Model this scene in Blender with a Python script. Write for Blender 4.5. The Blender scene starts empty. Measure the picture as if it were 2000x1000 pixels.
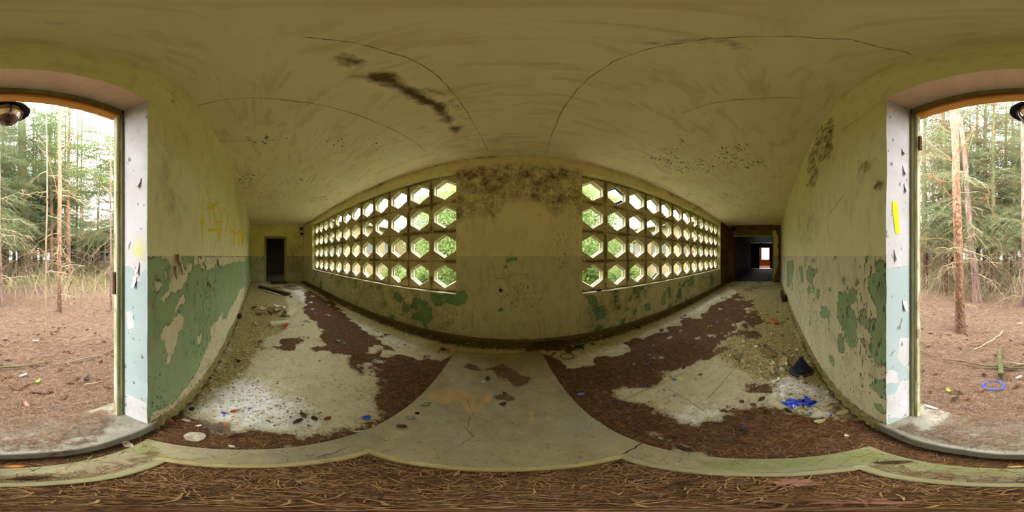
import bpy, bmesh, math, random
import numpy as np
from mathutils import Vector, Matrix

R = math.radians
random.seed(7)
rng = np.random.default_rng(7)
C = bpy.context.scene.collection
SC = bpy.context.scene

# ------------------------------------------------------------------ camera, sky, exposure
H = 1.5            # height of the camera above the corridor floor
DELTA = 1.3        # the picture's centre looks this many degrees west of the pier's normal
cd = bpy.data.cameras.new('camera')
cd.type = 'PANO'
try:
    cd.panorama_type = 'EQUIRECTANGULAR'
except Exception:
    cd.cycles.panorama_type = 'EQUIRECTANGULAR'
cd.clip_start = 0.02
cam = bpy.data.objects.new('camera', cd)
C.objects.link(cam)
cam.location = (0, 0, H)
cam.rotation_euler = (R(90), 0, R(DELTA))
SC.camera = cam

SC.view_settings.view_transform = 'Standard'
SC.view_settings.look = 'None'
SC.view_settings.gamma = 1
SC.view_settings.use_curve_mapping = False
SC.view_settings.exposure = 0.24

SKY = 16.0
w = bpy.data.worlds.new('overcast_sky')
SC.world = w
w.use_nodes = True
wt = w.node_tree
for n in list(wt.nodes):
    wt.nodes.remove(n)
wo = wt.nodes.new('ShaderNodeOutputWorld')
wb = wt.nodes.new('ShaderNodeBackground')
wc = wt.nodes.new('ShaderNodeTexCoord')
ws = wt.nodes.new('ShaderNodeSeparateXYZ')
wr = wt.nodes.new('ShaderNodeMapRange')
wr.inputs['From Min'].default_value = 0.0
wr.inputs['From Max'].default_value = 1.0
wr.inputs['To Min'].default_value = 1.0
wr.inputs['To Max'].default_value = 1.0
wm = wt.nodes.new('ShaderNodeMath'); wm.operation = 'MULTIPLY'
wm.inputs[1].default_value = SKY
wt.links.new(wc.outputs['Generated'], ws.inputs[0])
wt.links.new(ws.outputs['Z'], wr.inputs['Value'])
wt.links.new(wr.outputs['Result'], wm.inputs[0])
wt.links.new(wm.outputs[0], wb.inputs['Strength'])
wb.inputs['Color'].default_value = (0.93, 0.96, 1.0, 1)
wt.links.new(wb.outputs[0], wo.inputs['Surface'])
try:
    cy = SC.cycles
    cy.use_denoising = True
    cy.denoiser = 'OPENIMAGEDENOISE'
    cy.denoising_input_passes = 'RGB_ALBEDO_NORMAL'
    cy.max_bounces = 12
    cy.diffuse_bounces = 8
    cy.use_adaptive_sampling = True
    cy.adaptive_threshold = 0.035
    cy.glossy_bounces = 3
    cy.transmission_bounces = 4
    cy.sample_clamp_indirect = 6
    cy.caustics_reflective = False
    cy.caustics_refractive = False
except Exception as e:
    print('cycles settings', e)

# ------------------------------------------------------------------ pixel <-> place (2000 x 1000 equirectangular)
def azel(x, y):
    return R((x - 1000) * 0.18 - DELTA), R((500 - y) * 0.18)

def on_z(x, y, z=0.0):
    a, e = azel(x, y)
    r = (z - H) / math.tan(e)
    return Vector((r * math.sin(a), r * math.cos(a), z))

def on_Y(x, y, Y):
    a, e = azel(x, y)
    r = Y / math.cos(a)
    return Vector((r * math.sin(a), Y, H + r * math.tan(e)))

def on_X(x, y, X):
    a, e = azel(x, y)
    r = X / math.sin(a)
    return Vector((X, r * math.cos(a), H + r * math.tan(e)))

def at_r(x, y, r):
    a, e = azel(x, y)
    return Vector((r * math.sin(a), r * math.cos(a), H + r * math.tan(e)))

def zp(x0, y0, s, pts):
    """points read off a zoomed crop -> pixels of the photograph"""
    return [(x0 + x / s, y0 + y / s) for x, y in pts]

# ------------------------------------------------------------------ numpy noise
def vnoise(u, v, seed):
    g = np.random.default_rng(seed).random((256, 256))
    iu = np.floor(u).astype(int); iv = np.floor(v).astype(int)
    fu = u - iu; fv = v - iv
    fu = fu * fu * (3 - 2 * fu); fv = fv * fv * (3 - 2 * fv)
    a = g[iu % 256, iv % 256]; b = g[(iu + 1) % 256, iv % 256]
    c = g[iu % 256, (iv + 1) % 256]; d = g[(iu + 1) % 256, (iv + 1) % 256]
    return (a * (1 - fu) + b * fu) * (1 - fv) + (c * (1 - fu) + d * fu) * fv

def fbm(u, v, scale, octs=4, seed=1):
    t = np.zeros_like(u); amp = 1.0; tot = 0
    for k in range(octs):
        t += amp * vnoise(u * scale * 2 ** k + 17.3 * k, v * scale * 2 ** k + 5.1 * k, seed + k)
        tot += amp; amp *= 0.55
    return t / tot

def poly_field(U, V, poly, soft=0.05):
    """0..1, 0.5 on the outline, soft = width of the transition"""
    P = np.array(poly, float)
    out = np.zeros_like(U)
    m = (U > P[:, 0].min() - soft) & (U < P[:, 0].max() + soft) & (V > P[:, 1].min() - soft) & (V < P[:, 1].max() + soft)
    if not m.any():
        return out
    u = U[m]; v = V[m]
    ins = np.zeros(u.shape, bool); d2 = np.full(u.shape, 1e9)
    n = len(P)
    for i in range(n):
        x1, y1 = P[i]; x2, y2 = P[(i + 1) % n]
        dx, dy = x2 - x1, y2 - y1
        L = dx * dx + dy * dy + 1e-12
        t = np.clip(((u - x1) * dx + (v - y1) * dy) / L, 0, 1)
        d2 = np.minimum(d2, (u - x1 - t * dx) ** 2 + (v - y1 - t * dy) ** 2)
        if abs(dy) > 1e-12:
            c = ((y1 > v) != (y2 > v)) & (u < dx * (v - y1) / dy + x1)
            ins ^= c
    sd = np.sqrt(d2) * np.where(ins, 1, -1)
    out[m] = np.clip(0.5 + sd / (2 * soft), 0, 1)
    return out

def fields(U, V, polys, soft=0.05):
    f = np.zeros_like(U)
    for p in polys:
        f = np.maximum(f, poly_field(U, V, p, soft))
    return f

# ------------------------------------------------------------------ meshes
def mesh_np(name, V, F, attrs=None, mat_idx=None, smooth=False):
    me = bpy.data.meshes.new(name)
    V = np.asarray(V, np.float32); F = np.asarray(F, np.int32)
    k = F.shape[1]
    me.vertices.add(len(V)); me.vertices.foreach_set('co', V.ravel())
    me.loops.add(F.size); me.loops.foreach_set('vertex_index', F.ravel())
    me.polygons.add(len(F))
    me.polygons.foreach_set('loop_start', np.arange(0, F.size, k, dtype=np.int32))
    me.polygons.foreach_set('loop_total', np.full(len(F), k, np.int32))
    if mat_idx is not None:
        me.polygons.foreach_set('material_index', np.asarray(mat_idx, np.int32))
    if smooth:
        me.polygons.foreach_set('use_smooth', np.ones(len(F), bool))
    for n, a in (attrs or {}).items():
        at = me.attributes.new(n, 'FLOAT', 'POINT')
        at.data.foreach_set('value', np.asarray(a, np.float32))
    me.update(calc_edges=True)
    return me

class MB:
    """collects simple shapes into ONE mesh"""
    def __init__(s):
        s.v = []; s.f = []; s.m = []
    def add(s, vs, fs, mi=0):
        b = len(s.v)
        s.v.extend(tuple(p) for p in vs)
        s.f.extend([tuple(b + i for i in f) for f in fs]); s.m.extend([mi] * len(fs))
        return s
    def box(s, lo, hi, mi=0, M=None, bev=0.0):
        x0, y0, z0 = lo; x1, y1, z1 = hi
        vs = [(x0, y0, z0), (x1, y0, z0), (x1, y1, z0), (x0, y1, z0), (x0, y0, z1), (x1, y0, z1), (x1, y1, z1), (x0, y1, z1)]
        if M is not None:
            vs = [M @ Vector(p) for p in vs]
        return s.add(vs, [(0, 3, 2, 1), (4, 5, 6, 7), (0, 1, 5, 4), (1, 2, 6, 5), (2, 3, 7, 6), (3, 0, 4, 7)], mi)
    def quad(s, a, b, c, d, mi=0):
        return s.add([a, b, c, d], [(0, 1, 2, 3)], mi)
    def tube(s, pts, rad, n=6, mi=0, cap=True):
        pts = [Vector(p) for p in pts]
        if not hasattr(rad, '__len__'):
            rad = [rad] * len(pts)
        vs = []; fs = []
        up = Vector((0.123, 0.456, 0.88)).normalized()
        for i, p in enumerate(pts):
            d = (pts[min(i + 1, len(pts) - 1)] - pts[max(i - 1, 0)])
            d = d.normalized() if d.length > 1e-9 else Vector((0, 0, 1))
            a = d.cross(up)
            if a.length < 1e-3:
                a = d.cross(Vector((1, 0, 0)))
            a.normalize(); b = d.cross(a)
            for k in range(n):
                t = 2 * math.pi * k / n
                vs.append(p + (a * math.cos(t) + b * math.sin(t)) * rad[i])
        for i in range(len(pts) - 1):
            for k in range(n):
                k2 = (k + 1) % n
                fs.append((i * n + k, i * n + k2, (i + 1) * n + k2, (i + 1) * n + k))
        if cap:
            fs.append(tuple(range(n - 1, -1, -1)))
            fs.append(tuple((len(pts) - 1) * n + k for k in range(n)))
        return s.add(vs, fs, mi)
    def lathe(s, prof, n=16, M=None, mi=0, wob=None):
        vs = []; fs = []
        for i, (r, z) in enumerate(prof):
            for k in range(n):
                t = 2 * math.pi * k / n
                rr = r * (wob(i, t) if wob else 1)
                p = Vector((rr * math.cos(t), rr * math.sin(t), z))
                vs.append(M @ p if M is not None else p)
        for i in range(len(prof) - 1):
            for k in range(n):
                k2 = (k + 1) % n
                fs.append((i * n + k, i * n + k2, (i + 1) * n + k2, (i + 1) * n + k))
        return s.add(vs, fs, mi)
    def slab(s, outline, z0, z1, M=None, mi=0, jit=0.0):
        """a prism over an outline in x, y"""
        n = len(outline)
        vs = [Vector((x, y, z0)) for x, y in outline] + [Vector((x * .96, y * .96, z1 + random.uniform(-jit, jit))) for x, y in outline]
        if M is not None:
            vs = [M @ p for p in vs]
        fs = [tuple(range(n - 1, -1, -1)), tuple(range(n, 2 * n))]
        fs += [(i, (i + 1) % n, n + (i + 1) % n, n + i) for i in range(n)]
        return s.add(vs, fs, mi)
    def mesh(s, name, smooth=False):
        me = bpy.data.meshes.new(name)
        me.from_pydata([tuple(p) for p in s.v], [], s.f)
        me.polygons.foreach_set('material_index', s.m)
        if smooth:
            me.polygons.foreach_set('use_smooth', [True] * len(s.f))
        me.update()
        return me

def link(name, me, mats, parent=None, label=None, cat=None, group=None, kind=None, loc=None, rot=None):
    """ONE Blender object from a mesh (None: an Empty)"""
    o = bpy.data.objects.new(name, me)
    C.objects.link(o)
    if me is not None and not me.materials:
        for m in (mats if isinstance(mats, (list, tuple)) else [mats]):
            me.materials.append(m)
    if parent is not None:
        o.parent = parent
    if loc is not None:
        o.location = loc
    if rot is not None:
        o.rotation_euler = rot
    if label: o['label'] = label
    if cat: o['category'] = cat
    if group: o['group'] = group
    if kind: o['kind'] = kind
    return o

def sheet(p00, p10, p11, p01, nu, nv, us=None, vs=None):
    """bilinear grid -> V (n,3), F (m,4)"""
    us = np.linspace(0, 1, nu + 1) if us is None else us
    vs = np.linspace(0, 1, nv + 1) if vs is None else vs
    U, W = np.meshgrid(us, vs, indexing='ij')
    p00, p10, p11, p01 = [np.array(p, float) for p in (p00, p10, p11, p01)]
    U = U[..., None]; W = W[..., None]
    V = p00 * (1 - U) * (1 - W) + p10 * U * (1 - W) + p11 * U * W + p01 * (1 - U) * W
    a, b = len(us), len(vs)
    idx = np.arange(a * b).reshape(a, b)
    F = np.stack([idx[:-1, :-1], idx[1:, :-1], idx[1:, 1:], idx[:-1, 1:]], -1).reshape(-1, 4)
    return V.reshape(-1, 3), F

def join_sheets(parts):
    Vs, Fs, Ms = [], [], []; b = 0
    for V, F, m in parts:
        Vs.append(V); Fs.append(F + b); Ms.append(np.full(len(F), m)); b += len(V)
    return np.concatenate(Vs), np.concatenate(Fs), np.concatenate(Ms)

def spaced(x0, x1, s0=0.012, k=0.012):
    """coordinates from x0 to x1, closer together near 0"""
    xs = [x0]
    while xs[-1] < x1:
        xs.append(xs[-1] + s0 + k * abs(xs[-1]))
    xs = np.array(xs)
    return x0 + (xs - x0) * (x1 - x0) / (xs[-1] - x0)

# ------------------------------------------------------------------ materials
def lin(c):
    if isinstance(c, (int, float)):
        return c
    return tuple(((v / 255) / 12.92 if v / 255 <= 0.04045 else ((v / 255 + 0.055) / 1.055) ** 2.4) for v in c)

class T:
    """small helper around one material's node tree"""
    def __init__(s, name, rough=0.9, spec=0.2):
        s.mat = bpy.data.materials.new(name)
        s.mat.use_nodes = True
        s.t = s.mat.node_tree
        s.b = s.t.nodes['Principled BSDF']
        s.b.inputs['Roughness'].default_value = rough
        s.b.inputs['Specular IOR Level'].default_value = spec
        s._pos = None
    def n(s, typ, ins=None, **kw):
        nd = s.t.nodes.new(typ)
        for k, v in kw.items():
            setattr(nd, k, v)
        for k, v in (ins or {}).items():
            s.put(nd.inputs[k], v)
        return nd
    def put(s, sock, v):
        if isinstance(v, bpy.types.NodeSocket):
            s.t.links.new(v, sock)
        elif isinstance(v, (tuple, list)):
            sock.default_value = (*v, 1.0) if sock.type == 'RGBA' and len(v) == 3 else v
        else:
            sock.default_value = v
    @property
    def pos(s):
        if s._pos is None:
            s._pos = s.n('ShaderNodeNewGeometry').outputs['Position']
        return s._pos
    def objco(s):
        return s.n('ShaderNodeTexCoord').outputs['Object']
    def xyz(s, v=None):
        return s.n('ShaderNodeSeparateXYZ', {0: v or s.pos}).outputs
    def scaled(s, sc, v=None):
        return s.n('ShaderNodeVectorMath', {0: v or s.pos, 1: sc}, operation='MULTIPLY').outputs[0]
    def attr(s, name):
        return s.n('ShaderNodeAttribute', attribute_name=name).outputs['Fac']
    def noise(s, scale, detail=4, rough=0.55, vec=None, dist=0.0):
        return s.n('ShaderNodeTexNoise', {'Vector': vec or s.pos, 'Scale': scale, 'Detail': detail, 'Roughness': rough, 'Distortion': dist}).outputs['Fac']
    def vor(s, scale, vec=None, out='Distance', feature='F1'):
        return s.n('ShaderNodeTexVoronoi', {'Vector': vec or s.pos, 'Scale': scale}, feature=feature).outputs[out]
    def m(s, op, a, b=0.5, c=0.0, clamp=False):
        nd = s.n('ShaderNodeMath', {0: a, 1: b, 2: c}, operation=op)
        nd.use_clamp = clamp
        return nd.outputs[0]
    def rng(s, x, a, b, lo=0.0, hi=1.0):
        return s.n('ShaderNodeMapRange', {'Value': x, 'From Min': a, 'From Max': b, 'To Min': lo, 'To Max': hi}).outputs['Result']
    def mix(s, f, a, b, mode='MIX'):
        nd = s.n('ShaderNodeMix', data_type='RGBA', blend_type=mode)
        s.put(nd.inputs['Factor'], f)
        s.put(nd.inputs[6], lin3(a)); s.put(nd.inputs[7], lin3(b))
        return nd.outputs[2]
    def col(s, c):
        s.put(s.b.inputs['Base Color'], lin3(c)); return s
    def bump(s, h, strength=0.4, dist=0.01):
        s.put(s.b.inputs['Normal'], s.n('ShaderNodeBump', {'Height': h, 'Strength': strength, 'Distance': dist}).outputs[0]); return s

def lin3(c):
    """sRGB 0-255 triples become linear; sockets pass"""
    return c if isinstance(c, bpy.types.NodeSocket) else lin(c)

def simple(name, a, b=None, scale=8.0, rough=0.85, spec=0.25, bump=0.3, detail=5, stretch=None, obj=True):
    t = T(name, rough, spec)
    co = t.objco() if obj else t.pos
    if stretch:
        co = t.scaled(stretch, co)
    nz = t.noise(scale, detail, 0.6, co)
    t.col(t.mix(t.rng(nz, 0.3, 0.7), a, b or a))
    if bump:
        t.bump(nz, bump, 0.01)
    return t.mat
# ------------------------------------------------------------------ dimensions of the corridor
YS, YN = -0.518, 2.547            # door wall, window wall
XW, XE = -9.2, 9.2
ZC = 3.28
DX0, DX1, DZ = -0.63, 0.61, 2.655  # doorway
SILL = 0.145
YF = -0.69                         # face of the door frame
YO = -0.735                        # outer face of the door wall
WZ0, WZ1 = 0.85, 3.06              # screen windows
W1 = (-7.60, -0.975)               # west screen
W2 = (1.10, 7.74)                  # east screen
YB = 2.69                          # inner face of the hexagon blocks
YNO = 2.86                         # outer face of the window wall
LINE = 1.5                         # top of the painted dado

# ------------------------------------------------------------------ wall paint
def wall_mat(name, up_a, up_b, base_a, base_b, paint_a, paint_b, mold_c, chips=0.5, line=LINE, edge_grime_shade=(86, 76, 48)):
    t = T(name, 0.85, 0.25)
    x, y, z = t.xyz()
    st = t.scaled((1.0, 1.0, 0.35))           # long vertically
    big = t.noise(1.6, 5, 0.62)
    fine = t.noise(38, 5, 0.65)
    mid = t.noise(9, 5, 0.6)
    drip = t.noise(14, 4, 0.6, st)
    upper = t.mix(t.rng(big, 0.32, 0.68), up_a, up_b)
    upper = t.mix(t.m('MULTIPLY', t.rng(drip, 0.52, 0.75), 0.35), upper, (176, 162, 96))
    base = t.mix(t.rng(mid, 0.3, 0.7), base_a, base_b)
    base = t.mix(t.m('MULTIPLY', t.rng(drip, 0.5, 0.72), 0.35), base, (150, 140, 102))
    paint = t.mix(t.rng(big, 0.3, 0.7), paint_a, paint_b)
    paint = t.mix(t.m('MULTIPLY', t.rng(drip, 0.5, 0.75), 0.3), paint, (70, 84, 56))
    f = t.m('ADD', t.attr('paint'), t.m('ADD', t.m('MULTIPLY', t.m('SUBTRACT', t.noise(30, 6, 0.7), 0.5), 0.8), t.m('MULTIPLY', t.m('SUBTRACT', t.noise(8, 4, 0.6), 0.5), 0.9)))
    p = t.rng(f, 0.485, 0.515)
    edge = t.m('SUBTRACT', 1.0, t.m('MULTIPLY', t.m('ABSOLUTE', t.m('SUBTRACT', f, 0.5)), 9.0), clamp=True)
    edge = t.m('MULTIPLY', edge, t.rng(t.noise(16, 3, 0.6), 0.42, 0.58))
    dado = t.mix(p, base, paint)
    dado = t.mix(t.m('MULTIPLY', edge, 0.85), dado, edge_grime_shade)  # dark rim around the peeling: grime, with the edge shadow painted in
    zz = t.m('ADD', z, t.m('MULTIPLY', t.m('SUBTRACT', fine, 0.5), 0.012))
    isup = t.rng(zz, line - 0.003, line + 0.003)
    c = t.mix(isup, dado, upper)
    # small scratches and chips, dark
    ch = t.noise(44, 4, 0.6, st)
    th = t.m('SUBTRACT', 0.80, t.m('MULTIPLY', t.attr('chip'), 0.215))
    chip = t.m('MULTIPLY', t.rng(t.m('SUBTRACT', ch, th), 0.0, 0.02), chips)
    c = t.mix(chip, c, (66, 56, 34))
    # damp mould with its own outline
    mo = t.m('MULTIPLY', t.attr('mold'), t.rng(t.m('ADD', t.m('MULTIPLY', t.noise(6.5, 9, 0.74), 0.8), t.m('MULTIPLY', fine, 0.28)), 0.44, 0.72))
    c = t.mix(t.m('MINIMUM', mo, 0.95), c, mold_c)
    ba = t.rng(t.m('ADD', t.attr('bare'), t.m('MULTIPLY', t.m('SUBTRACT', t.noise(24, 5, .65), .5), .9)), .45, .55)
    crv = t.rng(t.m('ADD', t.vor(38, t.scaled((1, 1, .45)), feature='DISTANCE_TO_EDGE'), t.m('MULTIPLY', fine, .10)), .05, .12, 1, 0)
    bc = t.mix(t.rng(mid, .35, .65), (236, 226, 182), (206, 192, 144))
    bc = t.mix(t.m('MULTIPLY', crv, t.rng(t.noise(9, 3), .5, .58)), bc, (58, 46, 26))
    c = t.mix(ba, c, bc)
    # green algae towards the foot of the wall
    al = t.m('MULTIPLY', t.attr('algae'), t.rng(mid, 0.35, 0.65))
    c = t.mix(t.m('MULTIPLY', al, 0.7), c, (104, 110, 44))
    gp_ = t.m('MULTIPLY', t.rng(t.m('ADD', t.attr('graf'), t.m('MULTIPLY', t.m('SUBTRACT', t.noise(22, 5, .7), .5), .5)), .3, .6), .9)
    c = t.mix(gp_, c, (240, 212, 20))
    t.col(c)
    h = t.m('ADD', t.m('MULTIPLY', p, t.m('MULTIPLY', t.m('SUBTRACT', 1.0, isup), 0.6)), t.m('MULTIPLY', fine, 0.22))
    h = t.m('SUBTRACT', h, t.m('MULTIPLY', chip, 0.5))
    h = t.m('SUBTRACT', h, t.m('MULTIPLY', mo, 0.25))
    h = t.m('ADD', h, t.m('MULTIPLY', mid, 0.25))
    t.bump(h, 0.55, 0.012)
    return t.mat

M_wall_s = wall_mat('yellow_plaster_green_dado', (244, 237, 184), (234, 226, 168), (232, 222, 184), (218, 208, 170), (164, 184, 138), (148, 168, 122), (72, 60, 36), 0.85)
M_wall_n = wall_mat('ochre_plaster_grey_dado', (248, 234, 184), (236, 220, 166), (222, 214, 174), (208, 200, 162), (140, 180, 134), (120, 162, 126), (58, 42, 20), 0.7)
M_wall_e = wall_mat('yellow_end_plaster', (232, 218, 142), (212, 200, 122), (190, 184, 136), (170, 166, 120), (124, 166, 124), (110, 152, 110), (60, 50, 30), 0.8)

# white door reveal, pale blue paint below with white showing through
t = T('white_reveal_paint', 0.8, 0.3)
x, y, z = t.xyz()
f = t.m('ADD', t.attr('paint'), t.m('MULTIPLY', t.m('SUBTRACT', t.noise(20, 5, 0.65), 0.5), 0.7))
p = t.rng(f, 0.485, 0.515)
edge = t.m('MULTIPLY', t.m('SUBTRACT', 1.0, t.m('MULTIPLY', t.m('ABSOLUTE', t.m('SUBTRACT', f, 0.5)), 12.0), clamp=True), t.rng(t.noise(14, 3, 0.6), 0.45, 0.6))
wh = t.mix(t.rng(t.noise(5, 5, 0.6), 0.35, 0.7), (188, 184, 184), (172, 168, 162))
bl = t.mix(t.rng(t.noise(4, 5, 0.6), 0.35, 0.7), (158, 170, 166), (148, 161, 157))
c = t.mix(p, wh, bl)
c = t.mix(t.m('MULTIPLY', edge, 0.7), c, (128, 118, 96))  # dark rim along the flaked paint, its edge shadow put into the colour
ch = t.rng(t.m('SUBTRACT', t.noise(30, 3, 0.5, t.scaled((1, 1, .5))), 0.665), 0.0, 0.02)
c = t.mix(t.m('MULTIPLY', ch, 0.75), c, (96, 88, 70))
c = t.mix(t.m('MULTIPLY', t.attr('algae'), t.rng(t.noise(12, 4), 0.4, 0.6)), c, (190, 186, 80))
t.col(c)
t.bump(t.m('ADD', t.m('MULTIPLY', p, 0.5), t.m('MULTIPLY', t.noise(40, 5), 0.3)), 0.45, 0.01)
M_reveal = t.mat

M_soffit = simple('pinkish_soffit_paint', (232, 210, 184), (220, 192, 160), 14, bump=0.4, stretch=(1, .4, 1), obj=False)
M_outer = simple('outer_render', (188, 176, 150), (168, 156, 128), 6, obj=False)
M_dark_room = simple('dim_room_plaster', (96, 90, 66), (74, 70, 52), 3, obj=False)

# brick laid bare: too small here to pick apart one by one, so the courses are in the material
t = T('bare_brick', 0.95, 0.1)
x, y, z = t.xyz()
vec = t.n('ShaderNodeCombineXYZ', {0: t.m('ADD', x, y), 1: z, 2: 0.0}).outputs[0]
bk = t.n('ShaderNodeTexBrick', {'Vector': vec, 'Color1': lin((128, 78, 44)) + (1,), 'Color2': lin((98, 58, 36)) + (1,), 'Mortar': lin((92, 82, 62)) + (1,), 'Scale': 1.0, 'Mortar Size': 0.008, 'Brick Width': 0.25, 'Row Height': 0.077})
t.col(t.mix(t.m('MULTIPLY', t.rng(t.noise(3, 5), 0.45, 0.7), 0.7), bk.outputs['Color'], (120, 108, 74)))
t.bump(t.m('ADD', t.m('MULTIPLY', bk.outputs['Fac'], -0.8), t.noise(25, 4)), 0.6, 0.012)
M_brick = t.mat

GRAF = [([(100, 40), (108, 100), (150, 180)], 9), ([(120, 130), (125, 310)], 6), ([(105, 195), (145, 190)], 14), ([(175, 150), (150, 200), (160, 260), (185, 320), (195, 460)], 8), ([(165, 305), (235, 305)], 11), ([(115, 375), (225, 370)], 14),
        ([(65, 245), (65, 465)], 8), ([(45, 325), (65, 290), (80, 320)], 10), ([(210, 200), (215, 300), (205, 460)], 6), ([(240, 200), (245, 228)], 12), ([(285, 230), (245, 430)], 6), ([(270, 310), (325, 400)], 7), ([(325, 285), (320, 490)], 8), ([(290, 380), (340, 400)], 10),
        ([(355, 380), (362, 500)], 8), ([(380, 360), (385, 500), (400, 400)], 9), ([(135, 170), (180, 160), (190, 140)], 8), ([(150, 240), (235, 245)], 6), ([(370, 390), (400, 395)], 12)]
# ------------------------------------------------------------------ wall_south: the wall with the doorway, close to the camera
PEEL_L = [  # bare plaster inside the green paint, read off the photograph
    [(381, 501), (416, 501), (438, 501), (480, 501), (478, 510), (456, 512), (434, 519), (421, 516), (412, 527), (399, 523), (392, 525), (388, 516), (381, 512)],
    [(332, 494), (353, 494), (358, 516), (360, 545), (354, 565), (342, 576), (331, 565), (333, 530)],
    [(364, 519), (373, 521), (368, 534), (361, 552), (358, 554)],
    [(299, 545), (306, 543), (315, 556), (309, 574), (300, 565)],
    [(322, 574), (333, 560), (331, 578), (324, 584), (316, 590), (313, 584)],
    [(316, 644), (324, 635), (337, 633), (342, 620), (350, 604), (357, 622), (357, 642), (353, 648), (346, 664), (346, 673), (337, 690), (333, 688), (324, 670), (317, 657)],
    [(350, 578), (359, 574), (359, 589), (348, 606), (342, 613), (344, 596)],
    [(434, 593), (432, 613), (421, 631), (412, 644), (412, 662), (403, 684), (394, 706), (416, 710), (432, 677), (447, 644), (465, 618), (476, 582), (478, 560), (469, 565), (460, 587), (449, 604), (443, 622), (438, 626), (434, 622)],
    [(405, 680), (395, 700), (385, 725), (370, 750), (350, 775), (325, 795), (300, 805), (292, 815), (292, 834), (320, 816), (350, 796), (380, 766), (410, 731), (437, 692), (420, 675)],
    [(386, 659), (394, 655), (390, 670), (388, 675)], [(326, 700), (332, 694), (330, 708), (327, 708)],
    [(288, 500), (336, 499), (332, 506), (310, 504), (289, 503)],
    [(318, 530), (326, 528), (325, 545), (320, 545)]]
Z3 = lambda p: zp(1530, 490, 4.762, p)
Z4 = lambda p: zp(1580, 660, 5.0, p)
GREEN_R = [Z3(p) for p in [
    [(965, 90), (900, 80), (860, 150), (870, 210), (800, 220), (790, 330), (830, 430), (850, 500), (870, 620), (860, 640), (790, 650), (770, 570), (750, 520), (720, 560), (710, 640), (770, 740), (830, 800), (810, 850), (810, 960), (830, 1010), (965, 1010)],
    [(545, 370), (510, 390), (510, 460), (500, 520), (510, 620), (560, 740), (590, 850), (600, 880), (650, 900), (670, 840), (680, 720), (670, 620), (620, 520), (620, 490), (690, 470), (670, 400), (640, 340), (600, 370)],
    [(500, 790), (540, 780), (570, 860), (560, 940), (530, 960), (510, 900)],
    [(550, 260), (580, 230), (600, 300), (560, 310)],
    [(355, 520), (400, 520), (410, 590), (390, 630), (350, 600)],
    [(210, 190), (240, 130), (290, 190), (320, 150), (310, 200), (280, 240), (270, 320), (220, 260)],
    [(140, 140), (180, 140), (190, 290), (165, 290)],
    [(35, 100), (90, 80), (100, 160), (80, 280), (50, 340), (30, 320)],
    [(310, 360), (340, 360), (330, 450), (315, 430)], [(410, 330), (440, 330), (440, 380), (420, 380)],
    [(262, 80), (295, 80), (290, 105), (265, 105)], [(415, 560), (432, 560), (430, 740), (418, 740)],
    [(230, 330), (260, 320), (250, 400), (225, 390)]]]
GREEN_R += [Z4(p) for p in [
    [(765, -5), (600, -5), (595, 100), (620, 180), (650, 260), (680, 270), (740, 250), (765, 340)],
    [(640, 380), (600, 450), (600, 490), (660, 540), (700, 590), (765, 630), (765, 420), (700, 400)],
    [(190, 170), (230, 180), (260, 240), (240, 270), (200, 220)],
    [(640, 640), (700, 650), (750, 720), (720, 740), (660, 700)], [(500, 10), (540, 20), (560, 90), (530, 80)]]]
toS = lambda polys: [[(on_Y(x, y, YS).x, on_Y(x, y, YS).z) for x, y in p] for p in polys]
peel = toS(PEEL_L); green_r = toS(GREEN_R)
TORN = [zp(1560, 220, 5.556, p) for p in [   # the flaked-off field high on the wall east of the door
    [(360, 50), (375, 130), (385, 190), (375, 260), (350, 310), (370, 370), (365, 430), (320, 510), (290, 520), (240, 500), (220, 560), (210, 690), (175, 800), (130, 830), (105, 770), (140, 700), (85, 650), (100, 560), (110, 440), (190, 300), (215, 200), (265, 130), (330, 100)],
    [(740, 530), (745, 600), (720, 680), (690, 780), (640, 770), (620, 690), (680, 540)],
    [(840, 790), (900, 730), (935, 750), (935, 830), (880, 840)], [(800, 470), (860, 480), (850, 550), (780, 550)]]]
torn = toS(TORN)

xl = -spaced(-DX0, -XW)[::-1]; xr = spaced(DX1, XE)
zs = np.concatenate([np.linspace(0, 1.6, 110), np.linspace(1.6, ZC + .04, 80)[1:]])
def grid_xz(xs, zs, Y, flip=False):
    X, Z = np.meshgrid(xs, zs, indexing='ij')
    V = np.stack([X, np.full_like(X, Y), Z], -1).reshape(-1, 3)
    a, b = X.shape
    idx = np.arange(a * b).reshape(a, b)
    F = np.stack([idx[:-1, :-1], idx[1:, :-1], idx[1:, 1:], idx[:-1, 1:]], -1).reshape(-1, 4)
    return V, (F[:, ::-1] if flip else F)
parts = []
for xs in (xl, xr):
    V, F = grid_xz(xs, zs, YS, True); parts.append((V, F, 0))
V, F = grid_xz(np.linspace(DX0, DX1, 60), np.linspace(DZ, ZC + .04, 30), YS, True); parts.append((V, F, 0))
nv = 180
parts.append((*sheet((DX0, YS, SILL - .02), (DX0, YO, SILL - .02), (DX0, YO, DZ), (DX0, YS, DZ), 22, nv), 1))
parts.append((*sheet((DX1, YO, SILL - .02), (DX1, YS, SILL - .02), (DX1, YS, DZ), (DX1, YO, DZ), 22, nv), 1))
parts.append((*sheet((DX0, YS, DZ), (DX0, YO, DZ), (DX1, YO, DZ), (DX1, YS, DZ), 12, 30), 2))
for a, b, c, d in ((XW, DX0, 0, ZC + .2), (DX1, XE, 0, ZC + .2), (DX0, DX1, DZ, ZC + .2)):
    parts.append((*sheet((a, YO, c), (b, YO, c), (b, YO, d), (a, YO, d), 1, 1), 3))
V, F, MI = join_sheets(parts)
U, Wz = V[:, 0], V[:, 2]
n1 = fbm(U + 20, Wz, 3.0, 5, 3); n2 = fbm(U * 1.0 + 40, Wz * 0.45, 6.0, 4, 9)
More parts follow.
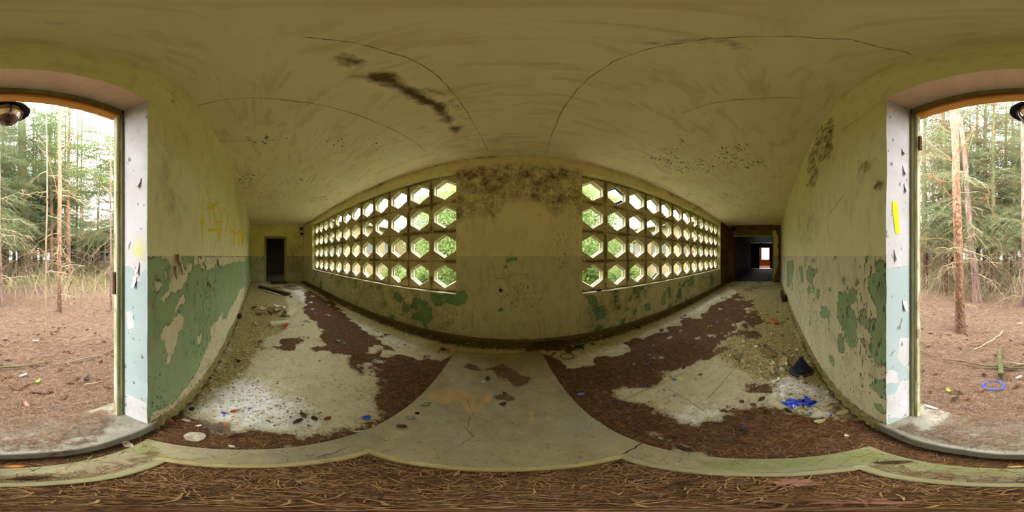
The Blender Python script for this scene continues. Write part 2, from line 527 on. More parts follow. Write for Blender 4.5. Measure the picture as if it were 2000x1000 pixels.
fl = fields(U, Wz, peel, 0.05); fr = fields(U, Wz, green_r, 0.05)
far_l = np.clip((-U - 2.2) / 3, 0, 1)
pl = 1.0 - fl - np.clip((n2 - 0.56) * 5, 0, 1) * (0.3 + 0.7 * np.clip(1 - Wz / 0.35, 0, 1)) - 0.4 * np.clip((n2 - .5) * 4, 0, 1) * far_l
pr = np.maximum(fr, np.clip((n2 - 0.60) * 6, 0, 0.8) * np.clip((U - 1.0) / 1.5, 0, 1) * np.clip((Wz - .25) / .3, 0, 1))
tornf = fields(U, Wz, torn, 0.025)
paint = np.where(U < 0, pl, pr)
chip = 0.25 + 0.75 * np.clip((fbm(U + 7, Wz, 1.3, 3, 21) - .35) * 3, 0, 1)
chip = np.where((U < 0) & (Wz < LINE), np.clip(chip + .22, 0, 1), chip)
chip = np.where((U > 1.0) & (Wz < LINE), np.clip(chip + .25, 0, 1), chip) * np.where(Wz > LINE, 0.45, 1.0)
mold = np.zeros(len(U))
mold = np.maximum(mold, .42 * fields(U, Wz, toS([[(313, 270), (330, 290), (350, 360), (360, 400), (345, 432), (325, 440), (316, 380), (306, 320)], [(455, 330), (468, 360), (478, 420), (470, 440), (460, 400)]]), .12))
mold = np.maximum(mold, .5 * fields(U, Wz, toS([[(1560, 420), (1590, 405), (1600, 440), (1580, 480), (1556, 470)]]), .15))
mold = np.maximum(mold, 0.5 * np.clip((np.abs(U) - 4.5) / 3, 0, 1) * np.clip((n1 - .42) * 5, 0, 1))
algae = np.clip(1 - (Wz - .08) / 0.28, 0, 1) * np.clip((1.9 - np.abs(U)) / 1, 0, 1) * np.where(U < 0, 1, .55)
# reveals
isr = np.abs(V[:, 1] - YS) > 0.003
graf = np.zeros(len(U))
for pts, wd in GRAF:
    q = [on_Y(x, y, YS) for x, y in zp(380, 360, 4.167, pts)]
    for a, b in zip(q[:-1], q[1:]):
        m_ = a.lerp(b, .5); r_ = math.hypot(m_.x, m_.y); k_ = max(1.0, r_ / abs(YS)); hw = r_ * R(.18) * wd / 4.167 * .62
        ax, az_, bx, bz = a.x / k_, a.z, b.x / k_, b.z
        t_ = np.clip(((U / k_ - ax) * (bx - ax) + (Wz - az_) * (bz - az_)) / ((bx - ax) ** 2 + (bz - az_) ** 2 + 1e-9), 0, 1)
        d_ = np.hypot(U / k_ - ax - t_ * (bx - ax), Wz - az_ - t_ * (bz - az_))
        graf = np.maximum(graf, np.clip(.5 + (hw - d_) / (1.3 * hw), 0, 1))
graf *= (~isr)
rp = np.clip(0.5 + (1.44 - Wz) / 0.05, 0, 1)
wr_polys = [[(on_X(x, y, DX1).y, on_X(x, y, DX1).z) for x, y in p] for p in
            [zp(1580, 660, 5.0, [(880, -5), (980, -5), (980, 400), (900, 420), (840, 540), (770, 560), (760, 780), (980, 780), (980, 300), (900, 250), (860, 180), (880, 70)]),
             zp(1580, 660, 5.0, [(762, 300), (860, 320), (880, 440), (762, 440)])]]
wl_polys = [[(on_X(x, y, DX0).y, on_X(x, y, DX0).z) for x, y in p] for p in
            [[(260, 495), (275, 500), (278, 540), (270, 553), (262, 540)], [(246, 608), (258, 606), (262, 640), (250, 645)], [(246, 770), (262, 775), (288, 790), (290, 826), (246, 815)]]]
fr2 = np.where(U > 0, fields(V[:, 1], Wz, wr_polys, 0.02), fields(V[:, 1], Wz, wl_polys, 0.02))
paint = np.where(isr, np.clip(rp - fr2, 0, 1), paint)
algae = np.where(isr, np.where(U < 0, poly_field(V[:, 1], Wz, [(on_X(x, y, DX0).y, on_X(x, y, DX0).z) for x, y in [(262, 470), (276, 468), (282, 490), (272, 502), (262, 496)]], .03), 0) * .9, algae)
V = V.copy()
V[:, 1] += np.where((MI.size > 0) & ~isr, (n1 - .5) * 0.012 - tornf * 0.012 * (n1 > .5), 0)
me = mesh_np('wall_south', V, F, dict(paint=paint, chip=chip, mold=mold, algae=algae, bare=tornf, graf=graf), MI)
wall_south = link('wall_south', me, [M_wall_s, M_reveal, M_soffit, M_outer], kind='structure')

# ------------------------------------------------------------------ wall_north: pier, dado and lintel around the two hexagon screens
xs = np.concatenate([-spaced(0, -XW, .02, .02)[::-1][:-1], spaced(0, XE, .02, .02)])
def snap(xs, vals):
    xs = np.array(xs)
    for v in vals:
        xs[np.argmin(abs(xs - v))] = v
    return np.sort(xs)
xs = snap(xs, [W1[0], W1[1], W2[0], W2[1]])
zn = snap(np.linspace(0, ZC + .04, 130), [WZ0, WZ1])
V, F = grid_xz(xs, zn, YN)
cx = V[F].mean(1)
hole = (((cx[:, 0] > W1[0]) & (cx[:, 0] < W1[1])) | ((cx[:, 0] > W2[0]) & (cx[:, 0] < W2[1]))) & (cx[:, 2] > WZ0) & (cx[:, 2] < WZ1)
F = F[~hole]
cx = cx[~hole]
mi0 = np.where((cx[:, 0] > 7.9), 3, 0)       # the plaster has come off the brick at the east end
parts = [(V, F, 0)]
for a, b in (W1, W2):
    parts.append((*sheet((a, YN, WZ0), (b, YN, WZ0), (b, YNO, WZ0 - .01), (a, YNO, WZ0 - .01), 120, 6), 1))
    parts.append((*sheet((a, YNO, WZ1), (b, YNO, WZ1), (b, YN, WZ1), (a, YN, WZ1), 60, 3), 2))
    parts.append((*sheet((a, YN, WZ0), (a, YNO, WZ0), (a, YNO, WZ1), (a, YN, WZ1), 4, 40), 2))
    parts.append((*sheet((b, YNO, WZ0), (b, YN, WZ0), (b, YN, WZ1), (b, YNO, WZ1), 4, 40), 2))
for a, b, c, d in ((XW, W1[0], 0, ZC + .2), (W1[1], W2[0], 0, ZC + .2), (W2[1], XE, 0, ZC + .2), (W1[0], W1[1], 0, WZ0), (W2[0], W2[1], 0, WZ0), (W1[0], W1[1], WZ1, ZC + .2), (W2[0], W2[1], WZ1, ZC + .2)):
    parts.append((*sheet((b, YNO, c), (a, YNO, c), (a, YNO, d), (b, YNO, d), 1, 1), 4))
V, F, MI = join_sheets(parts)
MI[:len(mi0)] = mi0
U, Wz = V[:, 0], V[:, 2]
n1 = fbm(U + 30, Wz, 2.2, 5, 33); n2 = fbm(U + 50, Wz * .7, 4.5, 4, 39)
toN = lambda polys: [[(on_Y(x, y, YN).x, on_Y(x, y, YN).z) for x, y in p] for p in polys]
greenN = toN([[(872, 545), (885, 558), (890, 572), (908, 566), (915, 578), (908, 594), (895, 598), (884, 594), (872, 590), (866, 578)],
              [(845, 575), (864, 576), (866, 592), (852, 596), (842, 588)],
              [(822, 590), (834, 588), (836, 606), (846, 620), (838, 632), (820, 628), (802, 622), (806, 612), (820, 608)],
              [(986, 504), (1008, 503), (1010, 509), (990, 512)], [(984, 518), (991, 518), (991, 525), (985, 525)],
              [(1145, 578), (1163, 576), (1166, 600), (1172, 622), (1164, 628), (1158, 600), (1150, 592)],
              [(1258, 594), (1268, 592), (1270, 606), (1260, 608)], [(1168, 600), (1180, 596), (1184, 615), (1176, 628), (1170, 618)],
              [(1290, 585), (1297, 570), (1300, 590), (1294, 600)]])
moldN = toN([[(889, 336), (905, 328), (1000, 322), (1100, 325), (1138, 334), (1138, 420), (1120, 400), (1085, 420), (1060, 398), (1020, 388), (985, 392), (965, 428), (930, 420), (905, 425), (889, 440)]])
paint = fields(U, Wz, greenN, 0.02)
under = ((U < W1[1]) | (U > W2[0])) & (Wz < WZ0)
paint = np.maximum(paint, np.where(under, np.clip((n2 - .56) * 5, 0, .85), np.clip((n2 - .72) * 5, 0, .6)))
mold = fields(U, Wz, moldN, 0.07) * np.clip(.55 + 1.1 * fbm(U + 5, Wz + 9, 3.0, 4, 61) , 0, 1.25)
mold = np.maximum(mold, np.where(under, np.clip((n1 - .42) * 3, 0, .75), 0))
mold = np.maximum(mold, np.clip((Wz - 3.15) / .1, 0, 1) * np.clip((n1 - .45) * 4, 0, .8))
mold = np.maximum(mold, np.clip(1 - Wz / .16, 0, 1) * .8)
chip = 0.2 + 0.8 * np.clip((fbm(U + 70, Wz, 1.1, 3, 51) - .4) * 3, 0, 1)
algae = np.where(under, np.clip((n2 - .4) * 3, 0, .9), 0)
V = V.copy()
isface = np.abs(V[:, 1] - YN) < 1e-4
V[:, 1] += np.where(isface & (Wz > WZ0 - .3) | ~isface, 0, (n1 - .5) * .01)
M_ledge = simple('flaking_white_ledge', (224, 214, 186), (182, 170, 132), 30, bump=0.7, obj=False)
M_jamb = simple('pale_window_reveal', (206, 198, 134), (184, 176, 112), 7, bump=0.3, obj=False)
me = mesh_np('wall_north', V, F, dict(paint=paint, chip=chip, mold=mold, algae=algae), MI)
wall_north = link('wall_north', me, [M_wall_n, M_ledge, M_jamb, M_brick, M_outer], kind='structure')

# ------------------------------------------------------------------ ceiling
t = T('mottled_ceiling_plaster', 0.9, 0.15)
big = t.noise(1.1, 6, 0.62); mid = t.noise(5, 6, 0.65); fine = t.noise(40, 4)
tro = t.noise(2.6, 5, 0.55, t.scaled((1, 3.2, 1)), 0.8)
c = t.mix(t.rng(big, 0.35, 0.68), (252, 243, 208), (244, 231, 190))
c = t.mix(t.m('MULTIPLY', t.rng(tro, 0.52, 0.66), 0.45), c, (216, 190, 130))
c = t.mix(t.m('MULTIPLY', t.rng(t.noise(3.3, 6, 0.6, None, 1.2), 0.55, 0.6), 0.35), c, (244, 230, 180))
flk = t.rng(t.m('SUBTRACT', t.noise(20, 4, 0.6), t.m('SUBTRACT', 0.80, t.m('MULTIPLY', t.attr('chip'), 0.225))), 0.0, 0.03)
c = t.mix(t.m('MULTIPLY', flk, 0.9), c, (70, 56, 30))
mo = t.rng(t.m('ADD', t.attr('mold'), t.m('MULTIPLY', t.m('SUBTRACT', t.noise(7, 8, 0.72), 0.5), 1.5)), 0.42, 0.85)
mo = t.m('MULTIPLY', mo, t.rng(t.attr('mold'), 0.02, 0.12))
c = t.mix(t.m('MULTIPLY', mo, 0.92), c, (92, 64, 28))
t.col(c)
t.bump(t.m('ADD', t.m('MULTIPLY', mid, 0.5), t.m('SUBTRACT', t.m('MULTIPLY', fine, 0.15), t.m('MULTIPLY', flk, 0.4))), 0.4, 0.015)
M_ceil = t.mat
xs = np.concatenate([-spaced(0, -XW, .03, .02)[::-1][:-1], spaced(0, XE, .03, .02)])
Xg, Yg = np.meshgrid(np.r_[XW - .1, xs, XE + .1], np.linspace(YS - .08, YN + .08, 114), indexing='ij')
V = np.stack([Xg, Yg, np.full_like(Xg, ZC)], -1).reshape(-1, 3)
a, b = Xg.shape
idx = np.arange(a * b).reshape(a, b)
F = np.stack([idx[:-1, :-1], idx[:-1, 1:], idx[1:, 1:], idx[1:, :-1]], -1).reshape(-1, 4)
U, Wy = V[:, 0], V[:, 1]
toC = lambda polys: [[(on_z(x, y, ZC).x, on_z(x, y, ZC).y) for x, y in p] for p in polys]
Z5 = lambda p: zp(550, 40, 3.333, p)
st1 = toC([Z5([(480, 370), (560, 350), (680, 340), (760, 370), (800, 420), (940, 490), (1060, 560), (1110, 640), (1080, 670), (1030, 630), (970, 560), (880, 530), (800, 490), (740, 440), (680, 425), (600, 395)]),
           Z5([(1090, 700), (1170, 690), (1130, 750)])])
st2 = toC([Z5([(270, 220), (330, 190), (440, 190), (520, 220), (620, 260), (600, 310), (480, 320), (350, 320), (310, 280)]), Z5([(640, 520), (720, 540), (750, 565), (690, 560)]),
           Z5([(820, 430), (1000, 440), (1100, 480), (1240, 660), (1150, 640), (1080, 540), (980, 490)]),
           zp(1000, 40, 2.5, [(650, 110), (900, 75), (1100, 70), (1200, 100), (1220, 160), (1100, 170), (950, 115), (800, 125)]),
           zp(0, 0, 2.273, [(380, 118), (480, 112), (645, 132), (560, 148), (430, 142)]),
           zp(0, 0, 2.273, [(160, 95), (300, 100), (330, 120), (180, 112)]),
           [(1640, 20), (1760, 15), (1800, 22), (1660, 32)], [(380, 38), (480, 45), (470, 52), (390, 50)]])
mold = np.maximum(fields(U, Wy, st1, 0.10) * 1.25, 0.62 * fields(U, Wy, st2, 0.06))
n1 = fbm(U + 10, Wy + 5, 1.5, 5, 71)
near_edge = np.clip((Wy - (YN - .12)) / .12, 0, 1)
mold = np.maximum(mold, near_edge * np.clip((n1 - .38) * 3, 0, .8))
chip = np.clip((n1 - .45) * 4, 0, 1) * np.clip((np.abs(U) - .8) / 1.2, 0, 1)
V = V.copy(); V[:, 2] += (fbm(U + 3, Wy + 9, .8, 3, 77) - .5) * .02
nb = len(V)
P2 = sheet((XW - .4, YO - .3, ZC + .2), (XE + .6, YO - .3, ZC + .2), (XE + .6, YNO + .3, ZC + .2), (XW - .4, YNO + .3, ZC + .2), 1, 1)
V2 = np.concatenate([V, P2[0]]); F2 = np.concatenate([F, P2[1] + nb])
ceiling = link('ceiling', mesh_np('ceiling', V2, F2, dict(mold=np.r_[mold, np.zeros(4)], chip=np.r_[chip, np.zeros(4)])), M_ceil, kind='structure')

# ------------------------------------------------------------------ floor of the corridor
t = T('dusty_terrazzo_floor', 0.9, 0.2)
x, y, z = t.xyz()
fine = t.noise(70, 5, 0.7); mid = t.noise(8, 6, 0.65); big = t.noise(1.5, 5)
c = t.mix(t.rng(mid, 0.3, 0.7), (198, 188, 154), (178, 168, 132))
c = t.mix(t.m('MULTIPLY', t.rng(t.vor(120), 0.0, 0.25, 1, 0), 0.3), c, (120, 112, 90))
fw = t.rng(t.m('ADD', t.attr('white'), t.m('MULTIPLY', t.m('SUBTRACT', t.noise(12, 6, 0.7), 0.5), 1.1)), 0.35, 0.75)
c = t.mix(t.m('MULTIPLY', fw, 0.85), c, (242, 240, 234))
fg = t.rng(t.m('ADD', t.attr('crumb'), t.m('MULTIPLY', t.m('SUBTRACT', t.noise(16, 6, 0.7), 0.5), 1.3)), 0.4, 0.6)
cr = t.n('ShaderNodeTexVoronoi', {'Vector': t.pos, 'Scale': 34.0}).outputs['Color']
crb = t.mix(t.rng(t.noise(42, 4, 0.7), 0.4, 0.62), (190, 176, 112), (92, 76, 46))
crb = t.mix(0.18, crb, cr, 'OVERLAY')
c = t.mix(t.m('MULTIPLY', fg, 0.9), c, crb)
fn = t.m('ADD', t.attr('need'), t.m('MULTIPLY', t.m('SUBTRACT', t.noise(14, 7, 0.74), 0.5), 1.15))
fn = t.m('ADD', fn, t.m('MULTIPLY', t.m('SUBTRACT', fine, 0.5), 0.35))
fn = t.rng(fn, 0.46, 0.56)
nc = t.mix(t.rng(t.noise(60, 5, 0.75), 0.35, 0.65), (112, 80, 52), (66, 46, 30))
nc = t.mix(t.m('MULTIPLY', t.rng(t.noise(130, 3, 0.6), 0.6, 0.72), 0.6), nc, (166, 124, 84))
c = t.mix(fn, c, nc)
fl = t.m('MULTIPLY', t.rng(t.noise(26, 6, .75), .52, .62), t.rng(t.noise(2.2, 5, .6), .40, .62))
c = t.mix(t.m('MULTIPLY', fl, t.m('SUBTRACT', .7, t.m('MULTIPLY', fn, .7))), c, (120, 100, 68))
spk = t.rng(t.noise(55, 3, 0.6), 0.645, 0.68)
c = t.mix(t.m('MULTIPLY', spk, 0.7), c, (78, 62, 40))
ru = t.m('MULTIPLY', t.rng(t.m('ADD', t.attr('rust'), t.m('MULTIPLY', t.m('SUBTRACT', t.noise(9, 5, .7), .5), 1.0)), .45, .9), t.m('SUBTRACT', 1.0, fn))
c = t.mix(t.m('MULTIPLY', ru, .7), c, (206, 150, 104))
# dark dirt at the foot of the walls
fd = t.rng(t.m('ADD', t.attr('dirt'), t.m('MULTIPLY', t.m('SUBTRACT', t.noise(18, 6, 0.7), 0.5), 0.9)), 0.30, 0.52)
c = t.mix(t.m('MULTIPLY', fd, 0.85), c, (66, 54, 34))
t.col(c)
t.bump(t.m('ADD', t.m('ADD', t.m('MULTIPLY', fn, 0.6), t.m('MULTIPLY', fine, 0.5)), t.m('MULTIPLY', fg, t.m('MULTIPLY', t.noise(40, 5, 0.7), 0.9))), 0.6, 0.012)
M_floor = t.mat
toF = lambda polys: [[(on_z(x, y, 0.0).x, on_z(x, y, 0.0).y) for x, y in p] for p in polys]
NEED = [[(600, 568), (640, 580), (670, 610), (700, 640), (715, 670), (735, 700), (720, 725), (690, 715), (660, 690), (640, 670), (628, 640), (605, 620), (588, 600)],
        [(745, 700), (790, 694), (830, 704), (888, 698), (872, 730), (842, 765), (810, 792), (782, 806), (765, 790), (748, 765), (738, 730)],
        [(300, 858), (345, 800), (400, 800), (455, 832), (540, 838), (620, 852), (700, 838), (775, 800), (800, 806), (740, 840), (650, 866), (550, 880), (450, 880), (380, 878), (300, 866), (200, 880), (0, 894), (-100, 894), (-100, 885), (0, 885), (140, 872), (210, 858), (290, 834)],
        [(548, 665), (580, 660), (585, 680), (560, 690), (545, 685)], [(716, 665), (740, 668), (752, 680), (730, 685)],
        [(1065, 690), (1120, 722), (1165, 706), (1205, 690), (1218, 672), (1285, 650), (1335, 632), (1385, 608), (1410, 588), (1440, 572), (1470, 590), (1445, 640), (1405, 680), (1365, 703), (1310, 718), (1265, 742), (1225, 762), (1210, 790), (1258, 803), (1310, 824), (1335, 838), (1400, 824), (1452, 800), (1500, 792), (1560, 806), (1640, 815), (1700, 832), (1760, 862), (1860, 880), (2000, 890), (2000, 900), (1800, 895), (1700, 876), (1640, 890), (1560, 898), (1440, 897), (1350, 884), (1280, 870), (1220, 848), (1160, 808), (1110, 768), (1080, 735)],
        [(1480, 752), (1500, 748), (1512, 768), (1485, 768)], [(1000, 666), (1100, 664), (1095, 690), (1065, 700), (1050, 684), (1020, 684)],
        [(1455, 605), (1480, 600), (1478, 650), (1448, 668), (1440, 660)]]
EDGE_NEED = [[(1060, 690), (1076, 730), (1110, 775), (1180, 832), (1240, 866), (1300, 884), (1330, 872), (1262, 846), (1205, 808), (1140, 752), (1095, 705)],
             [(896, 686), (862, 705), (826, 745), (786, 788), (740, 824), (680, 848), (600, 866), (600, 884), (740, 855), (800, 810), (850, 770)]]
RUST = [[(1218, 758), (1240, 732), (1285, 705), (1312, 712), (1290, 738), (1262, 752)]]
WHITE = [[(400, 770), (470, 735), (540, 745), (600, 780), (660, 815), (640, 840), (560, 836), (460, 826), (400, 800)],
         [(640, 600), (700, 600), (760, 630), (860, 665), (800, 682), (740, 668), (690, 640)],  # daylight patch in the west arm, painted pale
         [(565, 560), (590, 558), (640, 590), (680, 640), (640, 650), (600, 610)],
         [(1480, 738), (1540, 730), (1600, 745), (1640, 800), (1600, 815), (1540, 790), (1500, 770)],
         [(1140, 690), (1240, 650), (1330, 605), (1400, 572), (1410, 580), (1340, 625), (1240, 668), (1190, 690)],  # streak below the east screen: pale dust plus painted window light
         [(1290, 820), (1350, 800), (1440, 790), (1470, 800), (1400, 822), (1335, 835)]]
CRUMB = [[(495, 560), (550, 560), (560, 600), (555, 640), (520, 660), (500, 700), (470, 740), (420, 770), (330, 815), (300, 836), (300, 828), (380, 770), (440, 690), (470, 620), (485, 580)],
         [(1420, 556), (1520, 556), (1535, 600), (1570, 680), (1640, 770), (1700, 828), (1640, 800), (1560, 740), (1500, 735), (1430, 720), (1400, 690), (1445, 640), (1470, 590)]]
def warp(u, v):
    return u + (fbm(u + 33, v + 12, 1.9, 4, 201) - .5) * .42, v + (fbm(u + 3, v + 72, 1.9, 4, 211) - .5) * .34
xs = np.concatenate([-spaced(0, -XW + .35, .014, .014)[::-1][:-1], spaced(0, XE + .4, .014, .014)])
Xg, Yg = np.meshgrid(xs, np.linspace(YS - .02, YN + .02, 170), indexing='ij')
V = np.stack([Xg, Yg, np.zeros_like(Xg)], -1).reshape(-1, 3)
a, b = Xg.shape
idx = np.arange(a * b).reshape(a, b)
F = np.stack([idx[:-1, :-1], idx[1:, :-1], idx[1:, 1:], idx[:-1, 1:]], -1).reshape(-1, 4)
U, Wy = V[:, 0], V[:, 1]
uw, vw = warp(U, Wy)
need = np.clip(fields(uw, vw, toF(NEED), 0.13) + (fbm(U + 9, Wy + 2, 5.0, 5, 41) - .5) * np.clip(.25 + 1.3 * (np.hypot(U, Wy) - .7), .25, 2.3) * (fields(uw, vw, toF(NEED), 0.4) > .05), 0, 1)
far = np.clip((np.abs(U) - 3) / 4, 0, 1)
n1 = fbm(U + 60, Wy + 3, 2.0, 5, 91)
EDGE_XY = toF(EDGE_NEED) + [[(-.66, -.54), (.80, -.54), (.80, -.26), (.5, -.28), (-.5, -.38), (-.64, -.38)]]
need = np.maximum(need, fields(U, Wy, EDGE_XY, .05))
need = np.maximum(need, np.where((Wy > .6) & (Wy < 2.0), .55 * np.clip((n1 - .42) * 5, 0, 1) * far, 0))
white = fields(uw, vw, toF(WHITE), 0.25) * .8
crumb = np.clip(fields(uw, vw, toF(CRUMB), 0.16) + np.clip(1 - (Wy - YS) / .9, 0, 1) * np.clip((np.abs(U) - 2.5) / 2, 0, .9), 0, 1)
dirt = np.clip(1.35 - (YN - Wy) / .30, 0, 1) * (.62 + .4 * fbm(U + 15, Wy + 44, 3.0, 4, 97)) + np.clip(1 - (Wy - YS) / .14, 0, 1) * .6
hgt = 0.010 * np.clip((need - .3) * 3, 0, 1) * (0.4 + n1) + 0.012 * crumb * fbm(U, Wy, 14, 3, 95) + .02 * np.clip(dirt - .3, 0, 1) * n1
V[:, 2] = hgt
floor = link('floor', mesh_np('floor', V, F, dict(need=need, white=white, crumb=crumb, dirt=dirt, rust=fields(U, Wy, toF(RUST), .10)), smooth=True), M_floor, kind='structure')
FLOOR_N = need

# ------------------------------------------------------------------ concrete landing with the sunken mat well under the camera
ZL = 0.032
A_, B_, C_, D_ = [np.array(on_z(x, y, ZL)) for x, y in ((288, 857), (1698, 871), (1056, 684), (889, 685))]
PIT = [np.array(on_z(x, y, ZL + .006)) for x, y in ((315, 893), (1683, 908), (1215, 887), (720, 878))]   # SW, SE, NE, NW
P_ = [p * np.array([1, 1, 0]) + np.array([0, 0, ZL]) for p in PIT]
eL = A_ + (D_ - A_) * 0.335; eR = B_ + (C_ - B_) * 0.335
parts = [(*sheet(A_, B_, P_[1], P_[0], 50, 8), 0), (*sheet(A_, P_[0], P_[3], eL, 8, 34), 0), (*sheet(P_[1], B_, eR, P_[2], 8, 34), 0),
         (*sheet(P_[3], P_[2], eR, eL, 50, 4), 0), (*sheet(eL, eR, C_, D_, 50, 90), 0)]
dn = lambda p, z: np.array([p[0], p[1], z])
for p, q in ((A_, B_), (B_, C_), (C_, D_), (D_, A_)):
    parts.append((*sheet(dn(p, -.02), dn(q, -.02), q, p, 20, 1), 0))
for i in range(4):
    p, q = P_[i], P_[(i + 1) % 4]
    parts.append((*sheet(p, q, dn(q, -.09), dn(p, -.09), 20, 2), 0))
V, F, MI = join_sheets(parts)
U, Wy = V[:, 0], V[:, 1]
toL = lambda polys: [[(on_z(x, y, ZL).x, on_z(x, y, ZL).y) for x, y in p] for p in polys]
Z8 = lambda p: zp(760, 680, 5.263, p)
ochre = fields(U, Wy, toL([Z8([(380, 500), (480, 420), (640, 410), (760, 430), (900, 480), (1060, 470), (1040, 540), (960, 600), (1000, 680), (930, 640), (840, 670), (770, 630), (740, 550), (640, 545), (560, 580), (480, 550)]),
                           Z8([(1440, 640), (1490, 650), (1490, 760), (1440, 750)]), Z8([(1400, 435), (1470, 440), (1460, 470), (1400, 465)])]), .03)
nl = fields(U, Wy, toL([Z8([(750, 200), (800, 150), (900, 170), (960, 220), (1040, 200), (1170, 150), (1260, 200), (1340, 260), (1480, 300), (1440, 370), (1300, 410), (1200, 330), (1100, 300), (1060, 230), (940, 240), (840, 230)]),
                        Z8([(1060, 480), (1200, 450), (1330, 520), (1280, 580), (1160, 600), (1080, 540)])]), .05)
moss = fields(U, Wy, toL([zp(0, 850, 4, [(1150, 25), (1220, 60), (1290, 130), (1200, 160), (1080, 155), (960, 130), (860, 160), (700, 205), (400, 250), (0, 295), (-400, 320), (-400, 290), (0, 270), (400, 230), (850, 150), (1000, 105)]),
                          [(1360, 900), (1480, 893), (1620, 884), (1700, 872), (1760, 892), (1900, 908), (2000, 915), (2000, 930), (1800, 918), (1690, 905), (1600, 915), (1480, 922), (1380, 918)]]), .05)
t = T('worn_concrete_landing', 0.88, 0.2)
mid = t.noise(7, 6, 0.65); fine = t.noise(60, 5, 0.65)
c = t.mix(t.rng(mid, 0.3, 0.7), (166, 154, 120), (140, 129, 98))
c = t.mix(t.m('MULTIPLY', t.rng(t.noise(4, 5, 0.6, None, .6), 0.55, 0.62), 0.35), c, (150, 146, 140))
c = t.mix(t.m('MULTIPLY', t.rng(t.m('ADD', t.attr('ochre'), t.m('MULTIPLY', t.m('SUBTRACT', mid, .5), .8)), .45, .55), 0.75), c, (186, 152, 94))
c = t.mix(t.m('MULTIPLY', t.rng(t.m('ADD', t.attr('moss'), t.m('MULTIPLY', t.m('SUBTRACT', t.noise(14, 6, .7), .5), 1.0)), .35, .75), 0.85), c, (128, 132, 80))
c = t.mix(t.m('MULTIPLY', t.rng(t.m('ADD', t.attr('need'), t.m('MULTIPLY', t.m('SUBTRACT', t.noise(24, 6, .75), .5), 1.2)), .5, .62), 0.85), c, (88, 60, 34))
c = t.mix(t.m('MULTIPLY', t.rng(t.noise(2.6, 7, .72, None, .8), .5, .66), .5), c, (120, 110, 82))
c = t.mix(t.m('MULTIPLY', t.rng(t.noise(19, 6, .7, t.scaled((1, 3, 1))), .58, .68), .35), c, (190, 178, 146))
c = t.mix(t.m('MULTIPLY', t.rng(t.noise(45, 4, .65), .62, .67), 0.6), c, (84, 70, 44))
t.col(c); t.bump(t.m('ADD', t.m('MULTIPLY', mid, .5), t.m('MULTIPLY', fine, .3)), .35, .01)
M_landing = t.mat
landing = link('trim_1', mesh_np('landing', V, F, dict(ochre=ochre, need=nl * np.where(Wy < 1.2, .55, .9), moss=moss)), M_landing, kind='structure')

M_edge = simple('pale_wooden_edging', (184, 168, 116), (156, 142, 92), 22, stretch=(1, 1, 6))
M_edge_g = simple('mossy_edging', (146, 140, 100), (164, 154, 114), 18)
for i in range(4):
    mb = MB()
    p, q = Vector(P_[i]), Vector(P_[(i + 1) % 4])
    d = (q - p).normalized(); nrm = Vector((-d.y, d.x, 0))      # towards the pit
    p = p - d * .006; q = q + d * .006
    prof = [(-.004, -.03), (-.004, .007), (.002, .011), (.024, .011), (.031, .006), (.033, -.035)]
    k = 14
    vs = []
    for j in range(k + 1):
        c0 = p.lerp(q, j / k)
        wv = .0015 * math.sin(j * 1.7 + i)
        vs += [c0 + nrm * (a + wv) + Vector((0, 0, b_ + .0012 * (i % 2))) for a, b_ in prof]
    n = len(prof)
    fs = [(j * n + a, (j + 1) * n + a, (j + 1) * n + a + 1, j * n + a + 1) for j in range(k) for a in range(n - 1)]
    fs += [tuple(range(n)), tuple(k * n + a for a in range(n - 1, -1, -1))]
    mb.add(vs, fs)
    link('edging_strip', mb.mesh('edging_strip'), M_edge_g if i in (0, 1) else M_edge, parent=landing)
# crack across the landing, hole near its west edge
M_gap_shade = T('dark_gap_shade', 1.0, 0.0).col((26, 22, 14)).mat  # near-black for holes, cracks and the painted shade under plaster flaps
def ribbon(pts, width, nrm, name, m, parent, lift=.0015, thick=.0012, **kw):
    """a thin raised or filled line along points on a surface"""
    mb = MB(); pts = [Vector(p) for p in pts]; nrm = Vector(nrm)
    for i in range(len(pts) - 1):
        if (pts[i + 1] - pts[i]).length > 1e-6:
            pass
    vs = []
    for i, p in enumerate(pts):
        d = (pts[min(i + 1, len(pts) - 1)] - pts[max(i - 1, 0)]).normalized()
        s = d.cross(nrm).normalized()
        wd = (width[i] if hasattr(width, '__len__') else width) / 2
        vs += [p + s * wd + nrm * lift, p - s * wd + nrm * lift, p - s * wd + nrm * (lift + thick), p + s * wd + nrm * (lift + thick)]
    fs = []
    for i in range(len(pts) - 1):
        a = 4 * i; b = a + 4
        fs += [(a + 3, a + 2, b + 2, b + 3), (a, a + 3, b + 3, b), (a + 2, a + 1, b + 1, b + 2)]
    fs += [(0, 1, 2, 3), (4 * len(pts) - 1, 4 * len(pts) - 2, 4 * len(pts) - 3, 4 * len(pts) - 4)]
    mb.add(vs, fs)
    return link(name, mb.mesh(name), m, parent=parent, **kw)
def wiggle(a, b, n, amp):
    a, b = Vector(a), Vector(b)
    return [a.lerp(b, i / n) + Vector([random.uniform(-amp, amp) if 0 < i < n else 0 for _ in range(3)]) for i in range(n + 1)]
ribbon([p * Vector((1, 1, 0)) + Vector((0, 0, ZL)) for p in wiggle(on_z(1217, 886, ZL), on_z(1253, 866, ZL), 7, .004)], .006, (0, 0, 1), 'crack', M_gap_shade, landing, lift=.0004, thick=.0004)
hc = on_z(815, 807, ZL)
mb = MB(); mb.lathe([(.013, -.03), (.013, .0012), (.015, .0015), (.016, .0)], 14, Matrix.Translation((hc.x, hc.y, ZL)))
mb.lathe([(.0, .0011), (.0135, .0011)], 14, Matrix.Translation((hc.x, hc.y, ZL)))
link('bolt_hole', mb.mesh('bolt_hole'), M_gap_shade, parent=landing)

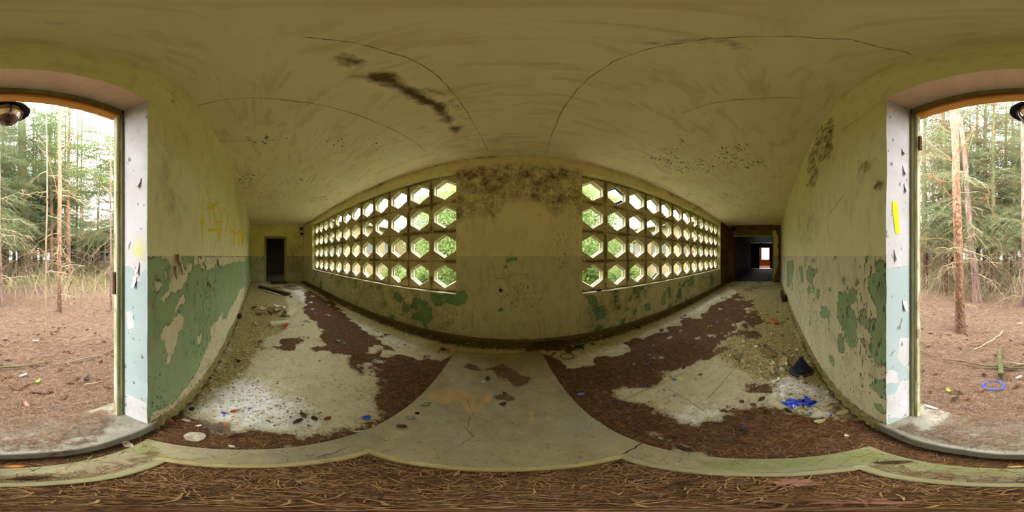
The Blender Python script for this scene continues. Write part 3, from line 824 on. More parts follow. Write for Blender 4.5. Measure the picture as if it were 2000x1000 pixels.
# pit floor
t = T('needle_mat_soil', 0.95, 0.1)
c = t.mix(t.rng(t.noise(50, 6, .75), .35, .65), (74, 50, 32), (30, 21, 13))
c = t.mix(t.rng(t.noise(9, 4), .5, .75), c, (60, 42, 24))
t.col(c); t.bump(t.noise(60, 6, .75), .7, .02)
M_soil = t.mat
PZ = -0.012
gp = [dn(p, PZ) for p in P_]
V, F = sheet(gp[0], gp[1], gp[2], gp[3], 40, 40)
V[:, 2] += (fbm(V[:, 0] + 3, V[:, 1] + 3, 9, 4, 5) - .5) * .02
link('trim_2', mesh_np('pit_floor', V, F, smooth=True), M_soil, kind='structure')

# ------------------------------------------------------------------ raised threshold under the door wall
t = T('threshold_concrete', 0.9, 0.2)
c = t.mix(t.rng(t.noise(9, 6, .65), .3, .7), (150, 146, 130), (116, 108, 90))
c = t.mix(t.rng(t.m('ADD', t.noise(4, 6, .7), t.m('MULTIPLY', t.noise(60, 5, .7), .3)), .48, .58), t.mix(t.rng(t.noise(70, 5, .7), .35, .65), (112, 80, 60), (72, 48, 36)), c)
t.col(c); t.bump(t.noise(40, 5), .4, .01)
M_thr = t.mat
mb = MB()
for i in range(12):
    x0 = -.68 + i * 1.34 / 12; x1 = x0 + 1.34 / 12
    f0 = YS + .020 + .004 * math.sin(i * 2.1); f1 = YS + .020 + .004 * math.sin((i + 1) * 2.1)
    z = SILL
    mb.add([(x0, f0, 0), (x1, f1, 0), (x1, f1 + .002, z - .008), (x0, f0 + .002, z - .008), (x0, f0 - .006, z), (x1, f1 - .006, z), (x1, YO - .12, z - .02), (x0, YO - .12, z - .02), (x0, YO - .12, -.1), (x1, YO - .12, -.1)],
           [(1, 0, 3, 2), (2, 3, 4, 5), (5, 4, 7, 6), (6, 7, 8, 9)])
link('trim_3', mb.mesh('threshold'), M_thr, kind='structure')
# plaster ledge along the foot of the door wall
for nm, a, b in (('baseboard_southwest', XW + .02, -.66), ('baseboard_southeast', .64, XE - .02)):
    mb = MB(); k = 140; vs = []
    for i in range(k + 1):
        x = (a + (b - a) * (i / k) ** 2) if a > 0 else (b + (a - b) * (1 - i / k) ** 2)
        d = .016 + .008 * math.sin(i * 1.3) + random.uniform(-.003, .003)
        hz = .075 + random.uniform(-.012, .012) + .055 * math.exp(-(abs(x) - .64) / .45)
        vs += [(x, YS + d + .01, 0), (x, YS + d, hz), (x, YS - .004, hz + .035)]
    fs = []
    for i in range(k):
        p = 3 * i; fs += [(p + 3, p, p + 1, p + 4), (p + 4, p + 1, p + 2, p + 5)]
    mb.add(vs, fs)
    link(nm, mb.mesh(nm), simple(nm + '_plaster', (170, 156, 104), (112, 104, 56), 14, obj=False), kind='structure')
for nm, a, b in (('baseboard_north', XW + .02, 7.9),):
    mb = MB(); k = 120; vs = []
    for i in range(k + 1):
        x = a + (b - a) * i / k
        d = .020 + random.uniform(-.003, .003)
        vs += [(x, YN - d, 0), (x, YN - d + .003, .062), (x, YN + .004, .074)]
    fs = []
    for i in range(k):
        p = 3 * i; fs += [(p, p + 3, p + 4, p + 1), (p + 1, p + 4, p + 5, p + 2)]
    mb.add(vs, fs)
    link(nm, mb.mesh(nm), simple('red_brown_skirting', (136, 112, 82), (104, 84, 56), 25, obj=False), kind='structure')
# ------------------------------------------------------------------ the two screens of hexagon-holed concrete blocks
t = T('weathered_concrete_block', 0.92, 0.15)
oi = t.n('ShaderNodeObjectInfo')
mid = t.noise(7, 6, .65); fine = t.noise(45, 5, .65)
c = t.mix(t.rng(mid, .3, .7), (224, 210, 166), (204, 190, 146))
c = t.mix(t.m('MULTIPLY', oi.outputs['Random'], .35), c, (186, 170, 124))
ox, oy, oz = t.xyz(t.objco())
ey = t.m('MAXIMUM', t.m('ABSOLUTE', ox), t.m('ABSOLUTE', oz))
gr = t.m('MULTIPLY', t.rng(t.m('ADD', ey, t.m('MULTIPLY', t.noise(10, 6, .7), .09)), .265, .31), t.rng(t.noise(2.3, 3), .45, .55))
c = t.mix(t.m('MULTIPLY', gr, .75), c, (74, 60, 34))
sp = t.rng(t.noise(30, 4, .65), .62, .68)
c = t.mix(t.m('MULTIPLY', sp, t.m('MULTIPLY', t.rng(t.noise(3, 3), .45, .6), .8)), c, (70, 58, 32))
t.col(c); t.bump(t.m('ADD', fine, t.m('MULTIPLY', mid, .8)), .4, .01)
M_block = t.mat
M_rim = simple('whitewashed_hexagon_rim', (222, 216, 190), (186, 176, 136), 14, bump=.3, obj=False)
M_mortar = simple('grimy_mortar', (112, 98, 60), (82, 70, 42), 18, bump=.5, obj=False)
M_blue = T('blue_glass', .35, .5).col((30, 62, 196)).mat
M_red = T('red_glass', .35, .5).col((150, 26, 40)).mat
HW, HH, HS = .222, .2175, .085
def hexagon(s):
    return [(0, HH * s), (HW * s, HS * s), (HW * s, -HS * s), (0, -HH * s), (-HW * s, -HS * s), (-HW * s, HS * s)]
def block_mesh(bw, bh):
    mb = MB()
    a, b = bw / 2 - .004, bh / 2 - .004
    def half(y, s, sq, sx, rev):
        h = hexagon(s)
        p = [(0, sq[1]), (sq[0] * sx, sq[1]), (sq[0] * sx, -sq[1]), (0, -sq[1]), h[3], (h[2][0] * sx, h[2][1]), (h[1][0] * sx, h[1][1]), h[0]]
        vs = [(x, y, z) for x, z in p]
        f = tuple(range(8))
        mb.add(vs, [f if rev else f[::-1]])
    sq = (a - .005, b - .005)
    for sx in (1, -1):
        half(0, 1.0, sq, sx, sx < 0); half(.11, .88, (a, b), sx, sx > 0)
    # bevelled rim and side faces
    c0 = [(-sq[0], 0, -sq[1]), (sq[0], 0, -sq[1]), (sq[0], 0, sq[1]), (-sq[0], 0, sq[1])]
    c1 = [(-a, .006, -b), (a, .006, -b), (a, .006, b), (-a, .006, b)]
    c2 = [(x, .11, z) for x, _, z in c1]
    mb.add(c0 + c1 + c2, [(i, 4 + i, 4 + (i + 1) % 4, (i + 1) % 4) for i in range(4)] + [(4 + i, 8 + i, 8 + (i + 1) % 4, 4 + (i + 1) % 4) for i in range(4)])
    # the throat: bright chamfer, groove, step, back part
    prof = [(1.0, 0), (.965, .028), (.965, .060), (.985, .062), (.985, .070), (.915, .071), (.88, .11)]
    vs = []
    for s, y in prof:
        vs += [(x, y, z) for x, z in hexagon(s)]
    for j in range(len(prof) - 1):
        fs = [(j * 6 + i, j * 6 + (i + 1) % 6, j * 6 + 6 + (i + 1) % 6, j * 6 + 6 + i) for i in range(6)]
        b0 = len(mb.v) if j == 0 else b0
        if j == 0:
            mb.v.extend(vs)
        mb.f.extend([tuple(b0 + k for k in f[::-1]) for f in fs]); mb.m.extend([2 if j in (2, 3) else 1] * 6)
    return mb.mesh('hexagon_block')
def shard(parent, cx, cz, k0, k1, s0, s1, m, label):
    """what is left of a pane along the rim, from corner k0 to corner k1"""
    mb = MB(); ho, hi = hexagon(s0), hexagon(s1)
    n = k1 - k0
    for y in (.066, .072):
        mb.v.extend([(cx + ho[k % 6][0], YB + y, cz + ho[k % 6][1]) for k in range(k0, k1 + 1)])
        mb.v.extend([(cx + hi[k % 6][0] * random.uniform(.96, 1.02), YB + y, cz + hi[k % 6][1] * random.uniform(.96, 1.02)) for k in range(k0, k1 + 1)])
    q = n + 1
    for i in range(n):
        mb.f += [(i, q + i, q + i + 1, i + 1), (2 * q + i, 2 * q + i + 1, 3 * q + i + 1, 3 * q + i), (q + i, 3 * q + i, 3 * q + i + 1, q + i + 1)]
        mb.m += [0, 0, 0]
    return link('pane_remnant', mb.mesh('pane_remnant'), m, parent=parent, label=label)
for wi, (a, b) in enumerate((W1, W2)):
    bw = (b - a) / 12; bh = (WZ1 - WZ0) / 4
    mb = MB()
    for i in range(13):
        x = a + i * bw; mb.box((x - .007, YB + .010, WZ0), (x + .007, YB + .12, WZ1))
    for j in range(5):
        z = WZ0 + j * bh; mb.box((a, YB + .011, z - .007), (b, YB + .119, z + .007))
    win = link('window_%d' % (wi + 1), mb.mesh('mortar_joints'), M_mortar, kind='structure')
    bm_ = block_mesh(bw, bh)
    for i in range(12):
        for j in range(4):
            col = i if wi else 11 - i
            o = link('hexagon_block', bm_, [M_block, M_rim, M_mortar], parent=win)
            o.location = (a + (i + .5) * bw + random.uniform(-.002, .002), YB + random.uniform(-.003, .003), WZ0 + (j + .5) * bh)
            o.rotation_euler = (random.uniform(-.004, .004), random.uniform(-.004, .004), 0)
    hx = lambda n: (a + (n - .5) * bw) if wi else (b - (n - .5) * bw)
    hz = lambda r: WZ1 - (r - .5) * bh
    if wi:
        shard(win, hx(2), hz(1), -1, 1, .97, .84, M_blue, 'remnant of a blue pane along the upper rim')
        shard(win, hx(2), hz(1), 2, 3, .97, .70, M_blue, 'remnant of a blue pane in the lower corner')
        shard(win, hx(4), hz(4), 2, 3, .97, .78, M_blue, None)
        shard(win, hx(6), hz(1), -1, 1, .97, .80, M_red, 'remnant of a red pane along the upper rim')
        shard(win, hx(2), hz(3), 3, 4, .97, .90, M_red, None)
    else:
        shard(win, hx(7), hz(1), 0, 1, .97, .45, M_red, 'large remnant of a red pane in the upper corner')
        shard(win, hx(7), hz(1), 4, 6, .97, .86, M_red, None)
        shard(win, hx(3), hz(4), 2, 3, .97, .78, M_red, 'remnant of a red pane along the lower rim')

# ------------------------------------------------------------------ wall_west with its dark doorway
def wallx_with_door(name, X, Yd0, Yd1, Zd, th, mats, sgn):
    ys = np.linspace(YS - .1, YN + .1, 70); zs_ = np.linspace(0, ZC + .04, 70)
    ys = snap(ys, [Yd0, Yd1]); zs_ = snap(zs_, [Zd])
    Yg, Zg = np.meshgrid(ys, zs_, indexing='ij')
    V = np.stack([np.full_like(Yg, X), Yg, Zg], -1).reshape(-1, 3)
    a, b = Yg.shape; idx = np.arange(a * b).reshape(a, b)
    F = np.stack([idx[:-1, :-1], idx[1:, :-1], idx[1:, 1:], idx[:-1, 1:]], -1).reshape(-1, 4)
    if sgn > 0:
        F = F[:, ::-1]
    cc = V[F].mean(1)
    F = F[~((cc[:, 1] > Yd0) & (cc[:, 1] < Yd1) & (cc[:, 2] < Zd))]
    X2 = X + sgn * th
    parts = [(V, F, 0)]
    parts.append((*sheet((X, Yd0, 0), (X2, Yd0, 0), (X2, Yd0, Zd), (X, Yd0, Zd), 3, 30), 0))
    parts.append((*sheet((X, Yd1, 0), (X2, Yd1, 0), (X2, Yd1, Zd), (X, Yd1, Zd), 3, 30), 0))
    parts.append((*sheet((X, Yd0, Zd), (X2, Yd0, Zd), (X2, Yd1, Zd), (X, Yd1, Zd), 3, 10), 0))
    for c, d, e, f in ((YS - .4, Yd0, 0, ZC), (Yd1, YN + .4, 0, ZC), (Yd0, Yd1, Zd, ZC)):
        parts.append((*sheet((X2, c, e), (X2, d, e), (X2, d, f), (X2, c, f), 1, 1), 0))
    V, F, MI = join_sheets(parts)
    n1 = fbm(V[:, 1] + 13, V[:, 2] + sgn, 1.4, 5, 101 + sgn); n2 = fbm(V[:, 1] + 3, V[:, 2], 3, 4, 131 + sgn)
    mold = np.clip((n1 - .47) * 4, 0, .8)
    chip = np.full(len(V), .5); algae = np.clip(1 - V[:, 2] / .4, 0, 1) * .5
    paint = np.clip((n2 - .62) * 5, 0, .8) * (V[:, 1] < .4)
    return link(name, mesh_np(name, V, F, dict(mold=mold, chip=chip, algae=algae, paint=paint), MI), mats, kind='structure')
WD0, WD1, WDZ = .34, 1.45, 2.53
wallx_with_door('wall_west', XW, WD0, WD1, WDZ, .22, M_wall_e, -1)
M_frame_y = simple('yellowed_door_frame', (176, 164, 96), (140, 130, 74), 12, obj=False)
door2 = link('door_2', None, None, kind='structure', loc=(XW, (WD0 + WD1) / 2, 0))
def lbox(name, parent, lo, hi, m, **kw):
    """a box given in world coordinates under a parent Empty"""
    c0 = parent.location
    mb = MB(); mb.box([lo[i] - c0[i] for i in range(3)], [hi[i] - c0[i] for i in range(3)])
    me = mb.mesh(name)
    bmm = bmesh.new(); bmm.from_mesh(me)
    bmesh.ops.bevel(bmm, geom=bmm.edges[:], offset=min(.004, min(hi[i] - lo[i] for i in range(3)) * .2), segments=1, affect='EDGES')
    bmm.to_mesh(me); bmm.free()
    return link(name, me, m, parent=parent, **kw)
lbox('door_jamb', door2, (XW - .2, WD0 - .10, 0), (XW + .022, WD0 + .03, WDZ + .1), M_frame_y)
lbox('door_jamb', door2, (XW - .2, WD1 - .03, 0), (XW + .022, WD1 + .10, WDZ + .1), M_frame_y)
lbox('door_head', door2, (XW - .2, WD0 + .03, WDZ - .03), (XW + .022, WD1 - .03, WDZ + .1), M_frame_y)
# rooms beyond: plain shells, dark because little daylight finds its way in
def shell(name, lo, hi, m, skip=()):
    mb = MB(); x0, y0, z0 = lo; x1, y1, z1 = hi
    fs = dict(floor=[(x0, y0, z0), (x1, y0, z0), (x1, y1, z0), (x0, y1, z0)], ceil=[(x0, y0, z1), (x0, y1, z1), (x1, y1, z1), (x1, y0, z1)],
              south=[(x0, y0, z0), (x0, y0, z1), (x1, y0, z1), (x1, y0, z0)], north=[(x0, y1, z0), (x1, y1, z0), (x1, y1, z1), (x0, y1, z1)],
              west=[(x0, y0, z0), (x0, y1, z0), (x0, y1, z1), (x0, y0, z1)], east=[(x1, y0, z0), (x1, y0, z1), (x1, y1, z1), (x1, y1, z0)])
    for k, q in fs.items():
        if k not in skip:
            mb.quad(*q)
    return link(name, mb.mesh(name), m, kind='structure')
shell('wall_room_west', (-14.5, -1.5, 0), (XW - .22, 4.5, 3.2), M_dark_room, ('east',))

# ------------------------------------------------------------------ wall_east: broken portal, brick showing, dim rooms behind
PD0, PD1, PDZ = -.05, 2.18, 2.66
we = link('wall_east', None, None, kind='structure', loc=(XE, 1, 0))
def wbox(name, lo, hi, m, parent=we):
    return lbox(name, parent, lo, hi, m)
M_lintel = simple('stained_lintel_concrete', (128, 112, 68), (92, 78, 46), 7, obj=False)
wbox('brick_pilaster', (XE, PD1, 0), (XE + .3, YN + .3, ZC + .25), M_brick)
wbox('brick_panel', (XE, YS - .3, 2.98), (XE + .3, PD1, ZC + .25), M_brick)
wbox('lintel', (XE - .01, YS + .16, PDZ), (XE + .29, PD1, 2.98), M_lintel)
# painted pilaster on the door-wall side, its plaster broken away along a ragged edge
mb = MB()
prof = [(-.05, 0), (-.05, PDZ), (-.05, 2.95), (-.22, 2.97), (-.26, 2.82), (-.36, 2.6), (-.38, 2.3), (-.33, 2.05), (-.37, 1.8), (-.35, 1.4), (-.38, 1.1), (-.30, .8), (-.20, .5), (-.12, .25), (-.10, 0)]
mb.add([(XE - .03, y, z) for y, z in prof] + [(XE + .02, y, z) for y, z in prof], [tuple(range(len(prof)))] + [(i, i + len(prof), (i + 1) % len(prof) + len(prof), (i + 1) % len(prof)) for i in range(len(prof))])
for i in range(len(mb.v)):
    x, y, z = mb.v[i]; mb.v[i] = (x - XE, y - 1, z)
me = mb.mesh('painted_plaster')
link('painted_plaster', me, M_wall_e, parent=we)
wbox('brick_pier', (XE, YS - .3, 0), (XE + .3, PD0, 2.98), M_brick)
door3 = link('door_3', None, None, kind='structure', loc=(XE, 1, 0))
lbox('door_head', door3, (XE - .05, PD0 - .02, PDZ - .05), (XE + .05, PD1, PDZ + .02), M_frame_y)
lbox('door_jamb', door3, (XE - .05, PD0 - .06, 0), (XE + .05, PD0, PDZ - .05), M_frame_y)
# a dark socket hole in the brick
lbox('socket_hole', we, (XE - .012, 2.08, 3.02), (XE + .01, 2.3, 3.2), M_gap_shade)
# long dim passage, a doorway at its end and a window beyond
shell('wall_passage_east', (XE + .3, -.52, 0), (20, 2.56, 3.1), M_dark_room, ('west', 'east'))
ep = link('wall_passage_end', None, None, kind='structure', loc=(20, 1, 0))
M_orange = simple('ochre_orange_plaster', (190, 122, 58), (150, 92, 42), 6, obj=False)
EY0, EY1, EZ = .22, 1.50, 2.57
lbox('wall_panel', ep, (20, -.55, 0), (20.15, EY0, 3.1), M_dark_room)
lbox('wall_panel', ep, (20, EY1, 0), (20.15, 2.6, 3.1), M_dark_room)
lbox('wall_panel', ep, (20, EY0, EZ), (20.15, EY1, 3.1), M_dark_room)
shell('wall_room_east', (20.15, -1, 0), (25, 3.5, 3.1), M_orange, ('west', 'east'))
er = link('wall_room_end', None, None, kind='structure', loc=(25, 1, 0))
WY0, WY1, WW0, WW1 = .38, 1.62, .93, 2.70
lbox('wall_panel', er, (25, -1.1, 0), (25.2, WY0, 3.1), M_orange)
lbox('wall_panel', er, (25, WY1, 0), (25.2, 3.6, 3.1), M_orange)
lbox('wall_panel', er, (25, WY0, 0), (25.2, WY1, WW0), M_orange)
lbox('wall_panel', er, (25, WY0, WW1), (25.2, WY1, 3.1), M_orange)
win3 = link('window_3', None, None, kind='structure', loc=(25, 1, 0))
lbox('window_frame', win3, (24.97, WY0, WW0), (25.1, WY0 + .05, WW1), M_orange)
lbox('window_frame', win3, (24.97, WY1 - .1, WW0), (25.1, WY1, WW1), M_orange)
lbox('window_frame', win3, (24.97, WY0, WW0), (25.1, WY1, WW0 + .05), M_orange)
mb = MB(); mb.tube([(-.02, .38, 1.0), (-.02, -.0, 2.35), (-.02, .55, 2.25)], .02, 5)
link('broken_sash', mb.mesh('broken_sash'), M_gap_shade, parent=win3)

# ------------------------------------------------------------------ the doorway's frame
t = T('flaking_green_white_frame', .8, .3)
c = t.mix(t.rng(t.noise(16, 5, .6, t.scaled((1, 1, .15))), .4, .62), (196, 190, 164), (146, 142, 92))
c = t.mix(t.m('MULTIPLY', t.rng(t.noise(26, 4, .6, t.scaled((1, 1, .3))), .6, .66), .7), c, (106, 88, 54))
t.col(c); t.bump(t.noise(40, 4), .3, .01)
M_fr = t.mat
M_fr_g = simple('grey_green_rebate', (142, 140, 96), (104, 100, 64), 14, obj=False, stretch=(1, 1, .3))
M_fr_o = simple('bare_orange_wood', (206, 158, 84), (182, 128, 62), 5, obj=False, stretch=(1, 6, 6))
M_fr_r = simple('red_brown_bead', (166, 96, 52), (120, 66, 36), 9, obj=False)
d1 = link('door_1', None, None, kind='structure', loc=(0, YF, SILL))
for sx, X in ((1, DX0), (-1, DX1)):
    j = lambda a, b: sorted((X + sx * a, X + sx * b))
    lo, hi = j(-.0, .022); lbox('door_jamb', d1, (lo, YF - .04, SILL - .02), (hi, YF, DZ), M_fr_g)
    lo, hi = j(.004, .046); lbox('door_jamb', d1, (lo, YF - .042, SILL - .03), (hi, YF - .012, DZ - .06), M_fr)
lbox('door_head', d1, (DX0, YF - .05, DZ - .06), (DX1, YF, DZ + .0), M_fr_g)
lbox('door_bead', d1, (DX0 + .02, YF - .03, DZ - .082), (DX1 - .02, YF + .004, DZ - .06), M_fr_r)
lbox('door_head', d1, (DX0 + .03, YF - .065, DZ - .105), (DX1 - .03, YF - .002, DZ - .082), M_fr_o)
M_rust = simple('rusty_iron', (88, 54, 34), (52, 36, 26), 30)
for x, z in ((DX0 + .052, 1.34), (DX1 - .052, 2.25)):
    lbox('hinge', d1, (x - .008, YF - .04, z - .06), (x + .004, YF - .018, z + .07), M_rust)

# ------------------------------------------------------------------ outdoor lamp over the doorway
M_enamel = simple('black_enamel', (34, 28, 34), (22, 18, 22), 9, rough=.5)
t = T('grimy_lamp_glass', .25, .5)
c = t.mix(t.rng(t.noise(12, 4), .35, .65), (206, 178, 122), (126, 84, 46))
t.col(c); M_lampglass = t.mat
lamp = link('lantern', None, None, loc=(-.025, -1.0, 2.60), label='rusty caged outdoor lamp with a dark round shade hanging over the doorway', cat='lamp')
mb = MB(); mb.lathe([(.045, .30), (.050, .24), (.075, .19), (.138, .115), (.112, .138), (.134, .110), (.07, .178), (.0, .20)], 28)
link('lamp_shade', mb.mesh('lamp_shade', True), M_enamel, parent=lamp)
mb = MB()
pr = []
for i in range(13):
    z = .165 - i * .0125
    r = .062 + .012 * math.sin(math.pi * i / 12) + (.004 if i % 2 else 0)
    pr.append((r * 1.12 * (1 - .25 * (i / 12) ** 3), z))
mb.lathe(pr, 24); link('glass_jar', mb.mesh('glass_jar', True), M_lampglass, parent=lamp)
mb = MB(); mb.lathe([(.058, .035), (.066, .02), (.062, -.005), (.045, -.03), (.02, -.045), (.012, -.06), (.0, -.062)], 20)
link('lamp_cap', mb.mesh('lamp_cap', True), M_rust, parent=lamp)
mb = MB()
for k in range(5):
    a = k * 2 * math.pi / 5 + .5
    mb.tube([(math.cos(a) * r, math.sin(a) * r, z) for r, z in ((.075, .185), (.088, .11), (.09, .08), (.078, .02), (.05, -.025))], .006, 6)
mb.tube([(math.cos(a) * .091, math.sin(a) * .091, .085) for a in np.linspace(0, 2 * math.pi, 21)], .0045, 5, cap=False)
link('cage', mb.mesh('cage'), M_enamel, parent=lamp)
mb = MB(); mb.tube([(0, 0, .28), (0, 0, .36), (0, .06, .42), (0, .26, .42)], .018, 8)
link('bracket', mb.mesh('bracket'), M_rust, parent=lamp)
# ================================================================== OUTSIDE
GZ = 0.115      # forest floor outside the door
# ------------------------------------------------------------------ litter of single pine needles
def needle_litter(name, P, lo, hi, rad, segs, tones, kind_mat, tilt=.22, label=None, parent=None, **kw):
    n = len(P)
    r = np.random.default_rng(len(P))
    L = r.uniform(lo, hi, n); th = r.uniform(0, 2 * np.pi, n); ti = r.normal(0, tilt, n)
    d = np.stack([np.cos(th) * np.cos(ti), np.sin(th) * np.cos(ti), np.sin(ti)], -1)
    s = np.stack([-np.sin(th), np.cos(th), np.zeros(n)], -1)
    bend = r.normal(0, .22, n)[:, None] * L[:, None]
    rings = []
    for k in range(segs + 1):
        f = k / segs - .5
        c = P + d * (L[:, None] * f) + s * bend * (f * f * 4 - 1) * .5
        rr = rad * (1 if segs == 1 else (1.0 if k < segs else .5))
        for q in range(3):
            a = q * 2 * np.pi / 3
            rings.append(c + (s * np.cos(a) + np.array([0, 0, 1.0]) * np.sin(a)) * rr)
    V = np.stack(rings, 1).reshape(-1, 3)
    nv = 3 * (segs + 1)
    f1 = []
    for k in range(segs):
        for q in range(3):
            f1.append([3 * k + q, 3 * k + (q + 1) % 3, 3 * k + 3 + (q + 1) % 3, 3 * k + 3 + q])
    F = (np.array(f1)[None] + (np.arange(n) * nv)[:, None, None]).reshape(-1, 4)
    tone = np.repeat(r.random(n), nv)
    return link(name, mesh_np(name, V, F, dict(tone=tone)), kind_mat, kind='stuff', label=label, parent=parent, **kw)
t = T('dry_pine_needle', .7, .3)
a = t.attr('tone')
c = t.mix(t.rng(a, 0, .45), (76, 48, 30), (128, 88, 56))
c = t.mix(t.rng(a, .45, .8), c, (170, 126, 82))
c = t.mix(t.rng(a, .88, .95), c, (206, 166, 104))
t.col(c); M_needle = t.mat
t = T('pale_tan_needle', .7, .3)
t.col(t.mix(t.attr('tone'), (132, 94, 58), (206, 166, 112))); M_needle3 = t.mat
t = T('sun_bleached_needle', .7, .3)
a = t.attr('tone')
c = t.mix(t.rng(a, 0, .5), (84, 62, 47), (130, 102, 78))
c = t.mix(t.rng(a, .5, .9), c, (160, 128, 98))
t.col(c); M_needle2 = t.mat

# ------------------------------------------------------------------ forest floor and courtyard ground
t = T('forest_floor_litter', .95, .1)
x, y, z = t.xyz()
dist = t.m('SQRT', t.m('ADD', t.m('MULTIPLY', x, x), t.m('MULTIPLY', y, y)))
fine = t.noise(42, 6, .75); mid = t.noise(5, 6, .65)
c = t.mix(t.rng(fine, .34, .64), (122, 101, 83), (70, 54, 44))
c = t.mix(t.m('MULTIPLY', t.rng(mid, .45, .7), .6), c, (104, 79, 62))
c = t.mix(t.m('MULTIPLY', t.rng(t.noise(90, 3, .6), .62, .68), .7), c, (160, 128, 100))
gf = t.rng(t.m('ADD', dist, t.m('MULTIPLY', t.m('SUBTRACT', t.noise(.45, 6, .65), .5), 11)), 5.5, 10)
c = t.mix(t.m('MULTIPLY', gf, .8), c, t.mix(t.rng(fine, .35, .65), (120, 116, 72), (102, 92, 62)))
t.col(c); t.bump(t.m('ADD', fine, mid), .6, .03)
M_ground = t.mat
us = np.linspace(-1, 1, 150); us = np.sign(us) * np.abs(us) ** 2.2 * 60
vs_ = YO - .04 - np.linspace(0, 1, 120) ** 2.2 * 60
Xg, Yg = np.meshgrid(us, vs_, indexing='ij')
und = (fbm(Xg + 200, Yg + 200, .35, 4, 7) - .5) * .22 * np.clip((-Yg - 1.2) / 3, 0, 1) + (fbm(Xg + 200, Yg + 200, 3.5, 4, 8) - .5) * .035 * np.clip((-Yg - .9) / .6, 0, 1)
V = np.stack([Xg, Yg, GZ + und], -1).reshape(-1, 3)
a, b = Xg.shape; idx = np.arange(a * b).reshape(a, b)
F = np.stack([idx[:-1, :-1], idx[:-1, 1:], idx[1:, 1:], idx[1:, :-1]], -1).reshape(-1, 4)
link('ground_forest', mesh_np('ground_forest', V, F, smooth=True), M_ground, kind='structure')
def gz(x, y):
    """height of the forest floor"""
    X = np.array([x], float); Y = np.array([y], float)
    return float(GZ + ((fbm(X + 200, Y + 200, .35, 4, 7) - .5) * .22 * np.clip((-Y - 1.2) / 3, 0, 1) + (fbm(X + 200, Y + 200, 3.5, 4, 8) - .5) * .035 * np.clip((-Y - .9) / .6, 0, 1))[0])
t = T('courtyard_turf', .95, .1)
fine = t.noise(24, 6, .7)
c = t.mix(t.rng(fine, .3, .7), (96, 116, 40), (70, 88, 30))
c = t.mix(t.m('MULTIPLY', t.rng(t.noise(1.2, 5), .5, .65), .5), c, (128, 122, 60))
t.col(c); t.bump(fine, .6, .03); M_turf = t.mat
CZ = .02
V, F = sheet((-60, YNO - .02, CZ), (60, YNO - .02, CZ), (60, 70, CZ), (-60, 70, CZ), 40, 30)
link('ground_courtyard', mesh_np('ground_courtyard', V, F), M_turf, kind='structure')

# ------------------------------------------------------------------ needles lying about
def rand_quad(n, a, b, c, d, r):
    u = r.random(n)[:, None]; v = r.random(n)[:, None]
    return np.array(a) * (1 - u) * (1 - v) + np.array(b) * u * (1 - v) + np.array(c) * u * v + np.array(d) * (1 - u) * v
r = np.random.default_rng(5)
P = rand_quad(13000, P_[0], P_[1], P_[2], P_[3], r)
cen = np.mean(P_, 0); P = cen + (P - cen) * .985
P[:, 2] = PZ + .004 + r.random(len(P)) * .03
PT = rand_quad(800, P_[0], P_[1], P_[2], P_[3], r); PT = cen + (PT - cen) * .93; PT[:, 2] = PZ + .032 + r.random(len(PT)) * .008
needle_litter('pine_needle_litter', P, .035, .075, .0015, 2, 0, M_needle, label='brown pine needles filling the sunken mat well below the viewer', cat='needles')
def scatter_floor(n, x0, x1, y0, y1, thr, r):
    X = r.uniform(x0, x1, n * 8); Y = r.uniform(y0, y1, n * 8)
    uw, vw = warp(X, Y); f = np.clip(fields(uw, vw, toF(NEED), .13) + (fbm(X + 9, Y + 2, 5.0, 5, 41) - .5) * np.clip(.25 + 1.3 * (np.hypot(X, Y) - .7), .25, 2.3) * (fields(uw, vw, toF(NEED), .4) > .05), 0, 1); f = np.maximum(f, fields(X, Y, EDGE_XY, .05)) + r.normal(0, .10, len(X))
    k = f > thr
    X, Y = X[k][:n], Y[k][:n]
    return np.stack([X, Y, .010 + r.random(len(X)) * .016], -1)
def off_landing(P):
    return P[fields(P[:, 0], P[:, 1], [[tuple(q[:2]) for q in (A_, B_, C_, D_)]], .02) < .5]
P = off_landing(scatter_floor(13000, -1.8, 2.2, YS + .03, 1.6, .5, r))
P = P[~((np.abs(P[:, 0]) < .72) & (P[:, 1] < YS + .045))]
needle_litter('pine_needle_litter', P, .035, .065, .0010, 2, 0, M_needle, label='brown pine needles drifted on the floor around the concrete landing', cat='needles')
P = off_landing(scatter_floor(9000, -6, 6.5, YS + .05, YN - .06, .48, r))
needle_litter('pine_needle_litter', P, .035, .065, .0011, 1, 0, M_needle, label='brown pine needles in drifts along both arms of the corridor', cat='needles')
P = off_landing(np.stack([r.uniform(-3.2, 3.4, 2600), r.uniform(YS + .06, YN - .06, 2600), .006 + r.random(2600) * .006], -1))
needle_litter('pine_needle_litter', P, .03, .06, .0010, 1, 0, M_needle, tilt=.06, label='single pine needles strewn thinly over the pale floor', cat='needles')
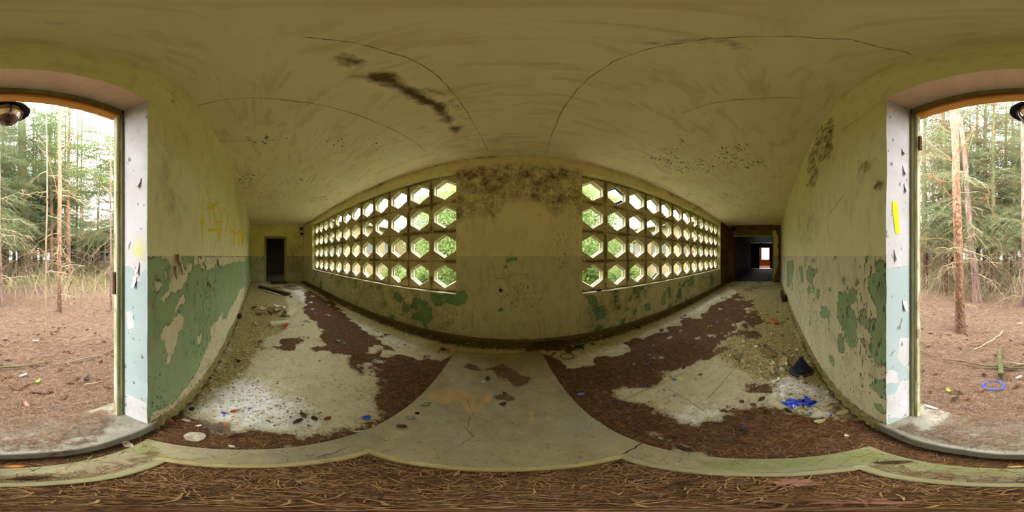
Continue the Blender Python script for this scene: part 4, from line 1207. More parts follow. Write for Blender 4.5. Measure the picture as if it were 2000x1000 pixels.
# strays on the landing and curbs
Pq = np.concatenate([rand_quad(160, A_, B_, P_[1], P_[0], r), rand_quad(50, A_, P_[0], P_[3], eL, r), rand_quad(60, P_[1], B_, eR, P_[2], r), rand_quad(60, eL, eR, C_, D_, r)])
nm = rand_quad(3000, eL, eR, C_, D_, r)
nmask = fields(nm[:, 0], nm[:, 1], toL([Z8([(750, 200), (800, 150), (900, 170), (960, 220), (1040, 200), (1170, 150), (1260, 200), (1340, 260), (1480, 300), (1440, 370), (1300, 410), (1200, 330), (1100, 300), (1060, 230), (940, 240), (840, 230)])]), .05) > .5
Pq = np.concatenate([Pq, nm[nmask][:350], P_[0] + (P_[1] - P_[0]) * r.random(320)[:, None] + (A_ - P_[0]) * (r.random(320)[:, None] * .45)])
Pq[:, 2] = ZL + .002 + r.random(len(Pq)) * .006
needle_litter('pine_needle_litter', Pq, .03, .06, .0009, 2, 0, M_needle, tilt=.06, label='stray brown pine needles lying on the concrete landing', cat='needles')
needle_litter('pine_needle_litter', PT, .05, .085, .0019, 2, 0, M_needle3, label='longer pale tan needles on top of the litter in the mat well', cat='needles')
# threshold and outside
nT = 5200
X = r.uniform(-.57, .55, nT); Y = -r.uniform(.53, .88, nT)
tk = fbm(X + 3, Y + 8, 4, 4, 17) + .25 * ((np.abs(Y) > .6) * (np.abs(X) < .42)) > .5
X, Y = X[tk], Y[tk]; nT = len(X)
needle_litter('pine_needle_litter', np.stack([X, Y, SILL - .006 + r.random(nT) * .016], -1), .03, .06, .0010, 2, 0, M_needle2, tilt=.12, label='pale brown pine needles lying across the threshold slab', cat='needles')
def out_pts(n, r0, r1, seed):
    r = np.random.default_rng(seed)
    az = R(180) + r.uniform(R(-45), R(45), n); rr = np.sqrt(r.uniform(r0 ** 2, r1 ** 2, n))
    X, Y = rr * np.sin(az), rr * np.cos(az)
    k = Y < YO - .02
    X, Y = X[k], Y[k]
    Z = GZ + ((fbm(X + 200, Y + 200, .35, 4, 7) - .5) * .22 * np.clip((-Y - 1.2) / 3, 0, 1) + (fbm(X + 200, Y + 200, 3.5, 4, 8) - .5) * .035 * np.clip((-Y - .9) / .6, 0, 1))
    return np.stack([X, Y, Z + .002 + r.random(len(X)) * .02], -1)
needle_litter('pine_needle_litter', out_pts(17000, .8, 2.4, 31), .035, .07, .0012, 2, 0, M_needle2, label='reddish brown pine needles carpeting the ground outside the doorway', cat='needles')
needle_litter('pine_needle_litter', out_pts(16000, 2.2, 5.5, 32), .05, .10, .0020, 1, 0, M_needle2, label='reddish brown pine needles carpeting the ground beneath the nearer pines', cat='needles')

# ------------------------------------------------------------------ bark, needles, leaves
t = T('flaky_pine_bark', .9, .15)
o = t.objco(); oz = t.xyz(o)[2]
vv = t.vor(38, t.scaled((1, 1, .45), o)); nn = t.noise(20, 5, .65, t.scaled((1, 1, .4), o))
up = t.rng(t.m('ADD', oz, t.m('MULTIPLY', nn, 1.2)), .9, 3.0)
lo_c = t.mix(t.rng(nn, .35, .65), (122, 98, 78), (78, 60, 47))
hi_c = t.mix(t.rng(nn, .35, .62), (160, 124, 98), (120, 86, 64))
c = t.mix(up, lo_c, hi_c)
c = t.mix(t.m('MULTIPLY', t.rng(vv, .5, .68), .75), c, (110, 70, 48))
t.col(c); t.bump(t.m('SUBTRACT', nn, vv), .9, .02); M_bark_pine = t.mat
t = T('grey_violet_pine_bark', .9, .15)
o = t.objco(); nn = t.noise(18, 5, .65, t.scaled((1, 1, .18), o))
t.col(t.mix(t.rng(nn, .35, .65), (134, 110, 96), (80, 60, 52))); t.bump(nn, .9, .02); M_bark_grey = t.mat
t = T('mossy_spruce_bark', .9, .15)
o = t.objco(); nn = t.noise(12, 6, .65, t.scaled((1, 1, .5), o)); oz = t.xyz(o)[2]
c = t.mix(t.rng(nn, .35, .65), (112, 90, 70), (72, 56, 44))
c = t.mix(t.m('MULTIPLY', t.rng(t.m('ADD', oz, t.m('MULTIPLY', nn, 2)), 2.8, 5), .7), c, (98, 98, 58))
t.col(c); t.bump(nn, .9, .03); M_bark_spruce = t.mat
M_twig = simple('dry_pale_twig', (164, 148, 116), (126, 108, 80), 9, bump=0)
M_twig_r = simple('brown_branch_bark', (146, 98, 64), (104, 72, 50), 9, bump=0)
def leafmat(name, a, b, trans=.35):
    t = T(name, .6, .3)
    tn = t.attr('tone')
    c = t.mix(tn, a, b)
    t.col(c)
    tr = t.n('ShaderNodeBsdfTranslucent'); t.put(tr.inputs['Color'], c)
    mx = t.n('ShaderNodeMixShader', {0: trans})
    t.t.links.new(t.b.outputs[0], mx.inputs[1]); t.t.links.new(tr.outputs[0], mx.inputs[2])
    t.t.links.new(mx.outputs[0], t.t.nodes['Material Output'].inputs['Surface'])
    return t.mat
M_spruce = leafmat('spruce_needles', (72, 92, 60), (114, 132, 88))
M_pine = leafmat('pine_needles', (72, 94, 48), (118, 138, 76))
M_leaf = leafmat('fresh_green_leaves', (86, 112, 50), (142, 156, 92), .4)
M_grass = leafmat('grass_blades', (112, 118, 62), (158, 152, 100), .3)
M_grass_g = leafmat('green_grass_blades', (88, 110, 48), (140, 148, 80), .35)
M_deadneedle = leafmat('dead_reddish_needles', (168, 106, 70), (202, 140, 98), .2)

def tube_np(pts, r0, r1, n=3):
    pts = np.array(pts, float); k = len(pts)
    d = np.gradient(pts, axis=0); d /= np.linalg.norm(d, axis=1)[:, None] + 1e-9
    a = np.cross(d, [.13, .37, .91]); a /= np.linalg.norm(a, axis=1)[:, None] + 1e-9
    b = np.cross(d, a)
    rr = np.linspace(r0, r1, k)[:, None]
    V = np.concatenate([pts + (a * math.cos(2 * math.pi * q / n) + b * math.sin(2 * math.pi * q / n)) * rr for q in range(n)], 0)
    V = V.reshape(n, k, 3).transpose(1, 0, 2).reshape(-1, 3)
    F = np.array([[i * n + q, i * n + (q + 1) % n, (i + 1) * n + (q + 1) % n, (i + 1) * n + q] for i in range(k - 1) for q in range(n)])
    return V, F
def cat_np(parts):
    b = 0; Vs = []; Fs = []
    for V, F in parts:
        Vs.append(V); Fs.append(F + b); b += len(V)
    return np.concatenate(Vs), np.concatenate(Fs)
def needles_on(lines, per_m, length, width, r, spread=.9):
    """single-triangle needles along polylines"""
    Ps, Ds = [], []
    for L in lines:
        L = np.array(L, float)
        seg = np.linalg.norm(np.diff(L, axis=0), axis=1)
        for i, s in enumerate(seg):
            k = max(1, int(s * per_m))
            f = r.random(k)[:, None]
            Ps.append(L[i] * (1 - f) + L[i + 1] * f)
            Ds.append(np.repeat(((L[i + 1] - L[i]) / (s + 1e-9))[None], k, 0))
    P = np.concatenate(Ps); D = np.concatenate(Ds)
    q = r.normal(0, 1, P.shape); q -= (q * D).sum(1)[:, None] * D; q /= np.linalg.norm(q, axis=1)[:, None] + 1e-9
    d = D * .55 + q * spread; d /= np.linalg.norm(d, axis=1)[:, None]
    s = np.cross(d, r.normal(0, 1, P.shape)); s /= np.linalg.norm(s, axis=1)[:, None] + 1e-9
    ln = length * r.uniform(.7, 1.2, len(P))[:, None]
    V = np.stack([P - s * width / 2, P + s * width / 2, P + d * ln], 1).reshape(-1, 3)
    F = np.arange(len(V)).reshape(-1, 3)
    return V, F, np.repeat(r.random(len(P)), 3)
def dead_branch(base, az, L, r, droop=.5, rad=.012, sub=6):
    """a bare drooping branch with side twigs -> list of tubes"""
    out = []
    n = 6
    dirv = np.array([math.sin(az), math.cos(az), 0])
    rise = r.uniform(-.05, .3)
    pts = [np.array(base) + dirv * L * (i / n) + np.array([0, 0, L * (rise * (i / n) - droop * (i / n) ** 2)]) + r.normal(0, .02 * L, 3) * (i > 0) for i in range(n + 1)]
    out.append(tube_np(pts, rad, rad * .25))
    for k in range(sub):
        i = r.integers(1, n); p = pts[i]
        a2 = az + r.choice([-1, 1]) * r.uniform(.3, 1.3); l2 = L * r.uniform(.15, .45)
        d2 = np.array([math.sin(a2), math.cos(a2), r.uniform(-.9, .25)])
        q = [p + d2 * l2 * f + np.array([0, 0, -.4 * l2 * f * f]) + r.normal(0, .02 * l2, 3) * (f > 0) for f in (0, .35, .7, 1)]
        out.append(tube_np(q, rad * .45, rad * .15))
        for _ in range(2):
            j = r.integers(1, 4); d3 = d2 + r.normal(0, .6, 3); l3 = l2 * .4
            out.append(tube_np([q[j], q[j] + d3 * l3 * .5, q[j] + d3 * l3 + np.array([0, 0, -.15 * l3])], rad * .25, rad * .1))
    return out
def conifer(seed, height, z0, spread, whorls, nb, droop, r0, dead_from=.6, dead_n=18, nlen=.05, per_m=75, dead_L=1.2, lean=.02):
    """trunk, bare twigs and needle sprays of one tree, base at the origin"""
    r = np.random.default_rng(seed)
    k = 14
    tp = np.array([[lean * math.sin(i * .6 + seed) * i * .3, lean * math.cos(i * .5 + seed) * i * .3, height * i / k - (.15 if i == 0 else 0)] for i in range(k + 1)])
    n = 9
    V, F = tube_np(tp, r0 * 1.15, r0 * .12, n)
    V[:n * 2] *= np.array([1, 1, 1])
    trunk = (V, F)
    at = lambda z: np.array([np.interp(z, tp[:, 2], tp[:, 0]), np.interp(z, tp[:, 2], tp[:, 1]), z])
    br, lines = [], []
    for z in np.linspace(z0, height * .97, whorls):
        f = (z - z0) / (height - z0)
        for b in range(nb):
            az = r.uniform(0, 2 * math.pi); L = spread * (1 - f) ** .7 * r.uniform(.65, 1.1) + .25
            zz = z + r.uniform(-.15, .15)
            m = 6; dv = np.array([math.sin(az), math.cos(az), 0]); sv = np.array([dv[1], -dv[0], 0])
            rise = .25 + .5 * f
            pts = [at(zz) + dv * L * (i / m) + np.array([0, 0, L * (rise * (i / m) - droop * (i / m) ** 2)]) + r.normal(0, .02, 3) * (i > 0) for i in range(m + 1)]
            br.append(tube_np(pts, .010 + .012 * L / spread, .003))
            for tt in np.arange(.22, 1.0, .16 / max(L, .4)):
                i = min(int(tt * m), m - 1); p = pts[i] + (pts[i + 1] - pts[i]) * (tt * m - i)
                for sd in (1, -1):
                    l2 = L * (.42 * (1 - tt) + .13) * r.uniform(.7, 1.2)
                    d2 = dv * .6 + sv * sd * .8 + np.array([0, 0, r.uniform(-.45, .05)])
                    q = [p, p + d2 * l2 * .5, p + d2 * l2 + np.array([0, 0, -.25 * l2])]
                    lines.append(q)
                    br.append(tube_np(q, .004, .0015))
            lines.append(pts[3:])
    dead = []
    for _ in range(dead_n):
        dead += dead_branch(at(r.uniform(dead_from, z0 + .4)), r.uniform(0, 2 * math.pi), dead_L * r.uniform(.5, 1.2), r, r.uniform(.2, .7), .007 + .0045 * dead_L)
    fol = needles_on(lines, per_m, nlen, nlen * .12, r)
    return trunk, cat_np(br), (cat_np(dead) if dead else None), fol
def plant_tree(name, parts, bark, leaf, loc, rotz, scale, label, group=None, cat='tree', meshes=None):
    root = link(name, None, None, loc=loc, rot=(0, 0, rotz), label=label, cat=cat, group=group)
    root.scale = (scale,) * 3
    if meshes is None:
        tr, br, dd, fo = parts
        meshes = [('trunk', mesh_np('trunk', *tr, smooth=True), bark)]
        if br is not None: meshes.append(('branches', mesh_np('branches', *br), M_twig_r))
        if dd is not None: meshes.append(('dead_twigs', mesh_np('dead_twigs', *dd), M_twig))
        if fo is not None: meshes.append(('foliage', mesh_np('foliage', fo[0], fo[1], dict(tone=fo[2])), leaf))
    for nm, me, m in meshes:
        link(nm, me, m, parent=root, kind='stuff' if nm != 'trunk' else None)
    return root, meshes

def px_tube(path, r, wpx, sides=12, jitter=.05, seed=0):
    """trunk along a pixel path at horizontal range r -> V, F relative to its foot, and the foot"""
    pts = [at_r(x, y, r) for x, y in path]
    foot = pts[-1].copy(); foot.z = gz(foot.x, foot.y)
    pts[-1] = foot - Vector((0, 0, .12))
    top = pts[0] + (pts[0] - pts[1]).normalized() * 4.0
    pts = [top] + pts
    rads = [wpx[0] * .00157 * r * .8] + [w * .00157 * r for w in np.interp(np.linspace(0, 1, len(path)), np.linspace(0, 1, len(wpx)), wpx)]
    # resample
    P = np.array([p - foot for p in pts]); L = np.r_[0, np.cumsum(np.linalg.norm(np.diff(P, axis=0), axis=1))]
    s = np.linspace(0, L[-1], 46)
    Q = np.stack([np.interp(s, L, P[:, i]) for i in range(3)], -1); rr = np.interp(s, L, rads)
    rg = np.random.default_rng(seed)
    th = np.linspace(0, 2 * np.pi, sides, endpoint=False)
    wob = 1 + rg.normal(0, jitter, (46, sides))
    wob[-3:] *= np.array([1.05, 1.2, 1.45])[:, None]
    V = Q[:, None] + np.stack([np.cos(th), np.sin(th), np.zeros(sides)], -1)[None] * (rr[:, None] * wob)[..., None]
    V = V.reshape(-1, 3)
    F = np.array([[i * sides + q, (i + 1) * sides + q, (i + 1) * sides + (q + 1) % sides, i * sides + (q + 1) % sides] for i in range(45) for q in range(sides)])
    return V, F, foot
def px_branches(lists, r, foot, rg, rad=.012, depth=.5):
    out = []
    for path in lists:
        k = len(path); sg = rg.choice([-1, 1]) * rg.uniform(.2, 1) * depth
        pts = [np.array(at_r(x, y, r + sg * (i / max(k - 1, 1))) - foot) for i, (x, y) in enumerate(path)]
        out.append(tube_np(pts, rad, rad * .35, 5))
        for i in range(1, k):
            for _ in range(2):
                d = rg.normal(0, .35, 3); p = pts[i]
                out.append(tube_np([p, p + d * .5, p + d + np.array([0, 0, -.12])], rad * .4, rad * .15))
    return out
def hero(name, path, r, wpx, bark, label, branches=(), dead=0, seed=1, dead_L=.8, crown=None, rad=.010, deadz=(.3, 3.2), depth=.5):
    V, F, foot = px_tube(path, r, wpx, seed=seed)
    rg = np.random.default_rng(seed)
    root = link(name, None, None, loc=foot, label=label, cat='tree')
    link('trunk', mesh_np('trunk', V, F, smooth=True), bark, parent=root)
    br = px_branches(branches, r, foot, rg, rad, depth)
    if br:
        link('branches', mesh_np('branches', *cat_np(br)), M_twig_r, parent=root, kind='stuff')
    dd = []
    zz = np.linspace(V[:, 2].min(), V[:, 2].max(), 30)
    for _ in range(dead):
        z = rg.uniform(*deadz)
        c = V[np.abs(V[:, 2] - z) < .2].mean(0); c[2] = z
        dd += dead_branch(c, rg.uniform(0, 2 * math.pi), dead_L * rg.uniform(.5, 1.3), rg, rg.uniform(.2, .8), .006 + .0012 * r, 7)
    if dd:
        link('dead_twigs', mesh_np('dead_twigs', *cat_np(dd)), M_twig, parent=root, kind='stuff')
    if crown:
        tr, b2, _, fo = crown
        link('crown_branches', mesh_np('crown_branches', *b2), M_twig_r, parent=root, kind='stuff')
        link('foliage', mesh_np('foliage', fo[0], fo[1], dict(tone=fo[2])), M_spruce, parent=root, kind='stuff')
    return root

Z4p = lambda p: zp(1780, 190, 4.545, p)
Z5p = lambda p: zp(1780, 400, 4.545, p)
ZL1 = lambda p: zp(0, 180, 4.167, p)
ZL2 = lambda p: zp(0, 400, 4.167, p)
hero('pine_tree', [(1862, 205), (1865, 260), (1867, 320), (1869, 400), (1872, 480), (1874, 560), (1876, 646)], 2.8, [15, 15, 15, 16, 17, 18, 20], M_bark_pine,
     'reddish flaky pine trunk nearest the doorway, to the right of the black lamp',
     [Z4p([(365, 560), (200, 440), (55, 330)]), Z4p([(375, 915), (280, 800), (200, 710), (120, 590), (55, 525)]), Z4p([(405, 545), (450, 450), (520, 350), (560, 260), (600, 190), (655, 65)]),
      Z4p([(350, 320), (250, 250), (165, 175)]), Z4p([(380, 300), (410, 245), (460, 190), (500, 90)]), Z4p([(360, 565), (250, 530), (60, 512)]), Z4p([(330, 280), (280, 210), (250, 150)]),
      Z4p([(360, 755), (270, 750), (200, 710), (60, 715)]), Z5p([(405, 430), (395, 380), (370, 345), (320, 310), (200, 297), (60, 312)])], dead=14, seed=3, dead_L=.7, rad=.011)
hero('pine_tree', Z4p([(400, 100), (440, 250), (460, 400), (480, 600), (490, 760), (500, 950)]) + Z5p([(510, 100), (525, 330), (550, 520), (575, 700), (592, 865)]), 4.83, [10, 10, 10, 12, 13, 15, 17], M_bark_grey,
     'greyish violet pine trunk leaning just behind the nearest reddish pine',
     [Z4p([(490, 785), (470, 650), (440, 540), (430, 400)]), Z4p([(490, 545), (520, 430), (560, 280), (630, 130)]), Z4p([(510, 790), (580, 745), (660, 770), (690, 830), (690, 900)]),
      Z4p([(500, 950), (560, 890), (680, 890), (690, 960)]), Z4p([(460, 355), (490, 260), (530, 90)]), Z5p([(500, 150), (540, 110), (640, 170), (700, 180)])], dead=16, seed=4, dead_L=1.1, rad=.014)
hero('pine_tree', ZL1([(485, 100), (485, 300), (485, 500), (487, 700), (487, 900)]) + ZL2([(482, 150), (485, 300), (480, 480), (487, 600), (482, 860)]), 3.96, [7, 7, 8, 8, 8, 9], M_bark_pine,
     'slim reddish pine trunk between the thick mossy spruce and the ruined house',
     [ZL1([(475, 880), (450, 740), (400, 580), (370, 450), (320, 380), (280, 340)]), ZL1([(495, 500), (540, 440), (620, 360), (700, 250), (780, 180)]), ZL1([(495, 400), (600, 380), (700, 350), (940, 345)]),
      ZL1([(500, 600), (640, 570), (720, 570), (940, 580)]), ZL1([(490, 890), (560, 840), (680, 770), (780, 720)]), ZL2([(500, 545), (620, 585), (720, 620), (800, 640)])], dead=12, seed=5, dead_L=.9, rad=.009)
hero('pine_sapling', [(91, 262), (92, 324), (92, 408), (90, 472), (90, 544), (89, 592), (93, 632), (93, 657)], 2.59, [2, 2.5, 3, 3.2, 3.5, 4], M_twig, 'spindly olive sapling standing bare between the slim pine and the thick spruce', ZL2([(375, 490), (180, 410), (0, 520)]) and [ZL2([(375, 380), (250, 395), (180, 410), (80, 480), (0, 525)])], dead=9, seed=6, dead_L=.5, rad=.006)
hero('pine_tree', [(1996, 235), (1997, 300), (1998, 420), (1999, 500), (2000, 540), (2000, 597)], 4.4, [6, 7, 7, 8, 9, 9], M_bark_grey, 'slender grey-brown pine trunk standing right below the black lamp', (), dead=16, seed=7, dead_L=1.0)
hero('pine_tree', Z5p([(685, 0), (690, 100), (720, 300), (732, 450), (738, 580), (745, 700)]), 8.3, [4, 5, 6, 6, 7], M_bark_grey, 'thin pine with bare arching branches right of the leaning violet trunk',
     [Z5p([(735, 440), (710, 390), (650, 350), (560, 350)]), Z5p([(740, 310), (690, 270), (600, 270), (480, 300)]), Z5p([(745, 400), (760, 300), (770, 180)]), Z5p([(730, 435), (600, 425), (480, 430)])], dead=12, seed=8, dead_L=1.2, rad=.02, depth=1)
hero('pine_tree', [(216, 250), (216, 330), (216, 450), (217, 540), (217, 606)], 4.0, [2.5, 3, 3.5, 4.5, 5], M_bark_grey, 'thin pale stem closest to the left door jamb', (), dead=10, seed=9, dead_L=.7)
hero('pine_tree', ZL2([(805, 0), (800, 150), (795, 300), (785, 420), (785, 560)]), 13, [3, 4, 5, 6], M_bark_pine, 'thin reddish trunk standing before the broken windows of the ruined house', (), dead=12, seed=10, dead_L=1.4)
for x_, y_, r_, ax in ((158, 525, 15, 0), (126, 515, 18, 0), (150, 530, 12.5, 0)):
    hero('pine_tree', [(x_ + 2, 260), (x_ + 1, 350), (x_, 450), (x_, y_ + 5)], r_, [2.5, 3, 3.5, 4.5], M_bark_grey, 'thin distant pine by the ruined house, %s from the slim reddish pine' % {158: 'third', 126: 'first', 150: 'second'}[x_], (), dead=5, seed=int(x_), dead_L=1.2)
# the thick spruce
hero('spruce_tree', [(41, 190), (43, 250), (44, 330), (46, 400), (47, 450), (48, 500), (49, 536)], 11.5, [12, 16, 20, 24, 26, 28], M_bark_spruce, 'thick mossy spruce trunk with whorls of long drooping boughs', (), dead=26, seed=11, dead_L=2.6, deadz=(1.2, 7),
     crown=conifer(91, 20, 4.0, 5.0, 32, 5, .5, .45, dead_n=0, nlen=.11, per_m=70))

# copies of three conifers make up the wood
V1 = conifer(21, 18, 2.8, 3.3, 30, 5, .45, .15, dead_n=34, nlen=.085, per_m=52, dead_L=1.9)
V2 = conifer(22, 15, 4.2, 2.9, 20, 4, .25, .095, dead_n=16, nlen=.10, per_m=70, dead_L=1.7)
V3 = conifer(23, 10, 1.2, 2.3, 20, 5, .45, .09, dead_n=14, nlen=.075, per_m=70, dead_L=1.3)
protos = {}
kinds = [('spruce_tree', V1, M_bark_spruce, M_spruce, 'drooping spruce with bare lower boughs among the trees facing the doorway', 'spruces of the forest'),
         ('pine_tree', V2, M_bark_pine, M_pine, 'tall pine with a high crown and dead lower twigs in the forest facing the doorway', 'tall pines of the forest'),
         ('young_spruce', V3, M_bark_grey, M_spruce, 'young spruce with green boughs down to the ground in the forest', 'young spruces of the forest')]
def wood(kind, loc, rz, sc, label=None, group=None):
    nm, parts, bk, lf, lab, grp = kinds[kind]
    root, ms = plant_tree(nm, parts, bk, lf, loc, rz, sc, label or lab, group or grp, 'tree', protos.get(kind))
    protos[kind] = ms
    return root
rt = random.Random(12)
spots = [(1806, 7.0, 0, .85), (1840, 15, 0, 1.0), (1858, 9.0, 0, .8), (1925, 7.5, 0, .9), (1965, 10.5, 0, 1.0), (1985, 20, 1, 1.0), (8, 14, 0, 1), (80, 15, 0, .9), (160, 26, 0, 1), (225, 12, 1, .9),
         (1950, 15, 1, .9), (134, 8.8, 1, 1.15), (100, 10.5, 1, 1.2), (236, 7.4, 1, 1.05), (66, 13.5, 1, 1.3), (1895, 13, 0, 1), (1822, 11, 1, .9), (1790, 9, 0, .95), (1845, 6.4, 0, .8), (1940, 6.2, 0, .75), (1978, 8.4, 0, .85), (108, 12.5, 0, .9), (242, 9.5, 0, .9), (28, 17, 0, 1.0), (70, 19, 0, 1.1), (150, 27, 0, 1.1), (190, 26, 0, 1.0), (222, 24, 0, 1.0), (128, 25, 0, 1), (35, 22, 1, 1.1), (90, 24, 0, 1.1), (1910, 9.2, 0, .95), (5, 16, 0, 1.05), (100, 18, 0, 1.1)]
ORD = ['first', 'second', 'third', 'fourth', 'fifth', 'sixth', 'seventh', 'eighth', 'ninth', 'tenth', 'eleventh', 'twelfth', 'thirteenth', 'fourteenth', 'fifteenth', 'sixteenth', 'seventeenth', 'eighteenth', 'nineteenth', 'twentieth']
spots.sort(key=lambda s: (s[0] + 800) % 2000)
cnt = {}
for x, rr, k, sc in spots:
    a, _ = azel(x, 500)
    px, py = rr * math.sin(a), rr * math.cos(a)
    cnt[k] = cnt.get(k, 0) + 1
    wood(k, (px, py, gz(px, py) - .05), rt.uniform(0, 6.28), sc, '%s of the nearer %s counted from the right door jamb outside' % (ORD[cnt[k] - 1] if cnt[k] <= 20 else ['twenty-first', 'twenty-second', 'twenty-third', 'twenty-fourth', 'twenty-fifth', 'twenty-sixth'][cnt[k] - 21], ['drooping spruces', 'tall pines'][k]), ['nearer spruces', 'nearer tall pines'][k])
placed = []
while len(placed) < 52:
    a = R(180) + R(rt.uniform(-46, 46)); rr = math.sqrt(rt.uniform(14 ** 2, 46 ** 2))
    px, py = rr * math.sin(a), rr * math.cos(a)
    if (-14 < px < -6.5 and -24 < py < -7) or (6.5 < px < 14 and -18 < py < -7):
        continue
    ang = math.degrees(math.atan2(px, py))
    if -161 < ang < -138 and rr < 27:
        continue
    if any((px - q[0]) ** 2 + (py - q[1]) ** 2 < 2.6 for q in placed):
        continue
    placed.append((px, py))
    wood(rt.choice([0, 1, 1, 2, 2, 0]), (px, py, GZ - .1), rt.uniform(0, 6.28), rt.uniform(.75, 1.2))

for i in range(44):
    a = R(180) + R(-48 + 96 * i / 43 + rt.uniform(-1, 1)); rr = rt.uniform(46, 57)
    wood(2, (rr * math.sin(a), rr * math.cos(a), GZ - .3), rt.uniform(0, 6.28), rt.uniform(.9, 1.5), 'young spruce in the dense edge of the wood farthest from the doorway', 'spruces at the far edge of the wood')
# grass and brush far out, tangle of dry stalks
def blades(name, P, h0, h1, wd, m, seed, lean=.5, **kw):
    r = np.random.default_rng(seed); n = len(P)
    h = r.uniform(h0, h1, n)[:, None]; th = r.uniform(0, 2 * np.pi, n); th2 = r.uniform(0, 2 * np.pi, n)
    s = np.stack([np.cos(th), np.sin(th), np.zeros(n)], -1) * wd / 2
    ln = np.stack([np.cos(th2), np.sin(th2), np.zeros(n)], -1) * h * r.uniform(.1, lean, n)[:, None]
    up = np.array([0, 0, 1.0])
    V = np.stack([P - s, P + s, P + up * h * .6 + ln * .35 - s * .7, P + up * h * .6 + ln * .35 + s * .7, P + up * h * .9 + ln], 1).reshape(-1, 3)
    F = (np.array([[0, 1, 3], [0, 3, 2], [2, 3, 4]])[None] + (np.arange(n) * 5)[:, None, None]).reshape(-1, 3)
    return link(name, mesh_np(name, V, F, dict(tone=np.repeat(r.random(n), 5))), m, kind='stuff', **kw)
P = out_pts(15000, 7.5, 30, 41); P[:, 2] -= .03
blades('forest_grass', P, .12, .38, .02, M_grass, 3, .8, label='pale yellowish green grass under the far trees', cat='grass')
P = out_pts(7500, 5.0, 22, 42)
angx = np.degrees(np.arctan2(P[:, 0], P[:, 1]))
P = P[~((angx > -160) & (angx < -138) & (np.hypot(P[:, 0], P[:, 1]) > 6.5) & (r.random(len(P)) < .75))]; P[:, 2] -= .03
blades('dry_brush', P, .3, 1.5, .011, M_twig, 4, 1.5, label='tangle of dry pale stalks between the forest trunks', cat='brush')
# ------------------------------------------------------------------ houses
M_house = simple('weathered_house_render', (172, 158, 122), (140, 126, 94), 2.5, obj=False)
M_house2 = simple('pale_ochre_house_render', (150, 132, 98), (132, 114, 80), 2.0, obj=False)
M_roof = simple('grey_roofing', (132, 126, 112), (96, 90, 78), 4, obj=False)
M_win = simple('flaking_white_window_frame', (214, 208, 192), (172, 164, 146), 8, obj=False)
M_wing_frame = simple('orange_window_frame', (168, 124, 78), (140, 98, 56), 8, obj=False)
M_pane = T('dark_window_glass', .15, .5).col((34, 36, 32)).mat
M_curtain = T('pale_reflecting_glass', .2, .5).col((96, 98, 94)).mat
def house(name, label, X, y0, y1, zt, sgn, wins, depth=9, mwall=M_house, mframe=M_win, overhang=.5, pitch=.9, mpane=M_pane, group=None, z0=-.1):
    """long wall in the plane x = X facing +sgn; wins = (ya, yb, za, zb, bars)"""
    root = link(name, None, None, loc=(X, (y0 + y1) / 2, 0), label=label, cat='building', group=group)
    yc = (y0 + y1) / 2
    Xb = X - sgn * depth
    # wall: strips around the openings
    mb = MB()
    ws = sorted(wins)
    cur = y0
    th = .3
    def wb(a, b, c, d):
        if b - a > .01 and d - c > .01:
            lo, hi = sorted((0, -sgn * th)); mb.box((lo, a - yc, c), (hi, b - yc, d))
    for ya, yb, za, zb, nb in ws:
        wb(cur, ya, z0, zt); wb(ya, yb, z0, za); wb(ya, yb, zb, zt); cur = yb
    wb(cur, y1, z0, zt)
    lo, hi = sorted((-sgn * th, -sgn * depth))
    mb.box((lo, y0 - yc, z0), (hi, y0 - yc + .3, zt)); mb.box((lo, y1 - yc - .3, z0), (hi, y1 - yc, zt))
    link('wall', mb.mesh('wall'), mwall, parent=root)
    mb = MB(); o = overhang * sgn
    mid = -sgn * depth / 2
    a0, a1 = y0 - yc - .4, y1 - yc + .4
    pf = [(o, zt - .02), (o, zt + .14), (mid, zt + pitch + .16), (-sgn * depth - o, zt + .14), (-sgn * depth - o, zt - .02)]
    mb.add([(x, a0, z) for x, z in pf] + [(x, a1, z) for x, z in pf], [(0, 1, 2, 3, 4), (9, 8, 7, 6, 5)] + [(i, 5 + i, 5 + (i + 1) % 5, (i + 1) % 5) for i in range(5)])
    link('roof', mb.mesh('roof'), M_roof, parent=root)
    for ya, yb, za, zb, nb in ws:
        fm = MB(); x0, x1 = sorted((-sgn * .16, -sgn * .08)); f = .07
        fm.box((x0, ya - yc, za), (x1, ya - yc + f, zb)); fm.box((x0, yb - yc - f, za), (x1, yb - yc, zb)); fm.box((x0, ya - yc, za), (x1, yb - yc, za + f)); fm.box((x0, ya - yc, zb - f), (x1, yb - yc, zb))
        for k in range(1, nb):
            y = ya + (yb - ya) * k / nb; fm.box((x0, y - yc - .05, za), (x1, y - yc + .05, zb))
        fm.box((x0, ya - yc, za + (zb - za) * .42), (x1, yb - yc, za + (zb - za) * .42 + .06))
        w_ = link('window_frame', fm.mesh('window_frame'), mframe, parent=root)
        pm = MB(); x0, x1 = sorted((-sgn * .13, -sgn * .12)); pm.box((x0, ya - yc + f, za + f), (x1, yb - yc - f, zb - f))
        link('pane', pm.mesh('pane'), mpane, parent=w_)
    return root
house('ruined_house', 'abandoned low house with broken white windows behind the slim reddish pine', -7.4, -23, -7.6, 3.45, 1,
      [(-13.9, -9.6, 1.0, 2.85, 5), (-17.2, -16.0, 1.0, 2.7, 2), (-20.6, -19.6, 1.0, 2.7, 2)])
house('ruined_shed', 'low grey house half hidden behind twigs on the right of the doorway view', 8.2, -19, -8.5, 3.1, -1, [(-12.6, -11.4, 1.0, 2.3, 2), (-16, -15, 1.0, 2.3, 2)])
